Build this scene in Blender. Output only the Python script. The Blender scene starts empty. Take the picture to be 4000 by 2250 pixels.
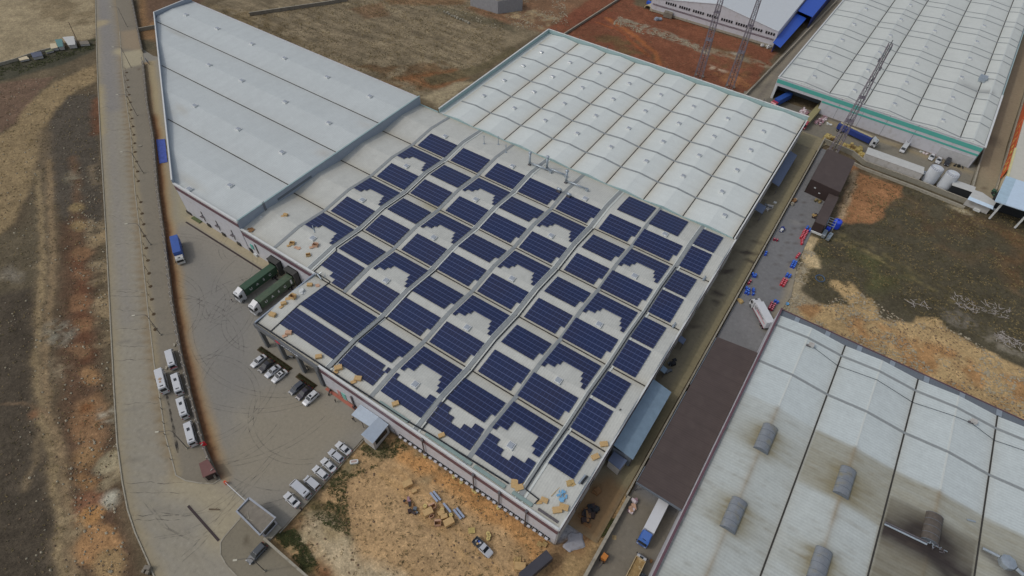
import bpy, bmesh, math, random
import numpy as np
from mathutils import Vector, Matrix
random.seed(7); rng = np.random.RandomState(11)
# ------------------------------------------------------------------ scene
scn = bpy.context.scene
COL = scn.collection
K = 1.33                      # the plan is drawn in units of 1.33 m; every mesh and location is scaled by K
PI = math.pi
# survey camera (solved from the roof grid): used to aim the camera and to lay out the plan
F = 2285.44; YAW, TILT, ROLL = .5666, .70440, .0374
CAM = np.array([94.2915, -47.2365, 103.2])
def _rot(y, p, r):
    cy, sy, cp, sp, cr, sr = math.cos(y), math.sin(y), math.cos(p), math.sin(p), math.cos(r), math.sin(r)
    return np.array([[cy,-sy,0],[sy,cy,0],[0,0,1]]) @ np.array([[1,0,0],[0,cp,-sp],[0,sp,cp]]) @ np.array([[cr,-sr,0],[sr,cr,0],[0,0,1]])
RM = _rot(YAW, TILT, ROLL)
def G(px, py, z=0.0):         # plan position of a surveyed point at height z
    d = RM @ np.array([(px-2000)/F, -(py-1125)/F, -1.]); t = (z-CAM[2])/d[2]
    w = CAM + t*d; return (float(w[0]), float(w[1]))
def GW(pts, z=0.0):           # the same from the 2576-wide survey sheet
    s = 4000/2576.; return [G(x*s, y*s, z) for x, y in pts]
def lin(c):
    c /= 255.; return c/12.92 if c <= .04045 else ((c+.055)/1.055)**2.4
EXPK = .60
def A(r, g, b): return tuple(min(.86, lin(v)/EXPK) for v in (r, g, b))

# ------------------------------------------------------------------ materials
MATS = {}
def _new(name):
    m = bpy.data.materials.new(name); m.use_nodes = True
    nt = m.node_tree; return m, nt, nt.nodes['Principled BSDF']
def mat(name, rgb, rough=.6, metal=0., noise=.10, scale=.8, bump=0., spec=.4, corr=None, corr_amp=.06, stain=None, coat=0.):
    if name in MATS: return MATS[name]
    m, nt, b = _new(name); N = nt.nodes.new; Lk = nt.links.new
    b.inputs['Roughness'].default_value = rough; b.inputs['Metallic'].default_value = metal
    b.inputs['Specular IOR Level'].default_value = spec
    if coat: b.inputs['Coat Weight'].default_value = coat; b.inputs['Coat Roughness'].default_value = .08
    tc = N('ShaderNodeTexCoord'); src = None
    n1 = N('ShaderNodeTexNoise'); n1.inputs['Scale'].default_value = scale; n1.inputs['Detail'].default_value = 6
    n1.inputs['Roughness'].default_value = .65
    Lk(tc.outputs['Object'], n1.inputs['Vector'])
    mr = N('ShaderNodeMapRange'); mr.inputs['From Min'].default_value = .3; mr.inputs['From Max'].default_value = .7
    mr.inputs['To Min'].default_value = 1-noise; mr.inputs['To Max'].default_value = 1+noise
    Lk(n1.outputs['Fac'], mr.inputs['Value'])
    mul = N('ShaderNodeVectorMath'); mul.operation = 'SCALE'; mul.inputs[0].default_value = rgb
    fac = mr.outputs['Result']
    if corr:
        w = N('ShaderNodeTexWave'); w.wave_type = 'BANDS'; w.bands_direction = corr[0]; w.inputs['Scale'].default_value = corr[1]
        w.inputs['Distortion'].default_value = 0
        Lk(tc.outputs['Object'], w.inputs['Vector'])
        m2 = N('ShaderNodeMapRange'); m2.inputs['To Min'].default_value = 1-corr_amp; m2.inputs['To Max'].default_value = 1+corr_amp
        Lk(w.outputs['Fac'], m2.inputs['Value'])
        mm = N('ShaderNodeMath'); mm.operation = 'MULTIPLY'; Lk(fac, mm.inputs[0]); Lk(m2.outputs['Result'], mm.inputs[1]); fac = mm.outputs[0]
    Lk(fac, mul.inputs['Scale']); colout = mul.outputs['Vector']
    if stain:
        n2 = N('ShaderNodeTexNoise'); n2.inputs['Scale'].default_value = stain[1]; n2.inputs['Detail'].default_value = 8
        Lk(tc.outputs['Object'], n2.inputs['Vector'])
        m3 = N('ShaderNodeMapRange'); m3.inputs['From Min'].default_value = .52; m3.inputs['From Max'].default_value = .72
        m3.inputs['To Max'].default_value = stain[2]
        Lk(n2.outputs['Fac'], m3.inputs['Value'])
        mx = N('ShaderNodeMix'); mx.data_type = 'RGBA'; Lk(m3.outputs['Result'], mx.inputs['Factor']); Lk(colout, mx.inputs[6])
        mx.inputs[7].default_value = (*stain[0], 1); colout = mx.outputs[2]
    Lk(colout, b.inputs['Base Color'])
    if bump:
        bp = N('ShaderNodeBump'); bp.inputs['Strength'].default_value = bump; bp.inputs['Distance'].default_value = .05
        Lk(n1.outputs['Fac'], bp.inputs['Height']); Lk(bp.outputs['Normal'], b.inputs['Normal'])
    MATS[name] = m; return m
def pmat(name, amp=.25, scale=1.6, rough=.95, bump=.5, corr=None, corr_amp=.05, fine=9., spec=.2, bdist=.08, speck=None):
    """painted surface: soil / paving / sheet colour from the mesh's own colour attribute, broken up by noise"""
    if name in MATS: return MATS[name]
    m, nt, b = _new(name); N = nt.nodes.new; Lk = nt.links.new
    b.inputs['Roughness'].default_value = rough; b.inputs['Specular IOR Level'].default_value = spec
    at = N('ShaderNodeAttribute'); at.attribute_name = 'Col'
    tc = N('ShaderNodeTexCoord')
    n1 = N('ShaderNodeTexNoise'); n1.inputs['Scale'].default_value = scale; n1.inputs['Detail'].default_value = 9; n1.inputs['Roughness'].default_value = .7
    n2 = N('ShaderNodeTexNoise'); n2.inputs['Scale'].default_value = fine; n2.inputs['Detail'].default_value = 3
    Lk(tc.outputs['Object'], n1.inputs['Vector']); Lk(tc.outputs['Object'], n2.inputs['Vector'])
    mr = N('ShaderNodeMapRange'); mr.inputs['From Min'].default_value = .3; mr.inputs['From Max'].default_value = .7
    mr.inputs['To Min'].default_value = 1-amp; mr.inputs['To Max'].default_value = 1+amp; Lk(n1.outputs['Fac'], mr.inputs['Value'])
    m2 = N('ShaderNodeMapRange'); m2.inputs['From Min'].default_value = .3; m2.inputs['From Max'].default_value = .7
    m2.inputs['To Min'].default_value = 1-amp*.7; m2.inputs['To Max'].default_value = 1+amp*.7; Lk(n2.outputs['Fac'], m2.inputs['Value'])
    mm = N('ShaderNodeMath'); mm.operation = 'MULTIPLY'; Lk(mr.outputs[0], mm.inputs[0]); Lk(m2.outputs[0], mm.inputs[1]); fac = mm.outputs[0]
    if corr:
        w = N('ShaderNodeTexWave'); w.bands_direction = corr[0]; w.inputs['Scale'].default_value = corr[1]
        Lk(tc.outputs['Object'], w.inputs['Vector'])
        m3 = N('ShaderNodeMapRange'); m3.inputs['To Min'].default_value = 1-corr_amp; m3.inputs['To Max'].default_value = 1+corr_amp
        Lk(w.outputs['Fac'], m3.inputs['Value'])
        mm2 = N('ShaderNodeMath'); mm2.operation = 'MULTIPLY'; Lk(fac, mm2.inputs[0]); Lk(m3.outputs[0], mm2.inputs[1]); fac = mm2.outputs[0]
        # sheets seen as slightly different batches
        n4 = N('ShaderNodeTexNoise'); n4.inputs['Scale'].default_value = .5; n4.inputs['Detail'].default_value = 2
        sp = N('ShaderNodeVectorMath'); sp.operation = 'MULTIPLY'
        sp.inputs[1].default_value = (1, .04, .04) if corr[0] == 'X' else (.04, 1, .04)
        Lk(tc.outputs['Object'], sp.inputs[0]); Lk(sp.outputs[0], n4.inputs['Vector'])
        m4 = N('ShaderNodeMapRange'); m4.inputs['From Min'].default_value = .3; m4.inputs['From Max'].default_value = .7; m4.inputs['To Min'].default_value = .975; m4.inputs['To Max'].default_value = 1.02
        Lk(n4.outputs['Fac'], m4.inputs['Value'])
        mm3 = N('ShaderNodeMath'); mm3.operation = 'MULTIPLY'; Lk(fac, mm3.inputs[0]); Lk(m4.outputs[0], mm3.inputs[1]); fac = mm3.outputs[0]
    if speck:
        n5 = N('ShaderNodeTexNoise'); n5.inputs['Scale'].default_value = speck[0]; n5.inputs['Detail'].default_value = 2; Lk(tc.outputs['Object'], n5.inputs['Vector'])
        cr = N('ShaderNodeValToRGB'); e = cr.color_ramp.elements; e[0].position = .30; e[0].color = (speck[1],)*3+(1,); e[1].position = .42; e[1].color = (1,1,1,1)
        e2 = e.new(.60); e2.color = (1,1,1,1); e3 = e.new(.70); e3.color = (speck[2],)*3+(1,)
        Lk(n5.outputs['Fac'], cr.inputs['Fac']); mm5 = N('ShaderNodeMath'); mm5.operation = 'MULTIPLY'; Lk(fac, mm5.inputs[0]); Lk(cr.outputs['Color'], mm5.inputs[1]); fac = mm5.outputs[0]
    mul = N('ShaderNodeVectorMath'); mul.operation = 'SCALE'; Lk(at.outputs['Color'], mul.inputs[0]); Lk(fac, mul.inputs['Scale'])
    Lk(mul.outputs['Vector'], b.inputs['Base Color'])
    if bump:
        bp = N('ShaderNodeBump'); bp.inputs['Strength'].default_value = bump; bp.inputs['Distance'].default_value = bdist
        Lk(n1.outputs['Fac'], bp.inputs['Height']); Lk(bp.outputs['Normal'], b.inputs['Normal'])
    MATS[name] = m; return m

# ------------------------------------------------------------------ mesh building
class MB:
    def __init__(s): s.v = []; s.f = []; s.m = []; s.mats = []
    def mi(s, m):
        if m is None: return 0
        if m not in s.mats: s.mats.append(m)
        return s.mats.index(m)
    def add(s, vs, fs, m=None):
        o = len(s.v); s.v += [tuple(map(float, p)) for p in vs]; i = s.mi(m)
        for f in fs: s.f.append(tuple(o+k for k in f)); s.m.append(i)
        return s
    def box(s, x0, x1, y0, y1, z0, z1, m=None):
        return s.add([(x0,y0,z0),(x1,y0,z0),(x1,y1,z0),(x0,y1,z0),(x0,y0,z1),(x1,y0,z1),(x1,y1,z1),(x0,y1,z1)],
                     [(3,2,1,0),(4,5,6,7),(0,1,5,4),(1,2,6,5),(2,3,7,6),(3,0,4,7)], m)
    def obox(s, c, size, rz=0., m=None, z0=None, rx=0.):
        hx, hy, hz = size[0]/2, size[1]/2, size[2]/2; R = Matrix.Rotation(rz, 3, 'Z') @ Matrix.Rotation(rx, 3, 'X')
        P = [R @ Vector((a*hx, b*hy, d*hz)) + Vector(c) for d in (-1, 1) for a, b in ((-1,-1),(1,-1),(1,1),(-1,1))]
        return s.add(P, [(3,2,1,0),(4,5,6,7),(0,1,5,4),(1,2,6,5),(2,3,7,6),(3,0,4,7)], m)
    def prism(s, poly, z0, z1, m=None):
        n = len(poly)
        a = sum(poly[i][0]*poly[(i+1)%n][1]-poly[(i+1)%n][0]*poly[i][1] for i in range(n))
        if a < 0: poly = poly[::-1]
        zt = z1 if isinstance(z1, (list, tuple)) else [z1]*n
        vs = [(p[0], p[1], z0) for p in poly]+[(p[0], p[1], zt[i]) for i, p in enumerate(poly)]
        return s.add(vs, [tuple(range(n-1, -1, -1)), tuple(range(n, 2*n))]+[(i, (i+1)%n, n+(i+1)%n, n+i) for i in range(n)], m)
    def tube(s, p0, p1, r0, r1=None, n=8, m=None, caps=True):
        r1 = r0 if r1 is None else r1; p0, p1 = Vector(p0), Vector(p1); d = (p1-p0).normalized()
        u = d.orthogonal().normalized(); w = d.cross(u)
        vs = [p0+(u*math.cos(2*PI*i/n)+w*math.sin(2*PI*i/n))*r0 for i in range(n)]+[p1+(u*math.cos(2*PI*i/n)+w*math.sin(2*PI*i/n))*r1 for i in range(n)]
        fs = [(i, (i+1)%n, n+(i+1)%n, n+i) for i in range(n)]
        if caps: fs += [tuple(range(n-1, -1, -1)), tuple(range(n, 2*n))]
        return s.add(vs, fs, m)
    def path(s, pts, r, n=6, m=None):
        for a, b in zip(pts[:-1], pts[1:]): s.tube(a, b, r, None, n, m)
        return s
    def lathe(s, prof, c=(0,0,0), n=16, m=None):
        vs = []; fs = []; k = len(prof)
        for i in range(n):
            a = 2*PI*i/n
            for r, z in prof: vs.append((c[0]+r*math.cos(a), c[1]+r*math.sin(a), c[2]+z))
        for i in range(n):
            j = (i+1) % n
            for q in range(k-1): fs.append((i*k+q, j*k+q, j*k+q+1, i*k+q+1))
        return s.add(vs, fs, m)
    def loft(s, rings, m=None, caps=True, close=True):
        n = len(rings[0]); vs = [p for r in rings for p in r]; fs = []
        for a in range(len(rings)-1):
            for i in range(n if close else n-1): fs.append((a*n+i, a*n+(i+1) % n, (a+1)*n+(i+1) % n, (a+1)*n+i))
        if caps: fs += [tuple(range(n-1, -1, -1)), tuple(range((len(rings)-1)*n, len(rings)*n))]
        return s.add(vs, fs, m)
    def quad(s, a, b, c, d, m=None): return s.add([a, b, c, d], [(0,1,2,3)], m)
    def build(s, name, m=None, parent=None, world=False, smooth=False, bevel=0., cols=None, fixn=True):
        me = bpy.data.meshes.new(name); off = np.array([0., 0., 0.])
        if world and parent is not None: off = np.array(parent.location)/K
        V = (np.array(s.v, dtype=float).reshape(-1, 3)-off)*K
        me.from_pydata(V.tolist(), [], s.f)
        ms = [x for x in s.mats if x] or []
        if m is not None and not ms: me.materials.append(m)
        else:
            for x in (s.mats or [m]): me.materials.append(x)
            me.polygons.foreach_set('material_index', s.m)
        if cols is not None:
            at = me.color_attributes.new('Col', 'FLOAT_COLOR', 'POINT')
            at.data.foreach_set('color', np.hstack([cols, np.ones((len(cols), 1))]).astype(np.float32).ravel())
        if fixn and len(s.f) < 60000:
            bm = bmesh.new(); bm.from_mesh(me); bmesh.ops.recalc_face_normals(bm, faces=bm.faces)
            if bevel: bmesh.ops.bevel(bm, geom=[e for e in bm.edges], offset=bevel*K, segments=2, affect='EDGES', profile=.6)
            bm.to_mesh(me); bm.free()
        if smooth: me.shade_smooth()
        me.update()
        o = bpy.data.objects.new(name, me); COL.objects.link(o)
        if parent is not None: o.parent = parent
        return o
def tag(o, label=None, cat=None, group=None, kind=None):
    if label: o['label'] = label
    if cat: o['category'] = cat
    if group: o['group'] = group
    if kind: o['kind'] = kind
    return o
def thing(name, label, cat, loc=(0,0,0), rz=0., group=None):
    o = bpy.data.objects.new(name, None); COL.objects.link(o); o.empty_display_size = .3
    o.location = tuple(K*v for v in loc); o.rotation_euler = (0, 0, rz)
    return tag(o, label, cat, group)
def single(name, mb, m, label, cat, loc=(0,0,0), rz=0., group=None, **kw):
    o = mb.build(name, m, **kw); o.location = tuple(K*v for v in loc); o.rotation_euler = (0, 0, rz)
    return tag(o, label, cat, group)
def dup(root, loc, rz=None, label=None, group=None, scale=None):
    def rec(o, par):
        c = o.copy(); COL.objects.link(c)
        if par is not None: c.parent = par
        for ch in list(o.children): rec(ch, c)
        return c
    r = rec(root, None); r.location = tuple(K*v for v in loc)
    if rz is not None: r.rotation_euler = (0, 0, rz)
    if scale: r.scale = (scale,)*3
    if label: r['label'] = label
    if group: r['group'] = group
    return r
def partcopy(o, parent, loc, rz=0.):
    c = o.copy(); COL.objects.link(c); c.parent = parent
    off = np.array(parent.location)/K
    c.location = tuple(K*(loc[i]-off[i]) for i in range(3)); c.rotation_euler = (0, 0, rz)
    for ch in list(o.children):
        d = ch.copy(); COL.objects.link(d); d.parent = c
    return c
def text_mesh(name, s, size, m, parent, loc, rot, extrude=.01, shear=0.):
    cu = bpy.data.curves.new(name, 'FONT'); cu.body = s; cu.size = size*K; cu.extrude = extrude*K; cu.align_x = 'CENTER'; cu.align_y = 'CENTER'
    cu.offset = .012*size*K
    t = bpy.data.objects.new(name, cu); COL.objects.link(t)
    dg = bpy.context.evaluated_depsgraph_get(); me = bpy.data.meshes.new_from_object(t.evaluated_get(dg))
    bpy.data.objects.remove(t); me.materials.clear(); me.materials.append(m)
    o = bpy.data.objects.new(name, me); COL.objects.link(o); o.parent = parent
    o.location = tuple(K*v for v in loc); o.rotation_euler = rot; return o
ORD = ['first', 'second', 'third', 'fourth', 'fifth', 'sixth', 'seventh', 'eighth', 'ninth', 'tenth', 'eleventh', 'twelfth', 'thirteenth',
       'fourteenth', 'fifteenth', 'sixteenth', 'seventeenth', 'eighteenth', 'nineteenth', 'twentieth', 'twenty-first', 'twenty-second',
       'twenty-third', 'twenty-fourth', 'twenty-fifth', 'twenty-sixth']

# ------------------------------------------------------------------ painting engine (colour of soil, dirt and wear on a mesh's own vertices)
def vnoise(x, y, s, seed):
    x = x/s+seed*17.3; y = y/s+seed*7.7
    xi, yi = np.floor(x).astype(int), np.floor(y).astype(int); fx, fy = x-xi, y-yi
    fx = fx*fx*(3-2*fx); fy = fy*fy*(3-2*fy)
    def h(a, b):
        v = np.sin(a*127.1+b*311.7+seed*74.7)*43758.5453; return v-np.floor(v)
    return (h(xi, yi)*(1-fx)+h(xi+1, yi)*fx)*(1-fy)+(h(xi, yi+1)*(1-fx)+h(xi+1, yi+1)*fx)*fy
def fbm(x, y, s, seed, o=4):
    r = 0; a = .5; t = 0
    for k in range(o): r = r+a*vnoise(x, y, s/2**k, seed+k); t += a; a *= .55
    return r/t
def segd(X, Y, a, b):
    dx, dy = b[0]-a[0], b[1]-a[1]; L = dx*dx+dy*dy+1e-9
    t = np.clip(((X-a[0])*dx+(Y-a[1])*dy)/L, 0, 1); return np.hypot(X-a[0]-t*dx, Y-a[1]-t*dy)
def sdpoly(X, Y, P):
    d = np.full(X.shape, 1e9); ins = np.zeros(X.shape, bool); n = len(P)
    for i in range(n):
        a, b = P[i], P[(i+1) % n]; d = np.minimum(d, segd(X, Y, a, b))
        c = ((a[1] > Y) != (b[1] > Y)); xx = (b[0]-a[0])*(Y-a[1])/((b[1]-a[1])+1e-12)+a[0]; ins ^= c & (X < xx)
    return np.where(ins, -d, d)
def paint(X, Y, base, layers, warp=1.0, wscale=5., seed=3):
    C = np.tile(np.array(base, float), (len(X), 1))
    WX = X+warp*(fbm(X, Y, wscale, seed)-.5)*4; WY = Y+warp*(fbm(X, Y, wscale, seed+9)-.5)*4
    for L in layers:
        kind, geo, col, fe, al = L[:5]; br = L[5] if len(L) > 5 else 0
        if kind == 'ell': cx, cy, rx, ry, an = geo; P = [(cx-max(rx, ry), cy-max(rx, ry)), (cx+max(rx, ry), cy+max(rx, ry))]; mg = 0
        elif kind == 'poly': P = geo; mg = 0
        else: P = geo[1]; mg = geo[0]
        mg += fe+4*warp+1
        px = [p[0] for p in P]; py = [p[1] for p in P]
        I = np.nonzero((X > min(px)-mg) & (X < max(px)+mg) & (Y > min(py)-mg) & (Y < max(py)+mg))[0]
        if not len(I): continue
        x, y = (X[I], Y[I]) if kind == 'sharpline' else (WX[I], WY[I])
        if kind == 'poly': d = sdpoly(x, y, geo)
        elif kind in ('line', 'sharpline'):
            d = np.full(x.shape, 1e9)
            for a, b in zip(geo[1][:-1], geo[1][1:]): d = np.minimum(d, segd(x, y, a, b))
            d = d-geo[0]
        else:
            c, s_ = math.cos(an), math.sin(an)
            u = ((x-cx)*c+(y-cy)*s_)/rx; v = (-(x-cx)*s_+(y-cy)*c)/ry; d = (np.hypot(u, v)-1)*min(rx, ry)
        w_ = np.clip(.5-d/max(fe, 1e-3), 0, 1)*al
        if br: w_ = w_*np.clip((fbm(X[I], Y[I], br, seed+21)-.38)*5, 0, 1)
        C[I] = C[I]*(1-w_[:, None])+np.array(col)*w_[:, None]
    return C
def sheet(name, poly, z, base, layers=(), step=1.0, material=None, warp=.3, vary=.08, vs=9., kind='structure', seed=5, parent=None, thick=0.):
    """polygon on the ground cut into a grid so that its vertices can carry colour"""
    bm = bmesh.new(); vs_ = [bm.verts.new((p[0], p[1], 0)) for p in poly]; bm.faces.new(vs_)
    xs = [p[0] for p in poly]; ys = [p[1] for p in poly]
    for ax, lo, hi in ((0, min(xs), max(xs)), (1, min(ys), max(ys))):
        t = math.floor(lo/step)*step+step
        while t < hi:
            co = [0, 0, 0]; no = [0, 0, 0]; co[ax] = t; no[ax] = 1
            bmesh.ops.bisect_plane(bm, geom=bm.verts[:]+bm.edges[:]+bm.faces[:], plane_co=co, plane_no=no, dist=1e-5); t += step
    me = bpy.data.meshes.new(name); bmesh.ops.recalc_face_normals(bm, faces=bm.faces)
    if sum(f.normal.z for f in bm.faces) < 0: bmesh.ops.reverse_faces(bm, faces=bm.faces)
    if thick:
        ret = bmesh.ops.extrude_face_region(bm, geom=[e for e in bm.edges if e.is_boundary])
    bm.verts.ensure_lookup_table()
    bm.to_mesh(me); bm.free()
    n = len(me.vertices); co = np.zeros(n*3); me.vertices.foreach_get('co', co); co = co.reshape(-1, 3)
    X, Y = co[:, 0], co[:, 1]; C = paint(X, Y, base, layers, warp, 4., seed)
    C = C*(1+vary*2*(fbm(X, Y, vs, seed+2)-.5)[:, None])
    co[:, 2] = z; me.vertices.foreach_set('co', (co*K).ravel())
    at = me.color_attributes.new('Col', 'FLOAT_COLOR', 'POINT'); at.data.foreach_set('color', np.hstack([np.clip(C, 0, .85), np.ones((n, 1))]).astype(np.float32).ravel())
    me.materials.append(material); me.update()
    o = bpy.data.objects.new(name, me); COL.objects.link(o)
    if kind: o['kind'] = kind
    return o
def edge_strip(name, pts, w, z0, z1, m, closed=False):
    """kerb or low wall following a line"""
    mb = MB(); n = len(pts); L = []; Rr = []
    for i, p in enumerate(pts):
        a = pts[max(0, i-1)]; b = pts[min(n-1, i+1)]; d = Vector((b[0]-a[0], b[1]-a[1])); d.normalize(); nx, ny = -d.y*w/2, d.x*w/2
        L.append((p[0]+nx, p[1]+ny)); Rr.append((p[0]-nx, p[1]-ny))
    rings = [[(Rr[i][0], Rr[i][1], z0), (L[i][0], L[i][1], z0), (L[i][0], L[i][1], z1), (Rr[i][0], Rr[i][1], z1)] for i in range(n)]
    mb.loft(rings); return mb
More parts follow.
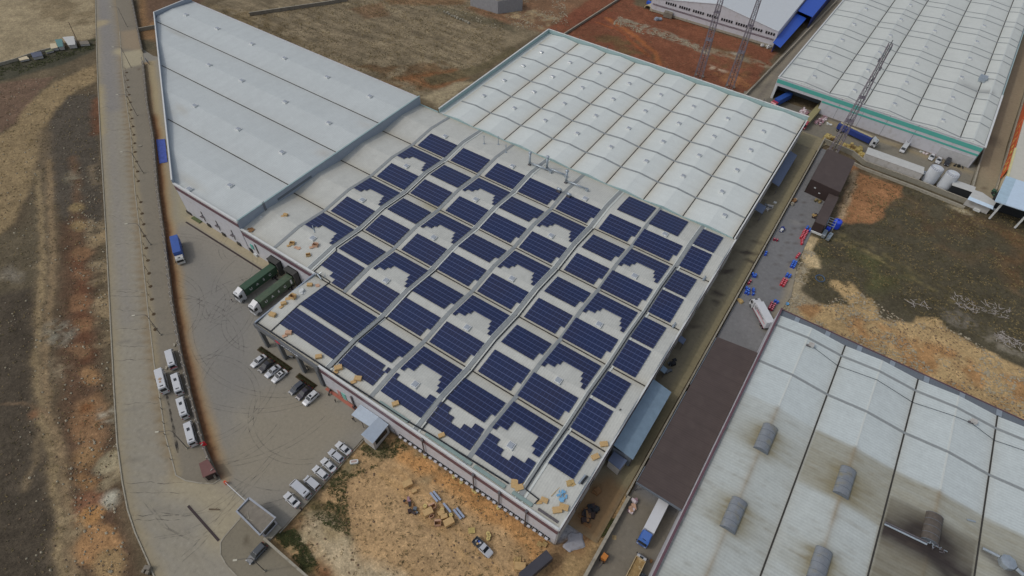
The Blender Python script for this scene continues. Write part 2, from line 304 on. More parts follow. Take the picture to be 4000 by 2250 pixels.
# ------------------------------------------------------------------ ground
def Pl(pts, c, fe=1.5, al=1., br=0): return ('poly', GW(pts), A(*c), fe, al, br)
def Ln(w, pts, c, fe=1., al=1., br=0): return ('line', (w, GW(pts)), A(*c), fe, al, br)
def El(x, y, r1, r2, c, fe=1., al=1., an=0., br=0):
    p = GW([(x, y)])[0]; return ('ell', (p[0], p[1], r1, r2, an), A(*c), fe, al, br)
DARK = (74, 67, 52); SCRUB = (66, 62, 50); TAN = (122, 108, 84); RED = (90, 70, 52); ORG = (136, 96, 60)
lay = [
 # far left field
 Pl([(-60,430),(240,200),(245,700),(300,1449),(-200,1449),(-300,900)], (78,68,53), 3),
 Pl([(-400,60),(60,-60),(240,-40),(243,68),(235,95),(130,118),(0,165),(-300,260)], (128,116,92), 2),
 Pl([(60,-30),(240,-40),(242,58),(160,62),(95,45),(70,10)], (104,92,70), 3, .8, 5),
 Pl([(-300,270),(0,162),(130,122),(200,108),(243,92),(243,122),(160,160),(0,205),(-300,330)], (62,60,48), 2),
 Pl([(-300,330),(0,208),(140,190),(90,235),(60,300),(0,330),(-200,420)], (94,76,62), 1.5, .9),
 Pl([(238,160),(190,182),(130,208),(95,240),(62,270),(40,310),(-60,380),(-120,620),(-60,640),(30,560),(75,470),(95,400),(110,320),(140,270),(190,228),(240,205)], (120,104,77), 1.6),
 Pl([(-100,640),(60,560),(90,430),(128,420),(120,700),(40,800),(-160,900)], (84,76,60), 4, .9),
 Pl([(125,300),(170,240),(236,235),(246,330),(262,560),(215,600),(165,570),(120,470)], (70,64,55), 1.5),
 Pl([(-200,800),(80,720),(100,900),(120,1050),(170,1449),(400,1800),(-200,1800)], (66,59,49), 2),
 Pl([(150,560),(215,540),(232,700),(245,880),(268,1080),(290,1250),(345,1449),(185,1449),(178,1250),(150,1080),(150,880)], (82,64,49), 3),
 Ln(1.0, [(180,395),(192,470),(188,560),(200,650)], RED, 2, .8), Ln(1.3, [(196,640),(208,740),(205,820),(218,900)], (90,60,42), 2, .7),
 Ln(1.6, [(245,250),(247,330)], (92,62,44), 2, .8),
 # double track
 Ln(2.0, [(108,330),(112,420),(115,520),(118,640),(112,760),(108,860),(100,950),(108,1050),(135,1130),(150,1220),(160,1320),(170,1449),(180,1600)], (98,86,68), 2, .6),
 Ln(.55, [(90,430),(100,500),(103,600),(104,700),(98,800),(92,900),(90,980),(103,1060),(128,1140),(140,1230),(150,1330),(160,1449),(170,1600)], (128,112,84), 1, .85),
 Ln(.55, [(122,400),(126,520),(130,620),(128,720),(122,820),(112,920),(112,1000),(128,1070),(150,1130),(166,1210),(176,1320),(190,1449),(205,1600)], (124,106,80), 1, .85),
 # pale and rusty mounds beside the road
 Ln(1.3, [(236,420),(246,470)], (118,104,82), 1.5, .7, 3), Ln(2.0, [(238,560),(250,640),(246,700)], TAN, 1.5, .9, 3), Ln(1.8, [(246,740),(258,800),(254,860)], (128,112,86), 1.5, .9, 3),
 El(190,520,2,1.5,(120,104,74)), El(196,566,2.2,1.5,(122,104,74)), El(205,635,2.4,1.6,(112,86,62)), El(203,690,2.2,1.4,(110,84,62)), El(198,760,2.6,2,(114,86,62)),
 El(206,815,2.4,1.6,(112,84,60)), El(202,880,2,1.4,(116,90,66)), El(228,945,3,1.6,(128,100,70)), El(250,600,1.8,3.4,(122,106,80)),
 Pl([(186,1010),(245,990),(272,1015),(262,1060),(245,1085),(225,1110),(190,1100),(180,1050)], (118,92,66), 1.5, .95), El(214,1028,1.4,1,(104,72,46)), El(212,1072,1.2,1,(98,66,42)),
 Pl([(190,1065),(240,1060),(262,1090),(250,1130),(205,1135)], (118,92,66), 1.5, .9),
 El(214,1148,2.8,2,(126,100,70)), El(214,1208,2.4,1.4,(124,96,66)), El(222,1268,2.8,2.4,(108,78,58)), El(228,1300,2,2,(146,110,70)), El(245,1368,4,3,(140,108,74)),
 El(280,1160,2,2.6,(132,122,98)), El(283,1195,2,3,(128,116,92),1,.9,0,2), El(272,1258,1.8,1.2,(150,146,130)), El(168,1315,3,2,(140,124,96),1,.8,0,1.5), El(270,1040,2,1.4,(140,134,118),1,.8,0,1),
 El(150,835,4,2.6,(122,118,104),2,.8,0,1.5), El(145,925,3,2,(116,104,84),2,.8,0,2), El(30,690,3,1.6,(112,106,94),2,.7), El(185,452,4,1.6,(118,112,94),1.5,.8,0,2),
 Ln(.2, [(0,1010),(60,1016),(125,1040)], (106,88,68), .6), El(80,1040,.9,.7,(118,88,64)), Ln(.5, [(95,1090),(85,1160),(60,1230)], (110,96,74), 1, .7),
 El(270,1420,3,2,(134,112,80)),
 # strip between road and grey shed, top
 Pl([(345,-60),(420,-60),(395,100),(352,98)], (110,86,60), 2), Pl([(360,-60),(700,-90),(500,5),(400,40),(372,60),(366,0)], (86,68,54), 2, .9),
 Pl([(352,100),(390,105),(392,122),(360,128)], (80,74,58), 1),
 # field behind the grey shed
 Pl([(505,25),(700,-60),(1290,-60),(1560,-60),(1480,20),(1270,125),(1180,190),(1100,270),(1060,245),(1000,232),(820,170)], (108,97,77), 2),
 Pl([(505,5),(650,25),(900,190),(1060,245),(1000,232),(700,110)], (92,80,58), 2, .7, 3),
 Pl([(860,165),(960,215),(1085,232),(1180,190),(1110,150),(1010,165),(930,160)], (92,72,50), 2, .85, 4),
 Pl([(1000,195),(1080,180),(1150,170),(1180,195),(1100,225)], (112,76,48), 2, .8), Pl([(1062,243),(1105,268),(1190,205),(1150,205)], (132,120,96), 1.5),
 Pl([(905,-40),(1170,-40),(1170,10),(1080,12),(980,10)], (104,80,56), 2, .8), Pl([(880,20),(960,5),(980,40),(920,45)], (104,80,58), 2, .7), 
 Pl([(1040,5),(1150,25),(1280,55),(1300,80),(1230,62),(1130,40)], (80,74,58), 1.5, .85), Pl([(1060,195),(1200,165),(1290,115),(1300,128),(1200,185),(1090,215)], (82,74,54), 1.5, .9),
 Pl([(1170,20),(1480,-60),(1560,-60),(1440,60),(1380,82),(1280,60)], (104,80,60), 2), Pl([(1240,10),(1330,20),(1420,40),(1400,75),(1300,65)], (136,120,92), 1.5, .85, 2.5),
 Pl([(1285,10),(1560,-60),(1440,30)], (114,86,64), 2, .7, 4),
 # red field
 Pl([(1560,-60),(1600,12),(1955,128),(1880,238),(1640,170),(1370,72),(1395,60)], (104,66,48), 1.5),
 Pl([(1430,100),(1560,80),(1640,120),(1700,190),(1600,160),(1480,120)], (90,72,48), 3, .85, 5), Pl([(1780,110),(1900,140),(1880,200),(1790,180)], (98,74,50), 3, .8, 4),
 Pl([(1440,20),(1560,30),(1530,60),(1430,62)], (100,60,44), 2, .8), Ln(.9, [(1530,45),(1600,90),(1650,130),(1665,185)], (136,84,50), 1.5, .9), Ln(.6, [(1500,55),(1560,75),(1630,140)], (128,72,42), 1, .7),
 Pl([(1790,175),(1880,185),(1895,228),(1820,205)], (134,92,60), 2, .9, 2), El(1805,172,3.4,1.6,(158,140,118),1.5,.9,0,1.5), El(1772,130,2.2,1,(128,122,106)), El(1850,134,1.5,.8,(138,132,118)),
 El(1928,160,2.6,1.6,(92,46,28)), Pl([(1560,40),(1700,85),(1770,118),(1765,128),(1680,98),(1550,55)], (118,108,92), 1, .9, 1.5), Pl([(1780,115),(1960,165),(1955,175),(1770,128)], (120,112,92), 1, .8, 2),
 # bottom yard of sandy soil
 Pl([(895,1112),(990,1095),(1400,1345),(1380,1449),(1330,1600),(740,1600),(700,1449),(640,1360),(735,1262)], (150,124,90), 1.5),
 Pl([(975,1092),(1395,1345),(1390,1385),(1100,1200),(960,1110)], (152,112,70), 2, .8),
 Pl([(885,1112),(1000,1098),(1060,1140),(1010,1165),(930,1150),(880,1200),(740,1290),(745,1262)], (112,102,76), 2, .9, 3), Pl([(900,1108),(1000,1098),(1040,1128),(960,1150)], (96,88,64), 2, .8, 2.5),
 Ln(1.8, [(742,1262),(830,1300),(868,1350)], (76,70,46), 1.5, .95, 2), Ln(2., [(730,1330),(790,1370),(820,1449),(850,1550)], (88,70,48), 1.5, .9, 3), Ln(1.5, [(700,1345),(740,1370),(770,1420)], (74,74,46), 1.2, .9, 2),
 Pl([(770,1290),(840,1300),(880,1345),(900,1400),(1010,1449),(1100,1600),(930,1600),(850,1449),(800,1380),(760,1330)], (150,136,110), 2, .95), Pl([(805,1325),(850,1330),(860,1350),(820,1352)], (128,110,74), 2, .7),
 Pl([(700,1360),(770,1400),(850,1449),(900,1600),(760,1600)], (110,74,50), 2, .9, 4), El(770,1372,2.6,2,(148,134,106),1.2,.9,0,2),
 Pl([(1000,1220),(1150,1270),(1260,1330),(1300,1449),(1100,1449),(950,1330)], (146,122,90), 4, .7), Ln(1.2, [(1020,1150),(1150,1235),(1290,1330),(1350,1400)], (158,118,74), 1.5, .8),
 Ln(.35, [(960,1190),(1100,1330),(1200,1449)], (158,128,86), 1, .6), Ln(.35, [(990,1180),(1130,1310),(1260,1449)], (158,126,84), 1, .6), Pl([(1030,1180),(1090,1190),(1110,1230),(1050,1225)], (112,100,76), 2, .7, 2),
 # soil beside the long shed, south end of the side lane
 Pl([(1395,1352),(1420,1340),(1520,1200),(1600,1200),(1560,1290),(1450,1449),(1400,1600),(1330,1600)], (112,90,64), 1.5), Ln(1.9, [(1575,1215),(1530,1290),(1470,1380),(1420,1470),(1380,1560)], (140,118,84), 1.5, .9),
 Ln(1.6, [(1500,1230),(1520,1290),(1450,1370)], (104,74,50), 2, .7), Pl([(1415,1310),(1440,1285),(1465,1300),(1455,1340),(1400,1365)], (140,140,142), .8, .9),
 # eastern field
 Pl([(2150,418),(2576,545),(2800,620),(2800,1120),(2576,1060),(1952,788),(1935,775),(1990,680),(2020,600),(2100,560)], (70,65,51), 1.5),
 Pl([(2200,470),(2400,520),(2576,580),(2576,700),(2400,640),(2200,560)], (84,68,50), 4, .7, 7), Pl([(2070,590),(2200,600),(2300,700),(2200,740),(2060,680)], (72,72,46), 4, .8, 6), Pl([(2480,560),(2700,620),(2700,800),(2540,720)], (92,72,50), 4, .8, 5),
 Pl([(2120,405),(2200,425),(2272,470),(2268,492),(2235,505),(2225,545),(2190,560),(2140,560),(2105,560),(2118,500),(2140,440)], (132,96,66), .8), Ln(.9, [(2148,430),(2140,470),(2120,530),(2112,560)], (150,134,108), 1, .8), El(2205,438,2.6,1.4,(160,146,120),1,.9),
 Pl([(2030,590),(2064,600),(2050,628),(2060,650),(2066,672),(2035,672),(2014,640)], (164,146,112), .6, .95), 
 Pl([(2020,660),(2040,664),(2030,700),(2012,730),(2060,760),(2000,800),(1950,790),(1935,775),(1975,715),(1995,690)], (134,122,98), .9, .95),
 Pl([(2072,765),(2100,762),(2128,765),(2142,770),(2118,740),(2088,720),(2095,705),(2112,702),(2130,718),(2140,728),(2138,705),(2155,712),(2172,745),(2195,752),(2222,800),(2290,812),(2310,790),(2360,800),(2380,825),(2440,860),(2500,885),(2576,930),(2800,1020),(2800,1120),(2576,1065),(2400,985),(2200,905),(2080,848),(1985,800),(2040,770)], (150,128,92), .5),
 Pl([(2150,790),(2260,830),(2400,880),(2576,960),(2800,1040),(2800,1110),(2576,1040),(2350,960),(2200,890),(2120,830)], (140,106,70), 2, .85, 3),
 Ln(1.0, [(1960,790),(2060,830),(2180,885),(2290,935),(2420,1000),(2576,1066)], (150,142,124), 1, .95, 1.5), Pl([(2000,770),(2060,765),(2075,775),(2040,800)], (134,100,66), 1, .8),
 Ln(.5, [(2060,585),(2170,625),(2280,690),(2400,755)], (108,98,66), 1, .8, 1.5), Ln(.5, [(2080,578),(2190,618),(2300,680),(2420,745)], (100,90,62), 1, .7, 1.5),
 El(2420,530,2.4,1,(150,140,116)), El(2415,800,4,3,(112,106,96),1.5,.55,0,1), El(2540,870,5,2.5,(118,112,100),1.5,.55,0,1),
 Pl([(2160,400),(2576,540),(2800,610),(2800,640),(2576,565),(2150,430)], (70,64,50), 1, .8),
]
def axis(lo, hi, a, b, st):
    v = [lo]
    t = lo
    mid = list(np.arange(a, b+1e-6, st)); out = []; d = st; t = a
    while t > lo: d *= 1.35; t -= d; out.append(max(t, lo))
    out2 = []; d = st; t = b
    while t < hi: d *= 1.35; t += d; out2.append(min(t, hi))
    return np.array(out[::-1]+mid+out2)
gx = axis(-2500, 2500, -212, 172, .58); gy = axis(-1500, 3500, -82, 282, .62)
nx, ny = len(gx), len(gy)
XX, YY = np.meshgrid(gx, gy); X = XX.ravel(); Y = YY.ravel()
Cg = paint(X, Y, A(86, 76, 59), lay, .5, 3., 3)
WN = fbm(X, Y, 1.7, 71)
mot = (fbm(X, Y, 9, 41)-.5)*.34+(fbm(X, Y, 2.6, 51)-.5)*.42+(WN-.5)*.38
Cg = np.clip(Cg*(1+mot[:, None]), 0, .8)
# ploughed streaks in the straw field behind the grey shed
fld = GW([(505,25),(700,-60),(1290,-60),(1270,125),(1100,230),(1060,245),(820,170)])
inf = np.clip(.5-sdpoly(X, Y, fld)/4, 0, 1); st_ = fbm(X*.22+Y*.02, Y*1.3, 1.6, 61)
Cg *= (1+inf*(st_-.5)*1.1)[:, None]
Z = -.16-.12*fbm(X, Y, 5, 33)
V = np.stack([X, Y, Z], 1)*K
idx = np.arange(nx*ny).reshape(ny, nx)
FQ = np.stack([idx[:-1, :-1], idx[:-1, 1:], idx[1:, 1:], idx[1:, :-1]], -1).reshape(-1, 4)
me = bpy.data.meshes.new('ground'); me.vertices.add(len(V)); me.vertices.foreach_set('co', V.ravel())
me.loops.add(FQ.size); me.loops.foreach_set('vertex_index', FQ.ravel()); me.polygons.add(len(FQ))
me.polygons.foreach_set('loop_start', np.arange(0, FQ.size, 4)); me.update(calc_edges=True)
at = me.color_attributes.new('Col', 'FLOAT_COLOR', 'POINT'); at.data.foreach_set('color', np.hstack([Cg, np.ones((len(V), 1))]).astype(np.float32).ravel())
M_soil = pmat('soil', .24, .9, .97, .9, fine=2.6, bdist=.3, speck=(1.5, .74, 1.3)); me.materials.append(M_soil)
go = bpy.data.objects.new('ground', me); COL.objects.link(go); go['kind'] = 'structure'

# ------------------------------------------------------------------ roads and paving
def P_(pts): return [G(x, y) for x, y in pts]
roadL = [(373,-140),(373,0),(375,96),(378,200),(383,342),(393,543),(405,750),(414,905),(427,1164),(439,1397),(444,1500),(450,1603),(458,1733),(479,1888),(499,1992),(528,2080),(585,2209),(610,2270),(700,2420)]
roadR = [(450,-140),(452,0),(468,124),(479,280),(492,383),(512,528),(528,750),(549,921),(564,1071),(582,1242),(603,1423),(621,1526),(644,1691),(668,1779),(688,1857),(725,1878),(782,1888),(835,1890),(862,1872)]
fore = [(937,2028),(875,2100),(862,2121),(862,2168),(885,2209),(924,2250),(1010,2420)]
M_road = pmat('asphalt', .08, .9, .93, .25, fine=6, bdist=.03, speck=(.9, .93, 1.05)); M_pav = pmat('paving', .07, 1.4, .93, .3, fine=6, bdist=.03, speck=(1.2, .92, 1.07))
road_poly = P_(roadL)[::-1]+P_(roadR)+P_([(960,1965),(1000,1995)])+P_(fore)
def tr(w, pts, c, fe=.6, al=.6, br=0): return ('line', (w, P_(pts)), A(*c), fe, al, br)
mid = [(410,0),(428,200),(440,400),(460,700),(480,950),(505,1250),(530,1500),(560,1750),(610,1950),(700,2120),(800,2300)]
sheet('road', road_poly, .0, A(123,118,106), [
    tr(1.2, roadR[:15], (118,106,85), 1.4, .8), tr(1.3, roadL, (128,118,96), 1.4, .85), tr(.25, [(x-14, y) for x, y in roadR[3:14]], (104,90,68), .4, .6),
    tr(1.6, [(x-18, y) for x, y in mid[:6]], (116,112,106), 2, .55), tr(.5, [(x+22, y) for x, y in mid], (120,114,100), 1, .5), tr(.4, [(x-36, y) for x, y in mid], (124,118,102), 1, .5),
    tr(2.5, [(405,0),(425,150),(432,300),(440,420)], (106,104,104), 3, .5), tr(1.6, [(383,342),(389,520)], (138,126,98), 1.5, .8), tr(2, [(470,200),(520,215),(560,225)], (146,136,110), 2, .8), tr(2.5, [(395,90),(330,110)], (142,130,104), 2, .9),
    ] + [tr(.14, [(450+i*7, y), (500+i*6, y-6), (560+i*5, y+4)], (98,94,86), .25, .6) for i, y in enumerate((905, 1340, 1600, 1700, 1800, 1912, 2025))]
      + [tr(.3, [(600,1990),(700,2005),(790,1990),(860,1950),(930,1890),(1010,1830)], (104,100,92), .5, .55), tr(.25, [(620,2100),(720,2080),(800,2030),(880,1975),(960,1900)], (104,100,92), .5, .5), tr(2.5, [(705,1890),(800,1920),(900,1990),(860,2090)], (138,128,104), 3, .6)],
    1.2, M_road, .25, .07, 9)
wallL = [(512,-120),(518,0),(541,114),(556,191),(564,248),(580,414),(603,543),(621,750),(629,802),(652,983),(678,1190),(709,1371),(740,1475),(748,1531),(776,1629),(807,1748),(854,1857)]
kerbR = roadR[1:]
pv = [(450,-140)]+roadR[1:]+[(854,1857)]+wallL[::-1][1:]
sheet('pavement', P_(pv), .1, A(108,102,90), [tr(.5, wallL, (104,96,82), 1, .4), tr(.7, [(x+6, y) for x, y in roadR[4:15]], (132,120,94), .8, .6),
    ('poly', P_([(470,125),(540,115),(556,200),(480,190)]), A(126,112,92), 2, .8), ('poly', P_([(478,205),(556,192),(566,250),(482,272)]), A(142,134,112), 1.2, .9),
     ('ell', (*G(655,1545), .6, .9, 0), A(52,50,48), .4, .8),
    ('poly', P_([(600,1450),(640,1440),(740,1530),(770,1640),(690,1720),(640,1600)]), A(100,96,88), 4, .5)]
    + [('ell', (*G(x, y), .55, .55, 0), A(66,54,38), .35, .9) for x, y in [(538,272)]], 1., M_pav, .15, .06, 5)
# yard in front of the long shed
yard = P_(wallL)[3:]+P_([(862,1872),(960,1965),(1010,2010)])+P_([(1098,2069),(1181,1981),(1414,1717),(1500,1640)])+[(50,-14.5),(13.6,-14.5),(13.6,1),(-33.9,1),(-60,16),(-93.5,37),(-104,44),(-110,42)]
def arc(cx, cy, r, a0, a1, n=9): return [(cx+r*math.cos(a0+(a1-a0)*i/n), cy+r*math.sin(a0+(a1-a0)*i/n)) for i in range(n+1)]
tyre = []
for k in range(44):
    a0 = rng.uniform(-2.6, -.6); r = rng.uniform(7, 20); cx, cy = rng.uniform(-8, 14), rng.uniform(-14, 4)
    tyre.append(('line', (.07, arc(cx, cy, r, a0, a0+rng.uniform(.5, 1.3))), A(70,68,64), .3, .7))
for cx, cy, r in ((22,-30,5), (30,-34,3.4), (24,-26,8), (36,-30,6), (12,-20,7)):
    tyre.append(('line', (.08, arc(cx, cy, r, rng.uniform(0, 6), rng.uniform(6, 9), 14)), A(72,69,64), .3, .7))
sheet('yard', yard, .02, A(117,113,104), [
    tr(1.3, [(x+22, y) for x, y in wallL[4:]], (142,120,86), 1.5, .85), tr(.8, [(x+12, y) for x, y in wallL[4:]], (112,80,54), 1.0, .9), tr(.4, [(x+7, y) for x, y in wallL[4:]], (86,58,40), .6, .9),  # brown dirt along the fence wall, with the wall's shadow painted in
    ('poly', P_([(640,470),(700,520),(760,860),(690,870)]), A(134,126,102), 4, .8), ('poly', P_([(566,250),(600,240),(640,470),(600,440)]), A(140,130,104), 3, .9),
    ('poly', P_([(770,1000),(1000,1200),(1000,1500),(850,1600),(770,1300)]), A(108,106,101), 6, .8),
    ('poly', P_([(1000,1550),(1250,1520),(1400,1650),(1180,1900),(950,1900),(860,1830)]), A(121,114,99), 5, .75), ('poly', [(13,-2.2),(13,0.5),(-33,.5),(-33,-2.2)], A(140,130,106), .8, .8),
    ('ell', (*G(1060,1600), 3, 1.6, .4), A(126,120,108), 1.5, .6, 1.5), ('ell', (*G(960,1640), 2.4, 1.4, 0), A(128,122,108), 1.5, .6, 1.5)]
    , .8, M_pav, .2, .06, 14)
# side lane between the sheds, and the paving beyond
sheet('side_lane', [(84.4,-12),(90.8,-12),(90.8,123),(84.4,123)], .02, A(106,100,84), [
    ('line', (1.1, [(89.6,-12),(90,40),(90,123)]), A(124,116,90), 1, .7), ('line', (.8, [(85.6,0),(85.6,123)]), A(78,72,62), 1, .7, 3),
    ('poly', [(84,-12),(91,-12),(91,-1),(87,0),(84,-4)], A(112,90,64), 2, .9)] + [('ell', (x, y, rx, ry, an), A(58,52,48), .4, .85) for x, y, rx, ry, an in
    ((88.5,70,2.2,.6,.5),(90,67.5,1.2,.5,.2),(86.5,61,2,.6,.9),(87,53,1.6,.8,.2),(87.6,50,.8,.6,0),(86.6,41,1.2,.4,.4),(89,75,1.6,.4,.1))], .9, M_road, .2, .1, 5)
sheet('lane_end', [(84.4,123.02),(91,123.02),(93,130),(84,130)], .02, A(122,114,92), [], 1, M_road)
sheet('loading_yard', [(91.6,-60),(100.2,-60),(100.2,50),(101.6,62),(99.6,74),(99.4,88),(101.5,101.6),(93.2,101.6),(93.2,124.8),(91.6,124.8)], .02, A(102,102,102), [
    ('poly', [(91,-60),(101,-60),(101,0),(91,0)], A(102,96,84), 3, .9), ('line', (1.0, [(99.6,50),(101,60),(99.4,72)]), A(132,122,100), 1.2, .7), ('ell', (95,88,1.2,.8,0), A(122,120,114), 1, .5)]
    + [('ell', (94+rng.uniform(0,4), rng.uniform(56,112), .5, .4, 0), A(72,66,60), .3, .6) for _ in range(22)], .9, M_road, .3, .1, 4)
sheet('factory_forecourt', [(62,141.8),(64.5,128.5),(91,127.4),(130.6,127.2),(131.4,143.4),(71,143.4)], .0, A(108,103,92), [
    ('line', (1, [(90,140),(130,139)]), A(130,116,88), 1.2, .6), ('poly', [(70,136),(84,134),(86,143),(70,144)], A(88,84,76), 3, .7)], 1.2, M_road, .3, .1, 6)
sheet('north_lane', [(61.8,133),(67.5,133),(70.2,143.3),(73.5,215),(77,290),(70,290),(66.6,215),(63.6,150)], .02, A(112,106,94), [
    ('line', (.4, [(65,140),(68.5,210)]), A(132,124,106), .8, .6), ('line', (.5, [(67,140),(70.5,210)]), A(94,88,80), .8, .6)], 1.4, M_road, .2, .08, 6)
sheet('east_lane', [(131.2,125),(136.9,125),(137.6,160),(142,250),(142,300),(135.5,300),(133.6,230),(131.4,170)], .02, A(124,115,96), [
    ('ell', (133.6,127.5,1.6,.9,.3), A(70,52,46), .5, .9), ('ell', (134.6,133,1,.5,1), A(76,62,50), .4, .8), ('ell', (134,160,2.4,3,0), A(100,92,78), 2, .7)], 1.2, M_road, .2, .1, 5)
sheet('forecourt', P_(fore)+[(62,-43.5),(45.2,-43.3),(44.6,-42.8)]+P_([(1010,2020),(960,1990)]), .1, A(108,102,88), [('ell', (*G(*p), .5, .4, 0), A(70,62,50), .3, .9) for p in ((970,2112),(967,2130),(977,2108))], 1, M_pav, .15, .07, 5)
def ribbon(mb, pts, w, z, seed=0):
    n = len(pts); r = np.random.RandomState(seed); V_ = []
    for i, p in enumerate(pts):
        a = pts[max(0, i-1)]; b = pts[min(n-1, i+1)]; d = Vector((b[0]-a[0], b[1]-a[1])); d.normalize(); ww = w*(.6+.8*r.rand())*(.35 if i in (0, n-1) else 1)
        V_ += [(p[0]-d.y*ww/2, p[1]+d.x*ww/2, z), (p[0]+d.y*ww/2, p[1]-d.x*ww/2, z)]
    mb.add(V_, [(2*i, 2*i+1, 2*i+3, 2*i+2) for i in range(n-1)])
def faint(name, rgb, al):
    m, nt, b = _new(name); b.inputs['Base Color'].default_value = (*rgb, 1); b.inputs['Roughness'].default_value = .9; N = nt.nodes.new
    tc = N('ShaderNodeTexCoord'); n1 = N('ShaderNodeTexNoise'); n1.inputs['Scale'].default_value = .7; n1.inputs['Detail'].default_value = 5; nt.links.new(tc.outputs['Object'], n1.inputs['Vector'])
    mr = N('ShaderNodeMapRange'); mr.inputs['From Min'].default_value = .36; mr.inputs['From Max'].default_value = .7; mr.inputs['To Max'].default_value = al; nt.links.new(n1.outputs['Fac'], mr.inputs['Value']); nt.links.new(mr.outputs[0], b.inputs['Alpha']); return m
mb = MB(); r_ = np.random.RandomState(4); q_ = 0
yp = [p for p in yard]
def okp(x, y): return sdpoly(np.array([x]), np.array([y]), yp)[0] < -1.2 and not (13 < x < 90 and y > -16.5) and not (x > 13 and y > -19)
for k in range(60):
    cx, cy = r_.uniform(-22, 38), r_.uniform(-36, 2); R_ = r_.uniform(4, 26); a0 = r_.uniform(0, 6.28); pts = arc(cx, cy, R_, a0, a0+r_.uniform(.5, 2.2), 26)
    for off in (0, .95):
        P2 = [(cx+(x-cx)*(R_+off)/R_, cy+(y-cy)*(R_+off)/R_) for x, y in pts]; run = []
        for p in P2+[(1e3, 1e3)]:
            if abs(p[0]) < 900 and okp(*p): run.append(p)
            else:
                if len(run) > 5: ribbon(mb, run, .16, .035+.0006*q_, k)
                run = []
        q_ = (q_+1) % 12
for pts in ([(620,2000),(700,2012),(790,1995),(860,1950),(930,1895),(1010,1835),(1090,1740)], [(600,2100),(700,2085),(800,2040),(880,1985),(960,1905),(1050,1800)], [(560,1960),(640,2060),(740,2110),(850,2060)], [(690,2190),(760,2130),(830,2050),(900,1960),(960,1860)]):
    W_ = P_(pts); F2 = []
    for a, b in zip(W_[:-1], W_[1:]): F2 += [(a[0]+(b[0]-a[0])*t, a[1]+(b[1]-a[1])*t) for t in (0, .25, .5, .75)]
    for off in (0, .9): ribbon(mb, [(x+off, y+off*.4) for x, y in F2], .16, .037+off*.001, 3)
o = mb.build('tyre_marks', faint('tyre_rubber', A(78,74,70), .34), fixn=False); o['kind'] = 'structure'
mb = MB(); ribbon(mb, [(G(652+i*2.35, 1540+i*12.1)) for i in range(20)], .42, .125, 9); o = mb.build('oil_trail', faint('oil_stain', A(40,38,36), 1.0), fixn=False); o['kind'] = 'structure'
mb = MB()
for k in range(16):
    t0 = r_.uniform(200, 2100); xL = np.interp(t0, [p[1] for p in roadL], [p[0] for p in roadL]); xR = np.interp(t0, [p[1] for p in roadR[:16]], [p[0] for p in roadR[:16]]); n = 9
    ribbon(mb, [G(xL+6+(xR-xL-10)*i/n, t0+r_.uniform(-5, 5)) for i in range(n+1)], .1, .012, k)
o = mb.build('road_cracks', faint('crack', A(84,80,72), .8), fixn=False); o['kind'] = 'structure'
M_conc = mat('concrete', A(132,127,114), .9, noise=.12, scale=1.5, bump=.2, stain=(A(96,90,78), .8, .6))
M_concd = mat('old_concrete', A(108,102,92), .92, noise=.18, scale=1.2, bump=.25, stain=(A(80,74,64), .6, .7))
def kerb(name, pts, w=.16, z0=-.1, z1=.17, m=None):
    o = edge_strip(name, pts, w, z0, z1, m).build(name, m or M_conc); o['kind'] = 'structure'; return o
kerb('kerb_verge', P_(roadL), .2, -.3, .16); kerb('kerb_pavement', P_(roadR[2:]), .2); kerb('kerb_forecourt', P_(fore), .2)
# dark grating channels
M_drain = mat('grating', A(48,38,38), .7, noise=.3, scale=8)
for nm, a, b in (('drainage_channel', (-31.8,-2.55), (13.2,-2.55)), ('gate_track', G(735,1976), G(855,2112))):
    d = math.atan2(b[1]-a[1], b[0]-a[0]); L = math.hypot(b[0]-a[0], b[1]-a[1]); mb = MB().obox((0,0,0), (L, .42, .03))
    o = mb.build(nm, M_drain); o.location = (K*(a[0]+b[0])/2, K*(a[1]+b[1])/2, K*.045); o.rotation_euler = (0,0,d); o['kind'] = 'structure'

# ------------------------------------------------------------------ loose stones and scrub (nobody could count them)
def scatter(name, polys, n, mk, m, label, cat, seed):
    r = np.random.RandomState(seed); vs = []; fs = []; o = 0
    for P, dens in polys:
        xs = [p[0] for p in P]; ys = [p[1] for p in P]; k = int(n*dens); qx = r.uniform(min(xs), max(xs), k*3); qy = r.uniform(min(ys), max(ys), k*3)
        ok = (sdpoly(qx, qy, P) < 0) & (fbm(qx, qy, 4, seed) > .47); qx, qy = qx[ok][:k], qy[ok][:k]
        for x, y in zip(qx, qy):
            v, f = mk(r); vs += [(K*(x+a), K*(y+b), K*(c-.13)) for a, b, c in v]; fs += [tuple(o+i for i in g) for g in f]; o += len(v)
    me = bpy.data.meshes.new(name); me.from_pydata(vs, [], fs); me.materials.append(m); ob = bpy.data.objects.new(name, me); COL.objects.link(ob)
    return tag(ob, label, cat, kind='stuff')
def mk_stone(lo, hi):
    def f(r):
        s = lo+(hi-lo)*r.rand()**2.5; a = r.uniform(0, 6.28); c, d = math.cos(a), math.sin(a)
        B = [(1,0,0),(.2,.8,0),(-.9,.3,0),(-.4,-.8,0),(.5,-.7,0),(.3,.1,.6),(-.35,0,.5)]
        v = [((x*c-y*d)*s, (x*d+y*c)*s*.8, z*s*r.uniform(.7,1.2)) for x, y, z in B]
        return v, [(0,1,5),(1,2,6,5),(2,3,6),(3,4,5,6),(4,0,5)]
    return f
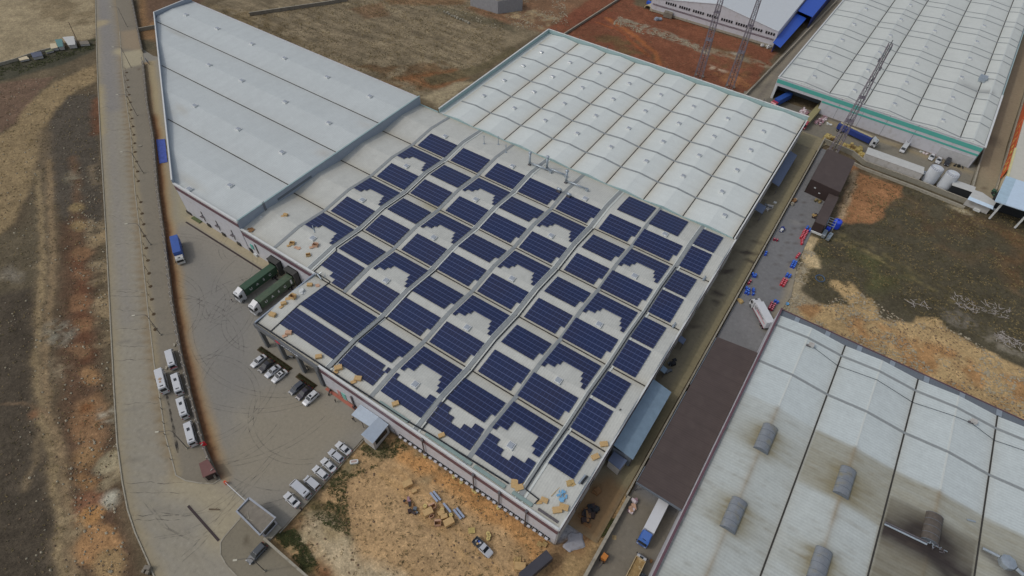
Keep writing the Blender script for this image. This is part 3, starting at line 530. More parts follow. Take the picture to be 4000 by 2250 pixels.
def mk_tuft(r):
    v = []; f = []
    for k in range(5):
        a = r.uniform(0, 6.28); h = r.uniform(.08, .2); w = r.uniform(.05, .12); ox, oy = r.uniform(-.2, .2, 2); c, d = math.cos(a)*w, math.sin(a)*w
        o = len(v); v += [(ox-c, oy-d, 0), (ox+c, oy+d, 0), (ox+d*1.2, oy-c*1.2, h)]; f.append((o, o+1, o+2))
    return v, f
west = GW([(0,210),(235,160),(262,560),(300,1449),(0,1449),(-60,800)]); wst2 = GW([(180,420),(258,420),(285,1000),(330,1449),(190,1449),(150,900)])
eastf = GW([(2150,430),(2600,560),(2600,900),(2380,820),(2290,800),(2210,770),(2060,760),(2010,700),(2060,600)]); eastb = GW([(1965,790),(2060,765),(2160,730),(2290,815),(2360,805),(2600,940),(2600,1060),(2200,905)])
rubb = GW([(2035,605),(2064,610),(2020,700),(2060,765),(1950,790),(1990,690)]); nf = GW([(520,30),(1270,-30),(1270,125),(1060,240),(850,180)]); sand = GW([(900,1120),(990,1105),(1390,1350),(1380,1449),(760,1449),(745,1290)])
redf = GW([(1560,-30),(1950,125),(1880,230),(1400,70)]); tip = GW([(1240,10),(1420,-20),(1430,60),(1300,75)]); wallr = GW([(1560,40),(1770,118),(1760,130),(1540,60)])
M_stone = mat('pale_stone', A(134,126,108), .95, noise=.3, scale=.6); M_stone2 = mat('brown_stone', A(104,88,70), .95, noise=.3, scale=.6)
scatter('loose_stones', [(west, .5), (wst2, .8), (rubb, .5), (eastb, .9), (tip, .5), (wallr, .35), (GW([(1070,10),(1160,10),(1300,90),(1240,70)]), .1)], 2600, mk_stone(.07, .38), M_stone, 'pale loose stones strewn over the soil of the fields', 'stones', 5)
scatter('clods', [(west, .8), (wst2, .8), (eastb, .5), (redf, .12), (sand, .1), (tip, .5), (nf, .15)], 2600, mk_stone(.06, .28), M_stone2, 'brown clods and rubble lying on the bare ground', 'clods', 6)
M_scrub = mat('dry_scrub', A(84,78,54), .95, noise=.35, scale=.7); M_straw = mat('straw_grass', A(122,108,74), .95, noise=.3, scale=.7); M_weed = mat('green_weed', A(70,74,44), .95, noise=.35, scale=.7)
scatter('scrub', [(west, .5), (eastf, .9), (nf, .7), (sand, .12), (redf, .12)], 3000, mk_tuft, M_scrub, 'low dark dry scrub dotted over the fields', 'scrub', 8)
scatter('dry_grass', [(nf, 1.2), (eastf, .7), (west, .6), (sand, .1)], 3000, mk_tuft, M_straw, 'pale straw coloured grass tufts on the fields', 'grass', 9)
scatter('weeds', [(GW([(740,1262),(900,1110),(1000,1100),(1030,1130),(870,1210),(880,1350),(800,1310)]), .35), (GW([(690,1345),(740,1330),(800,1420),(760,1430)]), .2), (GW([(0,165),(240,95),(240,120),(0,200)]), .3), (GW([(1600,1180),(1616,1190),(1520,1350),(1500,1350)]), .1)], 3000, mk_tuft, M_weed, 'green weeds along the kerbs and ditches', 'weeds', 10)
# ------------------------------------------------------------------ buildings
M_white = mat('white_cladding', A(160,160,164), .55, noise=.05, scale=.5, stain=(A(136,132,126), .7, .4)); M_whited = mat('dusty_white_wall', A(150,148,144), .7, noise=.08, scale=.6, stain=(A(118,112,100), .8, .5))
M_maroon = mat('maroon_band', A(84,62,68), .5, noise=.08); M_blueg = mat('blue_grey_cladding', A(122,130,140), .5, noise=.06, corr=('Y', 3.0), corr_amp=.06)
M_teal = mat('teal_paint', A(72,142,132), .5, noise=.05); M_grn = mat('green_grey_cladding', A(126,146,146), .5, noise=.06)
M_gut = mat('gutter_dark', A(48,46,42), .8, noise=.25, scale=1.2); M_sky = mat('skylight_sheet', A(116,120,120), .35, noise=.12, scale=1.0, spec=.5)
M_skyw = mat('walkway_sheet', A(166,170,166), .5, noise=.06); M_trim = mat('white_trim', A(172,174,172), .5, noise=.05); M_dark = mat('dark_opening', A(30,32,34), .7)
M_glass = mat('dark_glass', (.02,.025,.03), .12, noise=.02, spec=.7); M_galv = mat('galvanised', A(140,148,154), .38, metal=.55, noise=.12, scale=1.5); M_pipe = mat('grey_pipe', A(78,74,76), .5)
M_cable = mat('black_cable', A(30,32,36), .6); M_grntray = mat('green_grey_tray', A(112,128,124), .5); M_dome = mat('acrylic_dome', A(132,138,144), .2, noise=.1, spec=.6)
M_brown = mat('brown_sheet', A(65,56,53), .6, noise=.09, scale=.35, corr=('Y', .5), corr_amp=.06, stain=(A(74,65,61), .3, .4)); M_brownw = mat('dark_brown_wall', A(48,38,36), .7, noise=.08)
M_blue = mat('blue_sheet', A(36,70,150), .45, noise=.06); M_orange = mat('orange_cladding', A(176,84,50), .55, noise=.05); M_bluew = mat('pale_blue_sheet', A(160,176,190), .5, noise=.05)
M_lou = mat('louvre', A(86,92,98), .6, noise=.2, scale=4)
def zr(b, val, H, rise):
    for a, c in zip(val[:-1], val[1:]):
        if a-1e-6 <= b <= c+1e-6:
            t = (b-a)/(c-a); return H+rise*(1-abs(2*t-1))
    return H
def roof_mesh(name, parent, val, H, rise, a0, a1, na, base, swap=False, warm=None, layers=(), edge_h=.35, corr=None, seed=3, amp=.07, extra=None, dirt=.55, mname='roof', T=None):
    bs = []
    for u, v in zip(val[:-1], val[1:]):
        bs += [u+(v-u)*t for t in (0, .03, .08, .16, .3, .42, .499, .501, .58, .7, .84, .92, .97)]
    bs.append(val[-1]); mb = MB(); n = len(bs); vs = []
    for b in bs:
        A0, A1 = a0(b), a1(b)
        for i in range(na+1):
            a = A0+(A1-A0)*i/na; vs.append((b, a, zr(b, val, H, rise)) if swap else (a, b, zr(b, val, H, rise)))
    fs = [(j*(na+1)+i, j*(na+1)+i+1, (j+1)*(na+1)+i+1, (j+1)*(na+1)+i) for j in range(n-1) for i in range(na)]
    arr = np.array(vs); B = arr[:, 0] if swap else arr[:, 1]
    # skirt so that the roof has an edge
    rim = [i for i in range(na+1)]+[j*(na+1)+na for j in range(1, n)]+[(n-1)*(na+1)+i for i in range(na-1, -1, -1)]+[j*(na+1) for j in range(n-2, 0, -1)]
    k0 = len(vs); vs += [(vs[i][0], vs[i][1], H-edge_h) for i in rim]; m = len(rim)
    fs += [(rim[i], rim[(i+1) % m], k0+(i+1) % m, k0+i) for i in range(m)]
    arr = np.array(vs); X, Y = arr[:, 0], arr[:, 1]; B = X if swap else Y
    C = paint(X, Y, base, layers, .3, 3, seed)
    dv = np.min(np.abs(B[:, None]-np.array(val)[None, :]), axis=1)
    w = np.exp(-dv/1.1)*dirt*(.5+.9*fbm(X, Y, 5, seed+4)); C = C*(1-w[:, None])+np.array(warm or A(140,132,112))*w[:, None]
    C *= (1+(fbm(X, Y, 12, seed+1)-.5)*.07)[:, None]
    if extra: C = extra(X, Y, C)
    if T: vs = [T(p) for p in vs]
    mb.add(vs, fs); return mb.build('roof', pmat(mname, amp, .35, .5, 0, corr or (('X' if not swap else 'Y'), .5), .035, fine=2.2, spec=.35), parent, world=True, cols=np.clip(C, 0, .85), fixn=False)
def strip(parent, name, val, H, rise, a, w, b0, b1, m, swap=False, up=.03, th=.05, T=None):
    bs = [b0]+[x for u, v in zip(val[:-1], val[1:]) for x in (u, (u+v)/2) if b0 < x < b1]+([val[-1]] if b0 < val[-1] < b1 else [])+[b1]
    rings = []
    for b in bs:
        z = zr(b, val, H, rise)+up
        q = [(a-w/2, b, z), (a+w/2, b, z), (a+w/2, b, z+th), (a-w/2, b, z+th)]
        if swap: q = [(y, x, zz) for x, y, zz in q]
        rings.append([T(p) for p in q] if T else q)
    mb = MB().loft(rings); return mb.build(name, m, parent, world=True)
def straight(parent, name, p0, p1, w, h, m, T=None):
    mb = MB(); d = Vector((p1[0]-p0[0], p1[1]-p0[1], 0)); d.normalize(); n = Vector((-d.y, d.x, 0))*w/2
    R = [[(p[0]-n.x, p[1]-n.y, p[2]), (p[0]+n.x, p[1]+n.y, p[2]), (p[0]+n.x, p[1]+n.y, p[2]+h), (p[0]-n.x, p[1]-n.y, p[2]+h)] for p in (p0, p1)]
    if T: R = [[T(q) for q in r] for r in R]
    mb.loft(R); return mb.build(name, m, parent, world=True)
def vent_proto(parent, sx, sy, h=.34):
    v = MB().box(-sx/2, sx/2, -sy/2, sy/2, -.15, h, M_trim).build('roof_vent', None, parent, bevel=.03)
    d = MB(); a, b = sx/2-.12, sy/2-.12
    d.loft([[(-a,-b,h), (a,-b,h), (a,b,h), (-a,b,h)], [(-a*.8,-b*.8,h+.1), (a*.8,-b*.8,h+.1), (a*.8,b*.8,h+.1), (-a*.8,b*.8,h+.1)]])
    d.build('dome', M_dome, v, smooth=False); return v
def vents(parent, proto, pts, rz=0.):
    off = np.array(parent.location)/K
    for i, p in enumerate(pts):
        if i == 0: proto.location = tuple(K*(p[k]-off[k]) for k in range(3)); proto.rotation_euler = (0, 0, rz)
        else: partcopy(proto, parent, p, rz)
def wall(parent, name, p0, p1, z0, z1, th, m):      # vertical slab centred on p0-p1
    return straight(parent, name, (*p0, z0), (*p1, z0), th, z1-z0, m)

# ---- the long solar-covered warehouse --------------------------------------------------
H, RISE, B0 = 7.0, .8, 16.08
wh = thing('warehouse', 'long low warehouse under five ridged pale roof bays covered with dark blue solar arrays', 'warehouse', (36, -16.1, 0))
valA = [-16.08, 0.]; valB = [0., 16.08, 32.16, 48.24, 64.32]; valM = valA+valB[1:]
rb = A(158,159,153)
roof_mesh('roof', wh, valA, H, RISE, lambda b: 13.4, lambda b: 84.9, 60, rb, seed=4, mname='roof_sheet')
roof_mesh('roof', wh, valB, H, RISE, lambda b: -10.8, lambda b: 84.9, 80, rb, seed=5, mname='roof_sheet', layers=[('line', (1.0, [(-8.5,0),(-8.5,64)]), A(140,136,124), 2, .3),
    ('ell', (20.4, 31.6, 3, 1.2, 0), A(128,120,84), 1.5, .6), ('ell', (52, 46.8, 5, 1, 0), A(132,124,96), 1.5, .5)])
for b in valB[:-1]: straight(wh, 'valley_gutter', (-10.8 if b > .1 else 13.4, b, H+.01), (84.8, b, H+.01), .26, .05, M_gut)
for j in range(8):
    x = 11*j; b0 = .1 if j == 0 else (.1 if j == 1 else -15.9)
    if j == 2: b0 = .1
    wide = j % 2 == 1
    strip(wh, 'skylight_strip', valM, H, RISE, x-.05, .85 if not wide else .8, b0, 64.2, M_sky)
    if wide:
        strip(wh, 'walkway', valM, H, RISE, x+.72, .34, b0, 64.2, M_skyw, up=.05, th=.06)
        strip(wh, 'walkway', valM, H, RISE, x-.62, .2, b0, 64.2, M_skyw, up=.05, th=.05)
def roofpath(parent, name, pts, r, m, up=.12):
    P = []
    for (x0, y0), (x1, y1) in zip(pts[:-1], pts[1:]):
        ys = sorted([y0]+[v for v in (k*8.04 for k in range(-2, 9)) if min(y0, y1) < v < max(y0, y1)]+[y1], reverse=y1 < y0) if abs(y1-y0) > .01 else [y0, y1]
        for y in ys:
            t = (y-y0)/(y1-y0) if abs(y1-y0) > .01 else (0 if not P or y == y0 else 1)
            x = x0+(x1-x0)*t
            P.append((x, y, zr(y, valM, H, RISE)+up))
        if abs(y1-y0) <= .01: P[-2] = (x0, y0, P[-2][2]); P[-1] = (x1, y1, P[-1][2])
    return MB().path(P, r, 4, m).build(name, m, parent, world=True)
roofpath(wh, 'cable_tray', [(33.9, 17), (33.9, .2), (33.6, -.2), (33.6, -14.9)], .13, M_cable); roofpath(wh, 'cable_tray', [(55.9, 48), (55.9, -14.9)], .15, M_cable)
roofpath(wh, 'cable_tray', [(77.05, 48), (77.05, -13.6)], .14, M_cable); roofpath(wh, 'cable_tray', [(11.9, 47), (11.9, 8.0), (12.5, 7.6), (12.5, .6), (17.5, .5), (17.4, -15.9)], .1, M_cable)
MB().path([(13.6,-15.9,7.3), (52,-15.3,7.3), (58,-14.9,7.35), (74.2,-14.4,7.4)], .16, 4).build('cable_tray', M_cable, wh, world=True)
MB().path([(77.05,-13.6,7.4), (79.8,-13.8,7.4), (79.6,-14.8,7.4)], .12, 4).build('cable_tray', M_cable, wh, world=True)
for x0, x1 in ((46, 53), (57, 67), (67.6, 74), (75.5, 79.4)): MB().box(x0, x1, -15.5, -14.9, 7.1, 7.36).build('cable_duct', M_grntray, wh, world=True)
MB().box(80.5, 84.3, -15.3, -14.9, 7.1, 7.3).build('cable_duct', M_pipe, wh, world=True)
# walls
wall(wh, 'front_wall', (31.3,-16.1), (84.9,-16.1), 0, 7.0, .2, M_white); wall(wh, 'maroon_band', (31.2,-16.22), (85.0,-16.22), 5.35, 6.6, .1, M_maroon)
wall(wh, 'parapet', (31.2,-16.0), (85.0,-16.0), 7.0, 7.35, .4, M_trim); wall(wh, 'plinth', (31.3,-16.24), (84.9,-16.24), 0, .35, .1, M_concd)
wall(wh, 'front_wall', (-10.9,.1), (13.4,.1), 0, 7.0, .2, M_white); wall(wh, 'maroon_band', (-10.85,-.03), (13.35,-.03), 5.35, 6.5, .1, M_maroon); wall(wh, 'parapet', (-10.85,.15), (13.6,.15), 7.0, 7.4, .45, M_trim)
wall(wh, 'side_wall', (85.0,-16.1), (85.0,64.4), 0, 6.9, .2, M_whited); wall(wh, 'eaves_trim', (85.05,-16.1), (85.05,64.4), 6.9, 7.2, .3, M_trim); wall(wh, 'maroon_band', (85.16,-16.0), (85.16,64.4), 5.6, 6.4, .1, M_maroon)
wall(wh, 'back_wall', (-10.8,64.5), (-4.4,64.5), 0, 7.0, .2, M_whited); wall(wh, 'parapet', (-10.8,64.4), (-4.2,64.4), 7.0, 7.25, .25, M_grn)
wall(wh, 'side_wall', (13.4,-12.5), (13.4,0), 0, 7.0, .2, M_white); wall(wh, 'parapet', (13.3,-16.1), (13.3,.2), 7.0, 7.5, .3, M_blueg)
# recessed porch on the corner: grey frame, columns, glazed wall behind
M_porch = mat('porch_grey', A(84,86,88), .6); M_cream = mat('cream_wall', A(168,156,130), .7, noise=.06)
wall(wh, 'porch_beam', (13.2,-16.4), (31.3,-16.4), 6.0, 7.35, .35, M_porch); wall(wh, 'porch_beam', (13.3,-16.4), (13.3,-12.6), 6.0, 7.3, .3, M_porch)
for x in (14.2, 19.6, 25.2, 30.6): MB().box(x-.4, x+.4, -16.6, -15.9, 0, 6.0).build('porch_column', M_porch, wh, world=True)
wall(wh, 'porch_wall', (13.4,-13.2), (31.3,-13.2), 0, 6.4, .2, M_cream); wall(wh, 'porch_return', (31.3,-13.2), (31.3,-16.0), 0, 7, .2, M_white)
MB().box(13.4, 31.3, -16.0, -13.3, 6.3, 6.5).build('porch_ceiling', M_porch, wh, world=True)
for x in (15.5, 21.5, 27): MB().box(x, x+3, -13.38, -13.3, .6, 2.6).build('window', M_glass, wh, world=True)
# lettering on the porch beam, too small to read: a red crest and a row of silver letters
M_red = mat('sign_red', A(170,44,60), .5); M_silver = mat('silver_letter', A(176,180,186), .35, metal=.4)
mb = MB(); mb.obox((20.0,-16.62,6.85), (.9,.06,.22), 0, M_red, rx=0); mb.obox((20.35,-16.62,6.55), (.9,.06,.2), 0, M_red); mb.obox((19.75,-16.62,6.6), (.25,.06,.5), 0, M_red); mb.build('sign_crest', None, wh, world=True)
for i in range(8):
    x = 21.3+i*.62; mb = MB(); mb.obox((x,-16.62,6.65), (.09,.06,.55)); mb.obox((x+.2,-16.62,6.86 if i % 2 else 6.62), (.34,.06,.1)); mb.obox((x+.36,-16.62,6.75 if i % 3 else 6.55), (.09,.06,.34)); mb.build('sign_letter', M_silver, wh, world=True)
# row of small hooded windows at the foot of the front wall
w0 = MB().box(-.5, .5, -.22, .12, -.45, .45, M_dark).build('window', None, wh); MB().box(-.28, .28, -.6, -.2, -.02, .26).build('hood', M_white, w0)
vents(wh, w0, [(51.3+i*1.19, -16.12, 1.15) for i in range(28)])
for x in (57.1, 68.3, 73.7, 79.1):
    MB().tube((x,-16.5,0), (x,-16.5,7.0), .13, None, 6).box(x-.22, x+.22, -16.7, -16.1, 6.75, 7.15).build('drainpipe', M_pipe, wh, world=True)
MB().tube((50,-16.35,0),(49.7,-16.35,2.6),.05,None,5).build('drainpipe', M_pipe, wh, world=True)
for x in (36.6,): MB().box(x-.5, x+.5, -16.32, -16.2, 0, 2.4).build('door', mat('green_door', A(96,150,140), .5), wh, world=True)
MB().box(34.9, 35.7, -16.32, -16.2, 0, 2.2).build('door', mat('pink_door', A(150,104,98), .6), wh, world=True); MB().box(39.0, 39.3, -16.5, -16.2, 0, 4).build('drainpipe', M_pipe, wh, world=True)
MB().box(31.6, 43.5, -16.9, -16.2, .02, .1).build('red_path', mat('red_path', A(140,84,70), .8), wh, world=True)
MB().box(11.2, 12.3, -.05, .05, 0, 1.0).build('vent_grille', M_gut, wh, world=True)
for x in (-10.0,): MB().box(x-.5, x+.5, -.12, .0, 0, 1.4).build('door', M_dark, wh, world=True)
MB().box(-8.9, -7.9, -.5, -.05, 0, .7).build('air_conditioner', M_trim, wh, world=True); MB().box(-9.3,-8.4,-.16,-.03,2.0,3.4).build('sign_board', M_teal, wh, world=True)
for x in (-7.2,): MB().box(x-.2, x+.2, -.12, 0, 1.4, 4.4).build('window', M_glass, wh, world=True)
# dock shelters
M_dock = mat('dock_rubber', A(58,58,56), .8); 
for i, x in enumerate((-.2, 5.4)):
    MB().box(x-1.6, x-1.2, -1.3, -.02, 0, 3.9).box(x+1.2, x+1.6, -1.3, -.02, 0, 3.9).box(x-1.6, x+1.6, -1.45, -.02, 3.9, 4.2).box(x-1.6, x+1.6, -.2, -.02, 0, 4.2).build('dock_shelter', M_dock, wh, world=True)
# smoke vents on the roof
vp = vent_proto(wh, 1.35, 1.35); vl = []
for y in (7.2, 23.3, 39.5, 55.5):
    for x in (5.43, 27.6, 49.3, 70.8): vl.append((x, y, H+RISE*.9))
vl += [(49.3, -8.9, H+RISE*.9), (70.8, -8.8, H+RISE*.9)]
vents(wh, vp, vl)
# side lane clutter on the east wall: lean-to canopies are their own things
for y in (-9, -4, 2, 24, 27, 31, 37, 44, 49, 58): MB().box(85.05, 85.16, y-.8, y+.8, 1.2, 2.6).build('window', M_glass, wh, world=True)

# ---- the grey shed, upper left ------------------------------------------------------------
gs = thing('grey_shed', 'tall plain pale grey shed with four ridged bays, slanting roadside wall and parapet', 'shed', (-40, 0, 0))
HL, RL = 9.15, .6; valL = [0., 16.0, 32.1, 48.2, 64.5]
def wx(b): return -34.0-b/.627 if b < 50.2 else -114.1
roof_mesh('roof', gs, valL, HL, RL, lambda b: wx(b)+.25, lambda b: -11.0, 70, A(158,163,162), seed=7, mname='roof_sheet_grey', dirt=.25, warm=A(138,134,124), amp=.05, corr=('X', .4),
    layers=[('ell', (-60, 20, 3, 1.4, .2), A(140,134,118), 1.5, .4), ('ell', (-31, 2.6, 4, .8, 0), A(142,134,114), 1.5, .4), ('ell', (-98, 47, 4, .8, 0), A(136,132,120), 1.5, .5), ('ell', (-14, 30, 2, 1, 0), A(146,136,120), 1.5, .4), ('ell', (-14, 45, 2, 1, 0), A(146,136,120), 1.5, .4)])
for b in valL[1:-1]: straight(gs, 'valley_gutter', (wx(b)+.3, b, HL+.01), (-11.0, b, HL+.01), .24, .05, M_gut)
wall(gs, 'front_wall', (-34,0), (-10.9,0), 0, 9.4, .2, M_white); wall(gs, 'maroon_band', (-34,-.13), (-10.8,-.13), 7.9, 8.95, .1, M_maroon); wall(gs, 'parapet', (-34.2,.05), (-10.7,.05), 9.4, 9.8, .45, M_trim)
# gable-following east wall above the lower roof
rp = []
for b in [0, 64.5]: rp.append((b, 9.78))
mb = MB(); poly = [(b, z) for b, z in rp]
mb.loft([[(-11.0, b, 0), (-10.8, b, 0), (-10.8, b, z), (-11.0, b, z)] for b, z in poly]); mb.build('side_wall', M_blueg, gs, world=True)
mb = MB(); mb.loft([[(-11.08, b, z), (-10.72, b, z), (-10.72, b, z+.1), (-11.08, b, z+.1)] for b, z in poly]); mb.build('parapet', M_grn, gs, world=True)
MB().box(-10.8, -10.7, 11.4, 22.2, 7.9, 8.5).build('louvre', M_lou, gs, world=True)
mb = MB()
for y in (7.3, 7.7): mb.tube((-10.6,y,7.2), (-10.6,y,10.4), .05, None, 4)
for k in range(9): mb.tube((-10.6,7.3,7.5+k*.33), (-10.6,7.7,7.5+k*.33), .035, None, 4)
mb.build('ladder', M_pipe, gs, world=True); MB().obox((-9.9,5.3,7.55), (.5,.4,.35), .3).build('junction_box', M_trim, gs, world=True)
wl = [(-34.0,0.)]+[(wx(b), b) for b in (6,12,18,24,30,36,42,50.2)]+[(-114.1,64.5)]
edge_strip('w', wl, .25, 0, HL+1.5, None).build('roadside_wall', M_blueg, gs, world=True)
edge_strip('w', wl, .34, HL+1.5, HL+1.6, None).build('parapet', M_trim, gs, world=True)
wall(gs, 'back_wall', (-114.1,64.6), (-10.9,64.6), 0, HL+.12, .2, M_white)
vp = vent_proto(gs, 1.5, 1.25)
vents(gs, vp, [(x, y, HL+RL*.93) for x, y in ((-105.8,56.3),(-89.6,56.3),(-72.7,56.2),(-57.8,56.2),(-39.4,56.1),(-22.1,55.9),(-72.7,40.1),(-57.8,40),(-39.2,39.8),(-22,39.7),(-57.7,23.8),(-39.2,23.6),(-22.2,23.5),(-22.2,7.3))]+[(-29.4,1.0,HL+.15)])
w0 = MB().box(-.16, .16, -.08, .1, -1.6, 1.6, M_glass).build('window', None, gs); MB().box(-.55, .55, -.6, 0, .0, .12).build('awning', M_pipe, w0)
vents(gs, w0, [(x, -.1, 2.9) for x in (-26.6, -21.0, -15.4)])
MB().box(-34.5, -32.6, -.3, -.1, 0, .8).build('grille', M_gut, gs, world=True)
for x in (-26, -20.4, -14.8): MB().box(x-.2, x+1.0, -.35, -.1, .1, 1.0).build('vent_grille', M_gut, gs, world=True)
MB().box(-31.8, -28.6, -1.0, -.1, .02, .25).build('planting', mat('planting', A(70,78,50), .9, noise=.3, scale=5), gs, world=True)

# ---- the white hall behind the warehouse ---------------------------------------------------
wb = thing('white_hall', 'wide white hall with eight ridged bays and a tall parapet behind the solar roof', 'hall', (40, 94, 0))
valW = [-4.6]+[8.2+10.55*i for i in range(8)]; valW[8] = 84.2
valW = valW[:9]; valW = [-2.35-0]+valW[1:]
roof_mesh('roof', wb, valW, H, .52, lambda b: 64.5, lambda b: 123.9, 60, A(172,177,174), swap=True, seed=8, mname='roof_sheet_white', dirt=.6, warm=A(150,140,118), amp=.04, T=lambda p: (p[0]-(1.9*(64.3-max(64.3, p[1]))/-60 if 0 else 0), p[1], p[2]))
for b in valW[1:-1]: straight(wb, 'valley_gutter', (b, 64.6, H+.01), (b, 123.8, H+.01), .24, .05, M_gut)
for k in range(5): strip(wb, 'skylight_strip', valW, H, .52, 73.0+10.66*k, .55, valW[0]+.1, 84.1, M_sky, swap=True)
E_ = [(b, zr(b, valW, H, .52)) for u, v in zip(valW[:-1], valW[1:]) for b in (u, (u+v)/2)]+[(84.3, H)]
mb = MB(); mb.loft([[(b, 64.33, 6.6), (b, 64.55, 6.6), (b, 64.55, z+.14), (b, 64.33, z+.14)] for b, z in E_]); mb.build('eaves_trim', M_grn, wb, world=True)
wall(wb, 'west_wall', (-3.9,64.6), (-3.9,124.4), 0, 8.3, .25, M_grn); wall(wb, 'north_wall', (-4.0,124.3), (84.7,124.3), 0, 8.3, .25, M_grn)
wall(wb, 'parapet', (-3.9,64.5), (-3.9,124.4), 8.3, 8.4, .4, M_trim); wall(wb, 'parapet', (-4.0,124.3), (84.8,124.3), 8.3, 8.4, .4, M_trim)
wall(wb, 'east_wall', (84.6,64.5), (84.6,124.3), 0, 7.0, .2, M_whited); wall(wb, 'eaves_trim', (84.7,64.5), (84.7,124.3), 6.95, 7.25, .3, M_trim); wall(wb, 'maroon_band', (84.76,64.5), (84.76,124.2), 5.6, 6.4, .1, M_maroon)
MB().box(-3.8,-2.2,64.6,124.1,6.6,7.0).build('roof_margin', M_skyw, wb, world=True)
vp = vent_proto(wb, 1.15, 1.25, .4); wv = []
for i in range(8):
    x = ([2.2]+[13.1+10.55*j for j in range(7)])[i]
    for k in range(4): wv.append((x-.3, 78.4+10.68*k, H+.42))
wv.append((79.8, 70.4, H+.35)); vents(wb, vp, wv)
for x in (8.2, 18.7, 39.9, 71.3, -1): MB().tube((x,124.4,7.6),(x,124.4,9.2),.1,None,5).build('spout', M_pipe, wb, world=True)

# ---- the teal-banded factory, upper right -----------------------------------------------------
ta = math.radians(-2.1); tf = thing('teal_factory', 'long white factory with two teal bands along its front and close pairs of roof strips', 'factory', (70.4, 142.9, 0), 0)
def TT(p):
    x, y, z = p; c, s = math.cos(ta), math.sin(ta); return (70.4+x*c-y*s, 142.9+x*s+y*c, z)
valT = [0, 15.8, 26.1, 39.5, 52.8, 59.0]; HT, RT = 7.0, .7
def soot(X, Y, C):
    x, y = X, Y   # local to the factory grid
    d = np.abs((y-33)-(-.18*(x-52)-.9*np.sin((x-46)*.35)))
    w = np.exp(-d/1.6)*np.clip((x-45.5)/3, 0, 1)*np.clip((58-x)/2, 0, 1)*.5*(.6+.8*fbm(x*.3, y*3, 2, 5)); return C*(1-w[:, None])+np.array(A(70,68,66))*w[:, None]
roof_mesh('roof', tf, valT, HT, RT, lambda b: .4, lambda b: 150, 130, A(168,171,166), swap=True, seed=9, mname='roof_sheet_teal', dirt=.3, warm=A(136,138,128), amp=.05, T=TT, extra=soot, layers=[('ell', (12, 2.2, 3, .8, 0), A(146,146,142), 1, .6)])
for b in valT[1:-1]: straight(tf, 'valley_gutter', (b, .5, HT+.01), (b, 149, HT+.01), .26, .05, M_gut, T=TT)
for k in range(11):
    for d in ((-4.8, 0) if k else (0,)): strip(tf, 'skylight_strip', valT, HT, RT, 16.4+15.1*k+d-15.1+ (0 if k else 0), .42, .6, 58.8, M_sky, swap=True, T=TT)
for b, h in ((7.9, 1), (20.9, 1), (32.8, 1), (46.1, 1), (55.9, 1)): straight(tf, 'ridge_cap', (b, .5, HT+RT*.97), (b, 149, HT+RT*.97), .5, .06, M_skyw, T=TT)
def twall(name, a, b, z0, z1, th, m): 
    p, q = TT((a[0], a[1], 0)), TT((b[0], b[1], 0)); return wall(tf, name, p[:2], q[:2], z0, z1, th, m)
twall('front_wall', (14.8,0), (59.0,0), 0, 4.6, .25, M_white); twall('front_wall', (0,0), (59.0,0), 4.6, 7.3, .25, M_white)
twall('teal_band', (0,-.16), (59.05,-.16), 5.55, 6.75, .08, M_teal); twall('teal_band', (14.9,-.16), (59.05,-.16), 4.15, 4.7, .08, M_teal)
twall('parapet', (-.1,0), (59.1,0), 7.3, 7.4, .4, M_trim); twall('plinth', (14.8,-.18), (53,-.18), 0, .5, .1, M_concd)
twall('corner_pier', (.1,0), (.7,0), 0, 4.6, .4, M_trim); twall('bay_back_wall', (.2,6.5), (14.8,6.5), 0, 6.5, .2, M_lou); twall('bay_side_wall', (14.8,0), (14.8,6.5), 0, 6.5, .2, M_lou)
twall('west_wall', (0,0), (0,150), 0, 7.3, .25, M_white); twall('parapet', (0,-.1), (0,150), 7.3, 7.42, .4, M_trim)
twall('east_wall', (59.1,0), (59.1,150), 0, 7.1, .25, M_lou); twall('eaves_trim', (59.3,0), (59.3,34), 7.0, 7.25, .5, M_trim); twall('eaves_trim', (59.3,34), (59.3,150), 7.0, 7.2, .25, M_grn)
twall('roller_door', (50,-.2), (58.5,-.2), .1, 3.4, .1, mat('roller_door', A(150,150,150), .5, corr=('Z', 6), corr_amp=.1))
for x in (20, 27, 34, 42): twall('wall_joint', (x,-.14), (x+.08,-.14), .5, 7.2, .05, M_lou)
vp = vent_proto(tf, 1.3, 1.2, .35); tv = []
for x, ys in ((9.0, (6.6,21.9,37,51.8,67.5,82)), (21.6, (6.2,21.5,36,51.2,66.6,81.7)), (33.4, (6.1,21.6,36.2,50,65,80)), (46.9, (6,21.2,36.2,51.4,66,81))):
    for y in ys: tv.append(TT((x, y, HT+RT*.85)))
vents(tf, vp, tv, ta)
q = TT((52.6, 40.6, HT)); MB().obox((q[0],q[1],q[2]+.7), (2.2,2.0,1.1), ta, M_galv).obox((q[0]-.2,q[1]-1.6,q[2]+.45), (1.8,1.4,.6), ta, M_galv).build('extract_fan', None, tf, world=True)

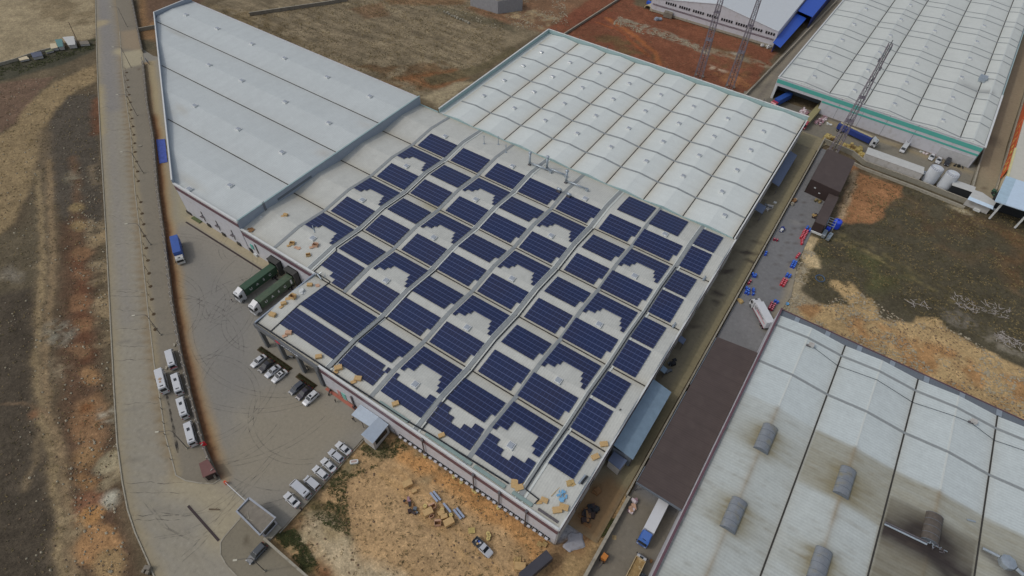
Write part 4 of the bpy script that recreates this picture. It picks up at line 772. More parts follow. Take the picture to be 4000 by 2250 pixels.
# ---- the dusty hall, lower right ------------------------------------------------------------------
sh = thing('smoky_hall', 'large white hall with sooty stained roof, curved ridge vents and maroon edge', 'hall', (130, 20, 0))
valR = [100.2, 114.1, 127.9, 141.7, 155.5, 169.3]; HR = 7.0
def dirty(X, Y, C):
    n = fbm(X, Y, 4, 77); n2 = fbm(X*.4, Y*3.2, 1.2, 78)
    dusty = np.array(A(124,121,106)); w = np.clip((25.9-Y)/.5, 0, 1)*np.where(X > 114.1, .8, .3)
    w = w*np.where((X > 114.1) & (X < 127.9), np.clip((Y-13.5)/1.0, .28, 1), 1)
    w *= (.75+.5*n2); w = np.clip(w, 0, 1); C = C*(1-w[:, None])+dusty*w[:, None]
    # brown halo round every ridge vent, streaks running down the slopes
    for cx, cy in ((107.2,18), (107.3,2), (121,18), (121,2), (107.3,-14)):
        dx = np.abs(X-cx); dy = np.abs(Y-cy); g = np.exp(-np.maximum(dy-2.2, 0)/1.0)*np.exp(-np.maximum(dx-1.4, 0)/2.0)*1.0*(.45+1.1*n2); g = np.clip(g, 0, .92)
        C = C*(1-g[:, None])+np.array(A(110,103,80))*g[:, None]
    for cx in (107.1, 121, 134.8):
        g = np.exp(-np.abs(X-cx)/.4)*np.clip((26.5-Y)/1, 0, 1)*.6*(.5+n); C = C*(1-g[:, None])+np.array(A(118,104,80))*g[:, None]
    m = ((X > 127.9) & (X < 141.7)); s = np.clip((20.8-Y)/.6, 0, 1)*.7*m*(.75+.5*n2); C = C*(1-s[:, None])+np.array(A(92,87,73))*s[:, None]
    d = np.hypot((X-134.8)/4.6, (Y-16.6)/2.9); g = np.clip(np.exp(-d**2)*1.35, 0, .93)*m*(Y < 21.2)*(.8+.35*n2); C = C*(1-g[:, None])+np.array(A(40,34,32))*g[:, None]
    d = np.abs(Y-(14.2-(X-134.8)*.0)); g = np.exp(-(d/1.9)**2)*1.1*m*np.where(X > 134, np.exp(-np.abs(Y-13.6)/3.), 1)*(.6+.8*n2); g = np.clip(g, 0, .95); C = C*(1-g[:, None])+np.array(A(46,40,38))*g[:, None]
    yc = 14.2-np.clip(X-134.8, 0, 9)*.62; g = np.exp(-((Y-yc)/1.5)**2)*m*(X > 134)*.9*(.7+.5*n2); g = np.clip(g, 0, .92); C = C*(1-g[:, None])+np.array(A(44,39,37))*g[:, None]
    g = np.exp(-((Y-(19.8-(X-141.7)*.35))/.8)**2)*(X > 141.7)*.7; C = C*(1-g[:, None])+np.array(A(58,54,52))*g[:, None]
    d = np.hypot((X-146.8)/1.8, (Y-18)/2.4); g = np.exp(-d**2)*.75*(X > 141.7); C = C*(1-g[:, None])+np.array(A(60,56,54))*g[:, None]
    st = np.clip((n2-.62)*5, 0, 1)*np.clip((26-Y)/1, 0, 1)*.3; C = C*(1-st[:, None])+np.array(A(96,88,72))*st[:, None]
    return C
# the roof is finely divided so that the soot can be carried by its vertices
def roof_fine(parent, val, H, rise, a0, a1, na, base, extra, nb=26):
    bs = []
    for u, v in zip(val[:-1], val[1:]): bs += [u+(v-u)*t for t in sorted(set([i/nb for i in range(nb)]+[.499, .501]) - {.5})]
    bs.append(val[-1]); vs = [(b, a0+(a1-a0)*i/na, zr(b, val, H, rise)) for b in bs for i in range(na+1)]; n = len(bs)
    fs = [(j*(na+1)+i, j*(na+1)+i+1, (j+1)*(na+1)+i+1, (j+1)*(na+1)+i) for j in range(n-1) for i in range(na)]
    arr = np.array(vs); X, Y = arr[:, 0], arr[:, 1]; C = np.tile(np.array(base), (len(vs), 1)); dv = np.min(np.abs(X[:, None]-np.array(val)[None, :]), axis=1)
    w = np.exp(-dv/.8)*.35; C = C*(1-w[:, None])+np.array(A(138,132,116))*w[:, None]; C *= (1+(fbm(X, Y, 10, 6)-.5)*.08)[:, None]; C = extra(X, Y, C)
    mb = MB().add(vs, fs); return mb.build('roof', pmat('roof_sheet_dusty', .07, .5, .55, 0, ('Y', .42), .045, fine=2.5, spec=.3), parent, world=True, cols=np.clip(C, 0, .85), fixn=False)
roof_fine(sh, valR, HR, .65, -48, 48.05, 188, A(158,165,164), dirty)
for b in valR[1:-1]: straight(sh, 'valley_gutter', (b, -48, HR+.01), (b, 49.3, HR+.01), .26, .05, M_gut)
for y, c in ((45.0, 0), (34.3, 0)): strip(sh, 'skylight_strip', valR, HR, .65, y, .5, 100.8, 169, M_sky, swap=True)
for x in (107.15, 121, 134.8, 148.6): straight(sh, 'ridge_cap', (x, 26.2, HR+.63), (x, 48.0, HR+.63), .3, .06, M_skyw)
wall(sh, 'west_wall', (100.3,-48), (100.3,49.4), 0, 7.3, .2, M_white); wall(sh, 'maroon_edge', (100.45,-48), (100.45,49.6), 7.3, 7.75, .38, M_maroon); wall(sh, 'maroon_edge', (100.3,49.75), (170,49.75), 7.05, 7.3, .14, M_maroon)
wall(sh, 'north_wall', (100.3,49.5), (169.4,49.5), 0, 6.9, .2, M_whited); MB().box(100.6,169.4,48.1,49.68,7.0,7.1).build('box_gutter', M_lou, sh, world=True)
for k in range(9): MB().box(103.6+k*6.3,104.5+k*6.3,48.15,49.6,7.1,7.17).build('gutter_joint', M_galv, sh, world=True)
wall(sh, 'south_wall', (100.3,-48), (169.4,-48), 0, 7.0, .2, M_whited)
M_barrel = mat('barrel_vent', A(112,116,120), .45, metal=.3, noise=.12, scale=1.2, stain=(A(120,112,80), .5, .6)); M_burnt = mat('burnt_vent', A(74,68,62), .6, noise=.25, scale=1.4)
def barrel(x, y0, y1, m):
    n = 12; r = 1.28; mb = MB(); R = []
    for y in (y0, y1): R.append([(x+r*math.cos(PI*i/n), y, HR+.57+.95*math.sin(PI*i/n)) for i in range(n+1)])
    mb.loft(R, m, close=True)
    for k in range(5):
        yy = y0+(y1-y0)*k/4; mb.loft([[(x+(r+.012)*math.cos(PI*i/n), yy+d, HR+.57+.98*math.sin(PI*i/n)) for i in range(n+1)] for d in (-.03, .03)], M_lou, close=True)
    mb.build('barrel_vent', None, sh, world=True, smooth=False)
for x, y0, y1 in ((107.25,15.4,21), (107.3,-.9,4.8), (121,15.3,20.8), (121.1,-.5,4.8), (107.3,-17,-11.5)): barrel(x, y0, y1, M_barrel)
barrel(134.75, 15.7, 20.8, M_burnt)
mb = MB(); mb.path([(128.2,14.7,7.5), (134.2,14.7,8.3)], .16, 6, M_galv); mb.path([(128.2,15.1,7.5), (134.2,15.1,8.3)], .12, 6, M_pipe)
for k in range(16): mb.obox((134.6+rng.uniform(-.3,2.6), 15.0+rng.uniform(-.5,.5), 8.3+rng.uniform(-.2,.3)), (.5,.12,.1), rng.uniform(0,3), M_galv if k % 2 else M_pipe)
mb.build('burnt_duct', None, sh, world=True)
mb = MB(); mb.lathe([(1.15,0),(1.15,.9),(.2,1.15),(0,1.15)], (145.4,19.3,7.3), 8, M_galv); mb.tube((142,19.6,7.6),(144.2,19.5,7.9),.22,None,8,M_galv); mb.tube((146.6,19,7.9),(147.6,18.6,7.9),.3,None,8,M_galv); mb.build('octagonal_fan', None, sh, world=True)
for x, y in ((108.2,43.2), (137.7,43.2)): MB().obox((x,y,8.15),(.95,.75,.65),.1,M_whited).obox((x-.35,y-.3,7.9),(.9,.3,.3),.2,M_pipe).build('rooftop_unit', None, sh, world=True)
MB().path([(108.6,43.0,8.0),(114.1,42,7.2),(121,42.4,7.95),(127.9,41.8,7.2),(134.6,42.5,7.95),(137.4,42.8,7.9),(141.7,42,7.2),(148,42.6,7.95)], .045, 4).build('roof_cable', M_cable, sh, world=True)
MB().tube((139.3,23.2,7.6),(140.5,23.6,7.55),.14,None,6).build('loose_pipe', M_galv, sh, world=True)

# ---- smaller buildings ---------------------------------------------------------------------------
def simple_bld(name, label, cat, poly, z, roofm, wallm, over=.25, th=.18, slope=0., parts=None, group=None):
    cx = sum(p[0] for p in poly)/len(poly); cy = sum(p[1] for p in poly)/len(poly); t = thing(name, label, cat, (cx, cy, 0), 0, group)
    inn = [(cx+(x-cx)*(1-over/max(1, abs(x-cx)+.01)), cy+(y-cy)*(1-over/max(1, abs(y-cy)+.01))) for x, y in poly]
    MB().prism(inn, 0, z-.01).build('wall', wallm, t, world=True); MB().prism(poly, z, z+th).build('roof', roofm, t, world=True, bevel=.02); return t
t = simple_bld('brown_shed', 'big flat roofed dark brown shed between the loading yard wall and the field', 'shed', [(93.3,101.6),(101.2,100.6),(101.2,117.0),(93.3,118.2)], 4.4, M_brown, M_brownw, .05)
for p in ((95.2,101.3,2.6), (96.8,101.2,1.6)): MB().obox(p, (.5,.1,.3)).build('wall_light', M_trim, t, world=True)
t = simple_bld('brown_annex', 'narrow lower brown shed beside the blue water tank', 'shed', [(98.9,87.0),(101.5,87.0),(101.5,100.4),(98.9,100.4)], 3.0, M_brown, M_brownw, .05)
MB().box(98.7,102.6,86.6,86.9,0,.5).build('white_kerb', M_trim, t, world=True)
cn = thing('brown_canopy', 'long plain brown canopy roof over the loading bay of the smoky hall', 'canopy', (96, 18, 0))
MB().add([(91.75,-.85,4.7),(100.15,-.85,5.1),(100.15,37.6,5.1),(91.75,36.9,4.7),(91.75,-.85,4.85),(100.15,-.85,5.25),(100.15,37.6,5.25),(91.75,36.9,4.85)], [(3,2,1,0),(4,5,6,7),(0,1,5,4),(1,2,6,5),(2,3,7,6),(3,0,4,7)]).build('roof', M_brown, cn, world=True)
MB().box(91.7,100.1,-1.0,-.86,4.6,5.2).build('fascia', M_lou, cn, world=True)
for k in range(12): MB().add([(91.8,k*3.1+.3,4.87),(100.1,k*3.1+.3,5.27),(100.1,k*3.1+.38,5.27),(91.8,k*3.1+.38,4.87)],[(0,1,2,3)]).build('seam', mat('brown_seam', A(60,52,50), .7), cn, world=True)
for y0, y1 in ((-.6,2.6), (4.6,21), (23,36.5)): MB().box(91.62,91.76,y0,y1,4.75,4.95).build('edge_trim', M_lou, cn, world=True)
for y in (0, 6, 12, 18, 24, 30, 36): MB().box(91.9,92.1,y-.1,y+.1,0,4.7).build('post', M_pipe, cn, world=True)
def leanto(label, x0, x1, y0, y1, z0, z1, m, cat='canopy', name='lean_to', nm=None, posts=True, group=None, skylight=None, walls=None):
    t = thing(name, label, cat, ((x0+x1)/2, (y0+y1)/2, 0), 0, group)
    MB().add([(x0,y0,z1),(x1,y0,z0),(x1,y1,z0),(x0,y1,z1),(x0,y0,z1+.12),(x1,y0,z0+.12),(x1,y1,z0+.12),(x0,y1,z1+.12)], [(3,2,1,0),(4,5,6,7),(0,1,5,4),(1,2,6,5),(2,3,7,6),(3,0,4,7)]).build('roof', m, t, world=True)
    if posts:
        n = max(2, int((y1-y0)/3.5)+1)
        for k in range(n): y = y0+.2+(y1-y0-.4)*k/(n-1); MB().box(x1-.25,x1-.12,y-.06,y+.06,0,z0+.01).build('post', M_pipe, t, world=True)
    return t
M_bgr = mat('blue_grey_sheet', A(104,122,136), .5, noise=.1, scale=.6, corr=('Y', 4), corr_amp=.05); M_bgr2 = mat('dark_blue_grey_sheet', A(78,88,108), .5, noise=.08, corr=('Y', 4), corr_amp=.05)
t = leanto('long blue grey lean-to canopy along the side wall near the south corner', 85.2, 89.3, 3.3, 20.2, 3.3, 4.3, M_bgr)
MB().box(85.3,89.0,3.3,3.45,0,3.4).build('end_wall', M_lou, t, world=True)
t = simple_bld('lean_to', 'small grey outhouse at the south end of the long blue grey canopy', 'outhouse', [(85.6,1.0),(88.2,.6),(88.5,3.0),(85.7,3.2)], 2.5, M_bgr2, M_whited, .1)
leanto('dark blue lean-to canopy beside the white hall at the far end of the lane', 84.8, 87.0, 95.8, 112.6, 2.7, 3.3, M_bgr2)
leanto('short dark blue lean-to roof against the white hall beside the grey scrap', 84.7, 86.9, 82.6, 85.9, 2.6, 3.0, M_bgr2)
leanto('tiny grey shelter halfway along the side lane by the warehouse', 85.2, 86.5, 33.2, 34.8, 2.0, 2.4, M_bgr2); leanto('small grey lean-to shelter midway down the lane beside a wooden frame', 85.2, 86.3, 24.4, 25.8, 1.8, 2.2, M_bgr)
# front entrance canopies
t = leanto('ribbed pale metal canopy over the front entrance', 0, 1, 0, 1, 1, 1, M_galv, posts=False); 
for c in list(t.children): bpy.data.objects.remove(c)
M_can = mat('canopy_sheet', A(136,146,156), .4, metal=.3, noise=.08, corr=('X', 3), corr_amp=.08)
t.location = (K*43.6, K*-17.4, 0)
MB().add([(41.3,-18.8,2.7),(46.1,-18.6,2.7),(46.3,-16.3,3.1),(41.4,-16.3,3.1),(41.3,-18.8,2.8),(46.1,-18.6,2.8),(46.3,-16.3,3.2),(41.4,-16.3,3.2)], [(3,2,1,0),(4,5,6,7),(0,1,5,4),(1,2,6,5),(2,3,7,6),(3,0,4,7)]).build('roof', M_can, t, world=True)
for x in (41.5, 43.8, 45.9): MB().box(x-.05,x+.05,-18.7,-18.6,0,2.7).build('post', M_pipe, t, world=True)
t = simple_bld('entrance_lobby', 'square pale metal roofed lobby projecting from the front wall beside the ribbed canopy', 'lobby', [(45.8,-20.8),(48.8,-20.9),(48.6,-16.4),(46.0,-16.3)], 3.05, M_can, M_whited, .15, .15)
MB().box(48.62,48.7,-20.2,-17.2,1.4,2.7).build('window', M_glass, t, world=True)
# guard house with parapet roof
g = [G(*p, 3.0) for p in ((850+470*.2588,1850+365*.2588), (850+285*.2588,1850+565*.2588), (850+640*.2588,1850+925*.2588), (850+870*.2588,1850+665*.2588))]
cx = sum(p[0] for p in g)/4; cy = sum(p[1] for p in g)/4
t = thing('guard_house', 'small guard house with flat grey parapet roof beside the yard entrance', 'guard house', (cx, cy, 0))
inn = [(cx+(x-cx)*.9, cy+(y-cy)*.86) for x, y in g]; MB().prism(inn, 0, 2.7).build('wall', M_white, t, world=True)
MB().prism(g, 2.45, 2.75).build('roof', M_concd, t, world=True)
mb = edge_strip('p', g+[g[0]], .3, 2.76, 3.05, None); mb.build('parapet', mat('parapet_grey', A(128,132,138), .6), t, world=True)
x1 = max(p[0] for p in inn)
MB().box(x1-.02, x1+.06, cy-1.1, cy+1.1, .9, 2.0).build('window', M_glass, t, world=True); MB().box(cx-1.5,cx+1.5,min(p[1] for p in inn)-.05,min(p[1] for p in inn)+.03,.9,2.0).build('window', M_glass, t, world=True)
MB().box(x1, x1+1.0, cy-1.3, cy+1.3, .02, .25).build('step', M_conc, t, world=True)
MB().obox((cx-1.0,cy-.7,2.8),(1.6,.12,.03),-.5).obox((cx-.3,cy-1.0,2.8),(1.2,.1,.03),.3).build('roof_debris', M_conc, t, world=True)
# gate kiosk
g = [G(700+a*.2071, 1620+b*.2071, 2.2) for a, b in ((375,925), (540,840), (700,1080), (450,1190))]; cx = sum(p[0] for p in g)/4; cy = sum(p[1] for p in g)/4
t = thing('gate_kiosk', 'small brown roofed shelter at the end of the fence by the gate', 'kiosk', (cx, cy, 0)); MB().prism(g, 2.2, 2.32).build('roof', mat('kiosk_roof', A(92,62,58), .6, noise=.1, corr=('X',4)), t, world=True)
for p in g: MB().tube((cx+(p[0]-cx)*.9, cy+(p[1]-cy)*.9, .1), (cx+(p[0]-cx)*.9, cy+(p[1]-cy)*.9, 2.2), .05, None, 5).build('post', M_pipe, t, world=True)
mb = MB().prism([(cx+(p[0]-cx)*.8, cy+(p[1]-cy)*.8) for p in g], .1, 1.9); mb.build('cabin', M_brownw, t, world=True)
# white building top right with ribbon windows
tr_ = thing('ribbon_window_works', 'white gabled works with a dark ribbon of windows and blue side canopy, top right', 'works', (36, 178, 0))
gp = [(11.2,4.6),(37.2,9.3),(60.3,5.9)]
mb = MB(); mb.loft([[(x,176.4,0),(x,176.7,0),(x,176.7,z),(x,176.4,z)] for x, z in gp]); mb.build('gable_wall', M_white, tr_, world=True)
mb = MB(); mb.loft([[(x,176.2,z),(x,290,z),(x,290,z+.15),(x,176.2,z+.15)] for x, z in gp]); mb.build('roof', mat('white_roof', A(166,170,172), .5, noise=.04), tr_, world=True)
wall(tr_, 'side_wall', (60.2,176.7), (60.2,290), 0, 5.7, .25, M_white); wall(tr_, 'side_wall', (11.3,176.7), (11.3,290), 0, 4.4, .25, M_white)
for k in range(46):
    x = 17+k*.93; z = 4.5-.0*k
    if k % 6 == 5: continue
    MB().box(x, x+.62, 176.28, 176.38, 4.1, 5.0).build('window', M_glass, tr_, world=True)
wall(tr_, 'maroon_band', (12,176.3), (59.6,176.3), 2.55, 2.68, .1, M_maroon); wall(tr_, 'maroon_band', (12,176.3), (59.6,176.3), 2.9, 3.0, .1, M_maroon); wall(tr_, 'plinth', (11.2,176.3), (60.3,176.3), 0, .8, .1, M_conc)
MB().add([(60.4,172.6,3.4),(63.6,171.4,3.0),(64.6,200,3.0),(60.6,200,3.6),(60.4,172.6,3.55),(63.6,171.4,3.15),(64.6,200,3.15),(60.6,200,3.75)], [(3,2,1,0),(4,5,6,7),(0,1,5,4),(1,2,6,5),(2,3,7,6),(3,0,4,7)]).build('blue_canopy', M_blue, tr_, world=True)
MB().add([(60.6,200,4.8),(66.6,199,4.4),(67.6,250,4.4),(60.8,250,5),(60.6,200,4.95),(66.6,199,4.55),(67.6,250,4.55),(60.8,250,5.15)], [(3,2,1,0),(4,5,6,7),(0,1,5,4),(1,2,6,5),(2,3,7,6),(3,0,4,7)]).build('blue_canopy', M_blue, tr_, world=True)
wall(tr_, 'blue_wall', (61,173), (61,250), 0, 3.2, .2, mat('navy_wall', A(28,40,90), .6)); wall(tr_, 'blue_wall', (66.3,199.5), (67.3,250), 0, 4.4, .2, mat('navy_wall', A(28,40,90), .6))
# concrete building top middle
t = thing('concrete_block', 'unfinished bare concrete building standing at the top edge beyond the straw field', 'building', (-38, 142, 0))
MB().prism([(-47.5,137.6),(-34.8,138.2),(-29.0,146.5),(-42,152)], -.3, 4.6).build('wall', mat('raw_concrete', A(120,120,122), .9, noise=.12, scale=1, corr=('X',2.2), corr_amp=.08), t, world=True); MB().prism([(-47.3,137.9),(-34.9,138.4),(-29.3,146.4),(-42,151.6)], 4.6, 4.68).build('roof', M_concd, t, world=True)
# orange-fronted building and pale blue roof, right edge
ob = thing('orange_building', 'long building with bright orange lettered side wall and pale roof by the right edge', 'building', (150, 160, 0))
MB().prism([(137.2,128.9),(175,127),(180,300),(144,300),(138.0,150)], 0, 5.0).build('wall', M_cream, ob, world=True)
MB().add([(137.0,128.8,5.0),(156,128,6),(175,127,5),(180,300,5),(162,300,6),(143.6,300,5.0),(137.9,150,5)], [(0,1,4,5,6),(1,2,3,4)]).build('roof', mat('cream_roof', A(160,158,148), .6, noise=.05), ob, world=True)
wall(ob, 'orange_band', (136.98,138.0), (137.75,150), 1.6, 4.6, .2, M_orange); wall(ob, 'orange_band', (137.75,150), (141.6,238), 1.6, 4.6, .2, M_orange)
wall(ob, 'yellow_trim', (137.0,129), (137.8,150), 4.62, 5.1, .5, mat('yellow_trim', A(172,166,122), .6)); wall(ob, 'base_wall', (136.9,133), (137.7,150), 0, 1.0, .3, M_conc); wall(ob, 'base_wall', (137.7,150), (143.4,290), 0, 1.0, .3, M_conc)
def ox(y): return 136.98+(y-138)*.064 if y < 150 else 137.75+(y-150)*.0438
for s, y in zip('NAIMAGIT', (140.3,143.6,147,150.5,154,158,162,166)):
    text_mesh('wall_letter', s, 1.9, mat('yellow_letter', A(196,170,90), .5), ob, (ox(y)-.14-150, y-160, 3.1), (PI/2, 0, -PI/2+.05), .02)
for y in (146, 157.5, 169): MB().obox((ox(y)-.14,y,3.1),(.05,.12,3.0),0).build('panel_joint', mat('pale_joint', A(210,150,110), .6), ob, world=True)
t = thing('pale_blue_shed', 'pale blue roofed shed with open dark front beside the orange wall', 'shed', (150, 122, 0))
M_pb = mat('pale_blue_shade', A(140,160,172), .5)
MB().prism([(135.0,118.7),(175,120.5),(175,132),(136.4,132.2)], 5.7, 5.95).build('roof', M_bluew, t, world=True); MB().add([(135.0,118.7,5.97),(137.4,118.8,5.97),(138.8,132.2,5.97),(136.4,132.2,5.97)], [(0,1,2,3)]).build('edge_sheet', M_pb, t, world=True)
MB().prism([(136,124.5),(175,126),(175,131),(137,131)], 0, 5.7).build('wall', M_dark, t, world=True)
for x in (137, 143, 150, 157): MB().box(x-.2,x+.2,119.6,120,0,5.7).build('post', M_trim, t, world=True)
MB().prism([(136.2,124.6),(160,126.6),(160,127.4),(136.2,125.4)],0,.9).build('low_wall', M_conc, t, world=True)
# sheds along the forecourt wall
M_pal = mat('pale_sheet', A(160,160,156), .5, noise=.07, corr=('X', 3), corr_amp=.05)
simple_bld('long_shed', 'long low pale roofed shed along the forecourt wall beside the storage tanks', 'shed', [(102.8,128.5),(118.1,128.1),(118.4,124.6),(103.0,124.9)], 2.9, M_pal, M_whited, .1, .12)
simple_bld('low_shed', 'short pale lean-to shed right of the two storage tanks', 'shed', [(125.7,124.3),(131.2,124.4),(131.3,127.3),(125.9,127.3)], 2.8, M_pal, M_dark, .25, .12)
t = simple_bld('corner_shed', 'pale blue edged flat shed at the foot of the east lane', 'shed', [(130.3,121.8),(136.2,121.2),(136.6,123.4),(133,125.6),(131.0,125.6)], 2.9, M_pal, M_whited, .1, .12)
MB().add([(130.3,121.7,3.04),(136.2,121.1,3.04),(136.3,120.2,2.6),(130.2,120.7,2.6)], [(0,1,2,3)]).build('edge_sheet', M_bluew, t, world=True)
# far compound, top left
for nm, lb, pts, z, rm in (('roadside_hut', 'white roofed low hut nearest the road on the far left verge', ((1180,220),(1395,200),(1425,360),(1290,375)), 1.2, M_pal), ('teal_container', 'teal topped container between two pale sheds on the far left verge', ((1035,270),(1170,250),(1195,395),(1100,410)), 1.1, mat('dull_teal', A(74,108,106), .6)),
    ('pale_tank_pool', 'pale walled pit left of the teal container on the far verge', ((945,345),(1050,335),(1095,415),(960,440)), .9, M_cream), ('blue_grey_trough', 'dark blue grey slab roof leaning on the far left boundary wall', ((575,520),(775,490),(805,570),(620,610)), .8, mat('slate_sheet', A(70,74,88), .6)),
    ('cream_slab', 'cream slab lying at the left end of the far boundary wall', ((345,620),(500,575),(555,625),(375,665)), .5, M_cream), ('olive_slab', 'olive green slab roof below the teal container on the far left', ((845,490),(1000,440),(1015,470),(870,510)), .5, mat('olive_sheet', A(92,96,72), .7)), ('grey_trough', 'low grey walled trough right of the leaning pole at the far left', ((1500,300),(1660,285),(1690,345),(1510,360)), .6, M_concd)):
    simple_bld(nm, lb, 'hut', [G(a*.2071, 100+b*.2071, z) for a, b in pts], z, rm, M_whited, .08, .1)
# ------------------------------------------------------------------ solar arrays
def panel_material():
    m, nt, b = _new('solar_cells'); N = nt.nodes.new; Lk = nt.links.new
    b.inputs['Roughness'].default_value = .32; b.inputs['Specular IOR Level'].default_value = .35
    tc = N('ShaderNodeTexCoord'); sep = N('ShaderNodeSeparateXYZ'); Lk(tc.outputs['Object'], sep.inputs[0])
    def line(src, pitch, w):
        a = N('ShaderNodeMath'); a.operation = 'DIVIDE'; a.inputs[1].default_value = pitch; Lk(src, a.inputs[0])
        f = N('ShaderNodeMath'); f.operation = 'FRACT'; Lk(a.outputs[0], f.inputs[0])
        s = N('ShaderNodeMath'); s.operation = 'SUBTRACT'; s.inputs[1].default_value = .5; Lk(f.outputs[0], s.inputs[0])
        ab = N('ShaderNodeMath'); ab.operation = 'ABSOLUTE'; Lk(s.outputs[0], ab.inputs[0])
        g = N('ShaderNodeMath'); g.operation = 'GREATER_THAN'; g.inputs[1].default_value = .5-w/2/pitch; Lk(ab.outputs[0], g.inputs[0]); return g.outputs[0]
    l1 = line(sep.outputs[0], .79*K, .05)
    n1 = N('ShaderNodeTexNoise'); n1.inputs['Scale'].default_value = .12; n1.inputs['Detail'].default_value = 3
    geo = N('ShaderNodeNewGeometry'); Lk(geo.outputs['Position'], n1.inputs['Vector'])
    oi = N('ShaderNodeObjectInfo')
    mx0 = N('ShaderNodeMix'); mx0.data_type = 'RGBA'; mx0.inputs[6].default_value = (*A(29,38,66), 1); mx0.inputs[7].default_value = (*A(34,38,61), 1)
    mr = N('ShaderNodeMapRange'); mr.inputs['From Min'].default_value = .35; mr.inputs['From Max'].default_value = .65; Lk(n1.outputs['Fac'], mr.inputs['Value']); Lk(mr.outputs[0], mx0.inputs['Factor'])
    n2 = N('ShaderNodeTexNoise'); n2.inputs['Scale'].default_value = 3.; Lk(tc.outputs['Object'], n2.inputs['Vector'])
    mr2 = N('ShaderNodeMapRange'); mr2.inputs['To Min'].default_value = .88; mr2.inputs['To Max'].default_value = 1.12; Lk(n2.outputs['Fac'], mr2.inputs['Value'])
    sc = N('ShaderNodeVectorMath'); sc.operation = 'SCALE'; Lk(mx0.outputs[2], sc.inputs[0]); Lk(mr2.outputs[0], sc.inputs['Scale'])
    mx = N('ShaderNodeMix'); mx.data_type = 'RGBA'; Lk(l1, mx.inputs['Factor']); Lk(sc.outputs[0], mx.inputs[6]); mx.inputs[7].default_value = (*A(58,70,106), 1)
    Lk(mx.outputs[2], b.inputs['Base Color']); return m
M_pv = panel_material(); M_rail = mat('panel_rail', A(66,76,108), .5, metal=.0, noise=.05)
PITCH = 1.155
BAY = ['front', 'second', 'middle', 'fourth', 'rear']
GRP = 'solar arrays on the warehouse roof'
def slab(mb, x0, x1, y0, y1, lift, m, th=.05):
    z0, z1 = zr(y0, valM, H, RISE)+lift, zr(y1, valM, H, RISE)+lift
    mb.add([(x0,y0,z0),(x1,y0,z0),(x1,y1,z1),(x0,y1,z1),(x0,y0,z0+th),(x1,y0,z0+th),(x1,y1,z1+th),(x0,y1,z1+th)], [(3,2,1,0),(4,5,6,7),(0,1,5,4),(1,2,6,5),(2,3,7,6),(3,0,4,7)], m)
def array(rows, y0, label):
    """rows: list (front to back) of lists of (x0, x1)"""
    xs = [v for r in rows for s in r for v in s]; cx = (min(xs)+max(xs))/2; cy = y0+PITCH*len(rows)/2
    t = thing('solar_array', label, 'solar array', (cx, cy, zr(cy, valM, H, RISE)), 0, GRP)
    for k, segs in enumerate(rows):
        a, b = y0+k*PITCH+.025, y0+(k+1)*PITCH-.03
        for s in segs:
            mb = MB(); slab(mb, s[0], s[1], a, b, .16, None); mb.build('panel_row', M_pv, t, world=True, fixn=False)
        if k: 
            for s in segs:
                mr_ = MB(); slab(mr_, s[0]-.05, s[1]+.05, y0+k*PITCH-.055, y0+k*PITCH+.055, .2, None, .03)
                mr_.build('mounting_rail', M_rail, t, world=True, fixn=False)
P8 = .79
# column extents for whole and cut blocks
ext = {0: (1.4, 10.5), 1: (12.55, 21.3), 2: (23.6, 32.35), 3: (33.85, 43.3), 4: (44.9, 54.35), 5: (56.9, 65.2), 6: (66.0, 75.75)}
ext_cut = {0: (.55, 10.45), 2: (22.85, 32.55), 4: (44.75, 54.3), 6: (66.1, 75.8)}
colname = ['first', 'second', 'third', 'fourth', 'fifth', 'sixth', 'seventh', 'last']
def lab(kind, slope, bay, j):
    w = 'last narrow column' if j == 7 else '%s column from the left' % colname[j]
    return '%s solar array, %s slope of %s bay, %s' % (kind, slope, BAY[bay], w)
def full(e, n, notch=0, left=None):
    return [[(e[0], e[1]-(P8 if k < notch else 0))] for k in range(n)]
for bay in (1, 2, 3, 4):
    v = (bay-1)*16.08
    for j in range(7):
        if bay == 1 and j == 0: pass
        elif bay == 1 and j == 1:
            e = ext[1]; rows = [[(18.0, e[1])], [(16.35, e[1])], [(12.6, e[1])], [(12.6, e[1])], [(12.6, e[1])], [(12.6, e[1])]]
            array(rows, v+.35, lab('stepped blue', 'front', bay, j))
        else: array(full(ext[j], 5, 2 if j >= 3 else 0), v+.42, lab('plain blue' if j < 3 else 'notched blue', 'front', bay, j))
        if bay < 4:
            if j % 2 == 0:
                e = ext_cut[j]; a = e[0]; b = e[1]
                if j == 6: a += .2
                r = [[(b-1.5, b)], [(a+.1, a+2.2), (b-2.2, b)] if not (bay == 1 and j == 0) else [(b-2.2, b)], [(a, a+2.6), (b-1.6, b)], [(a, b)], [(a, b)], [(a, b)]]
                if bay in (1, 2, 3): r[0] = [(a, a+.7), (b-.8, b)] if j != 0 else [(b-.8, b)]
                r[1] = [(a, a+2.3), (b-1.5, b)]; r[2] = [(a, a+2.9), (b-2.0, b)] if j else [(a, a+3.1), (b-1.9, b)]
                r[0] = [(a, a+.75), (b-.8, b)] if j else [(b-.9, b)]
                array(r, v+8.2, lab('cut-out dark blue', 'rear', bay, j))
            else: array(full(ext[j], 5, 2 if j >= 3 else 0), v+8.2, lab('dark blue', 'rear', bay, j))
        elif j in (5, 6): array(full({5: (57.6, 65.0), 6: (66.1, 73.5)}[j], 6), v+8.25, lab('short dark blue', 'rear', bay, j))
    array(full((77.45, 82.4), 6), v+.45, lab('narrow blue', 'front', bay, 7)); array(full((77.45, 82.4), 6), v+8.0, lab('narrow dark blue', 'rear', bay, 7))
v = -16.08
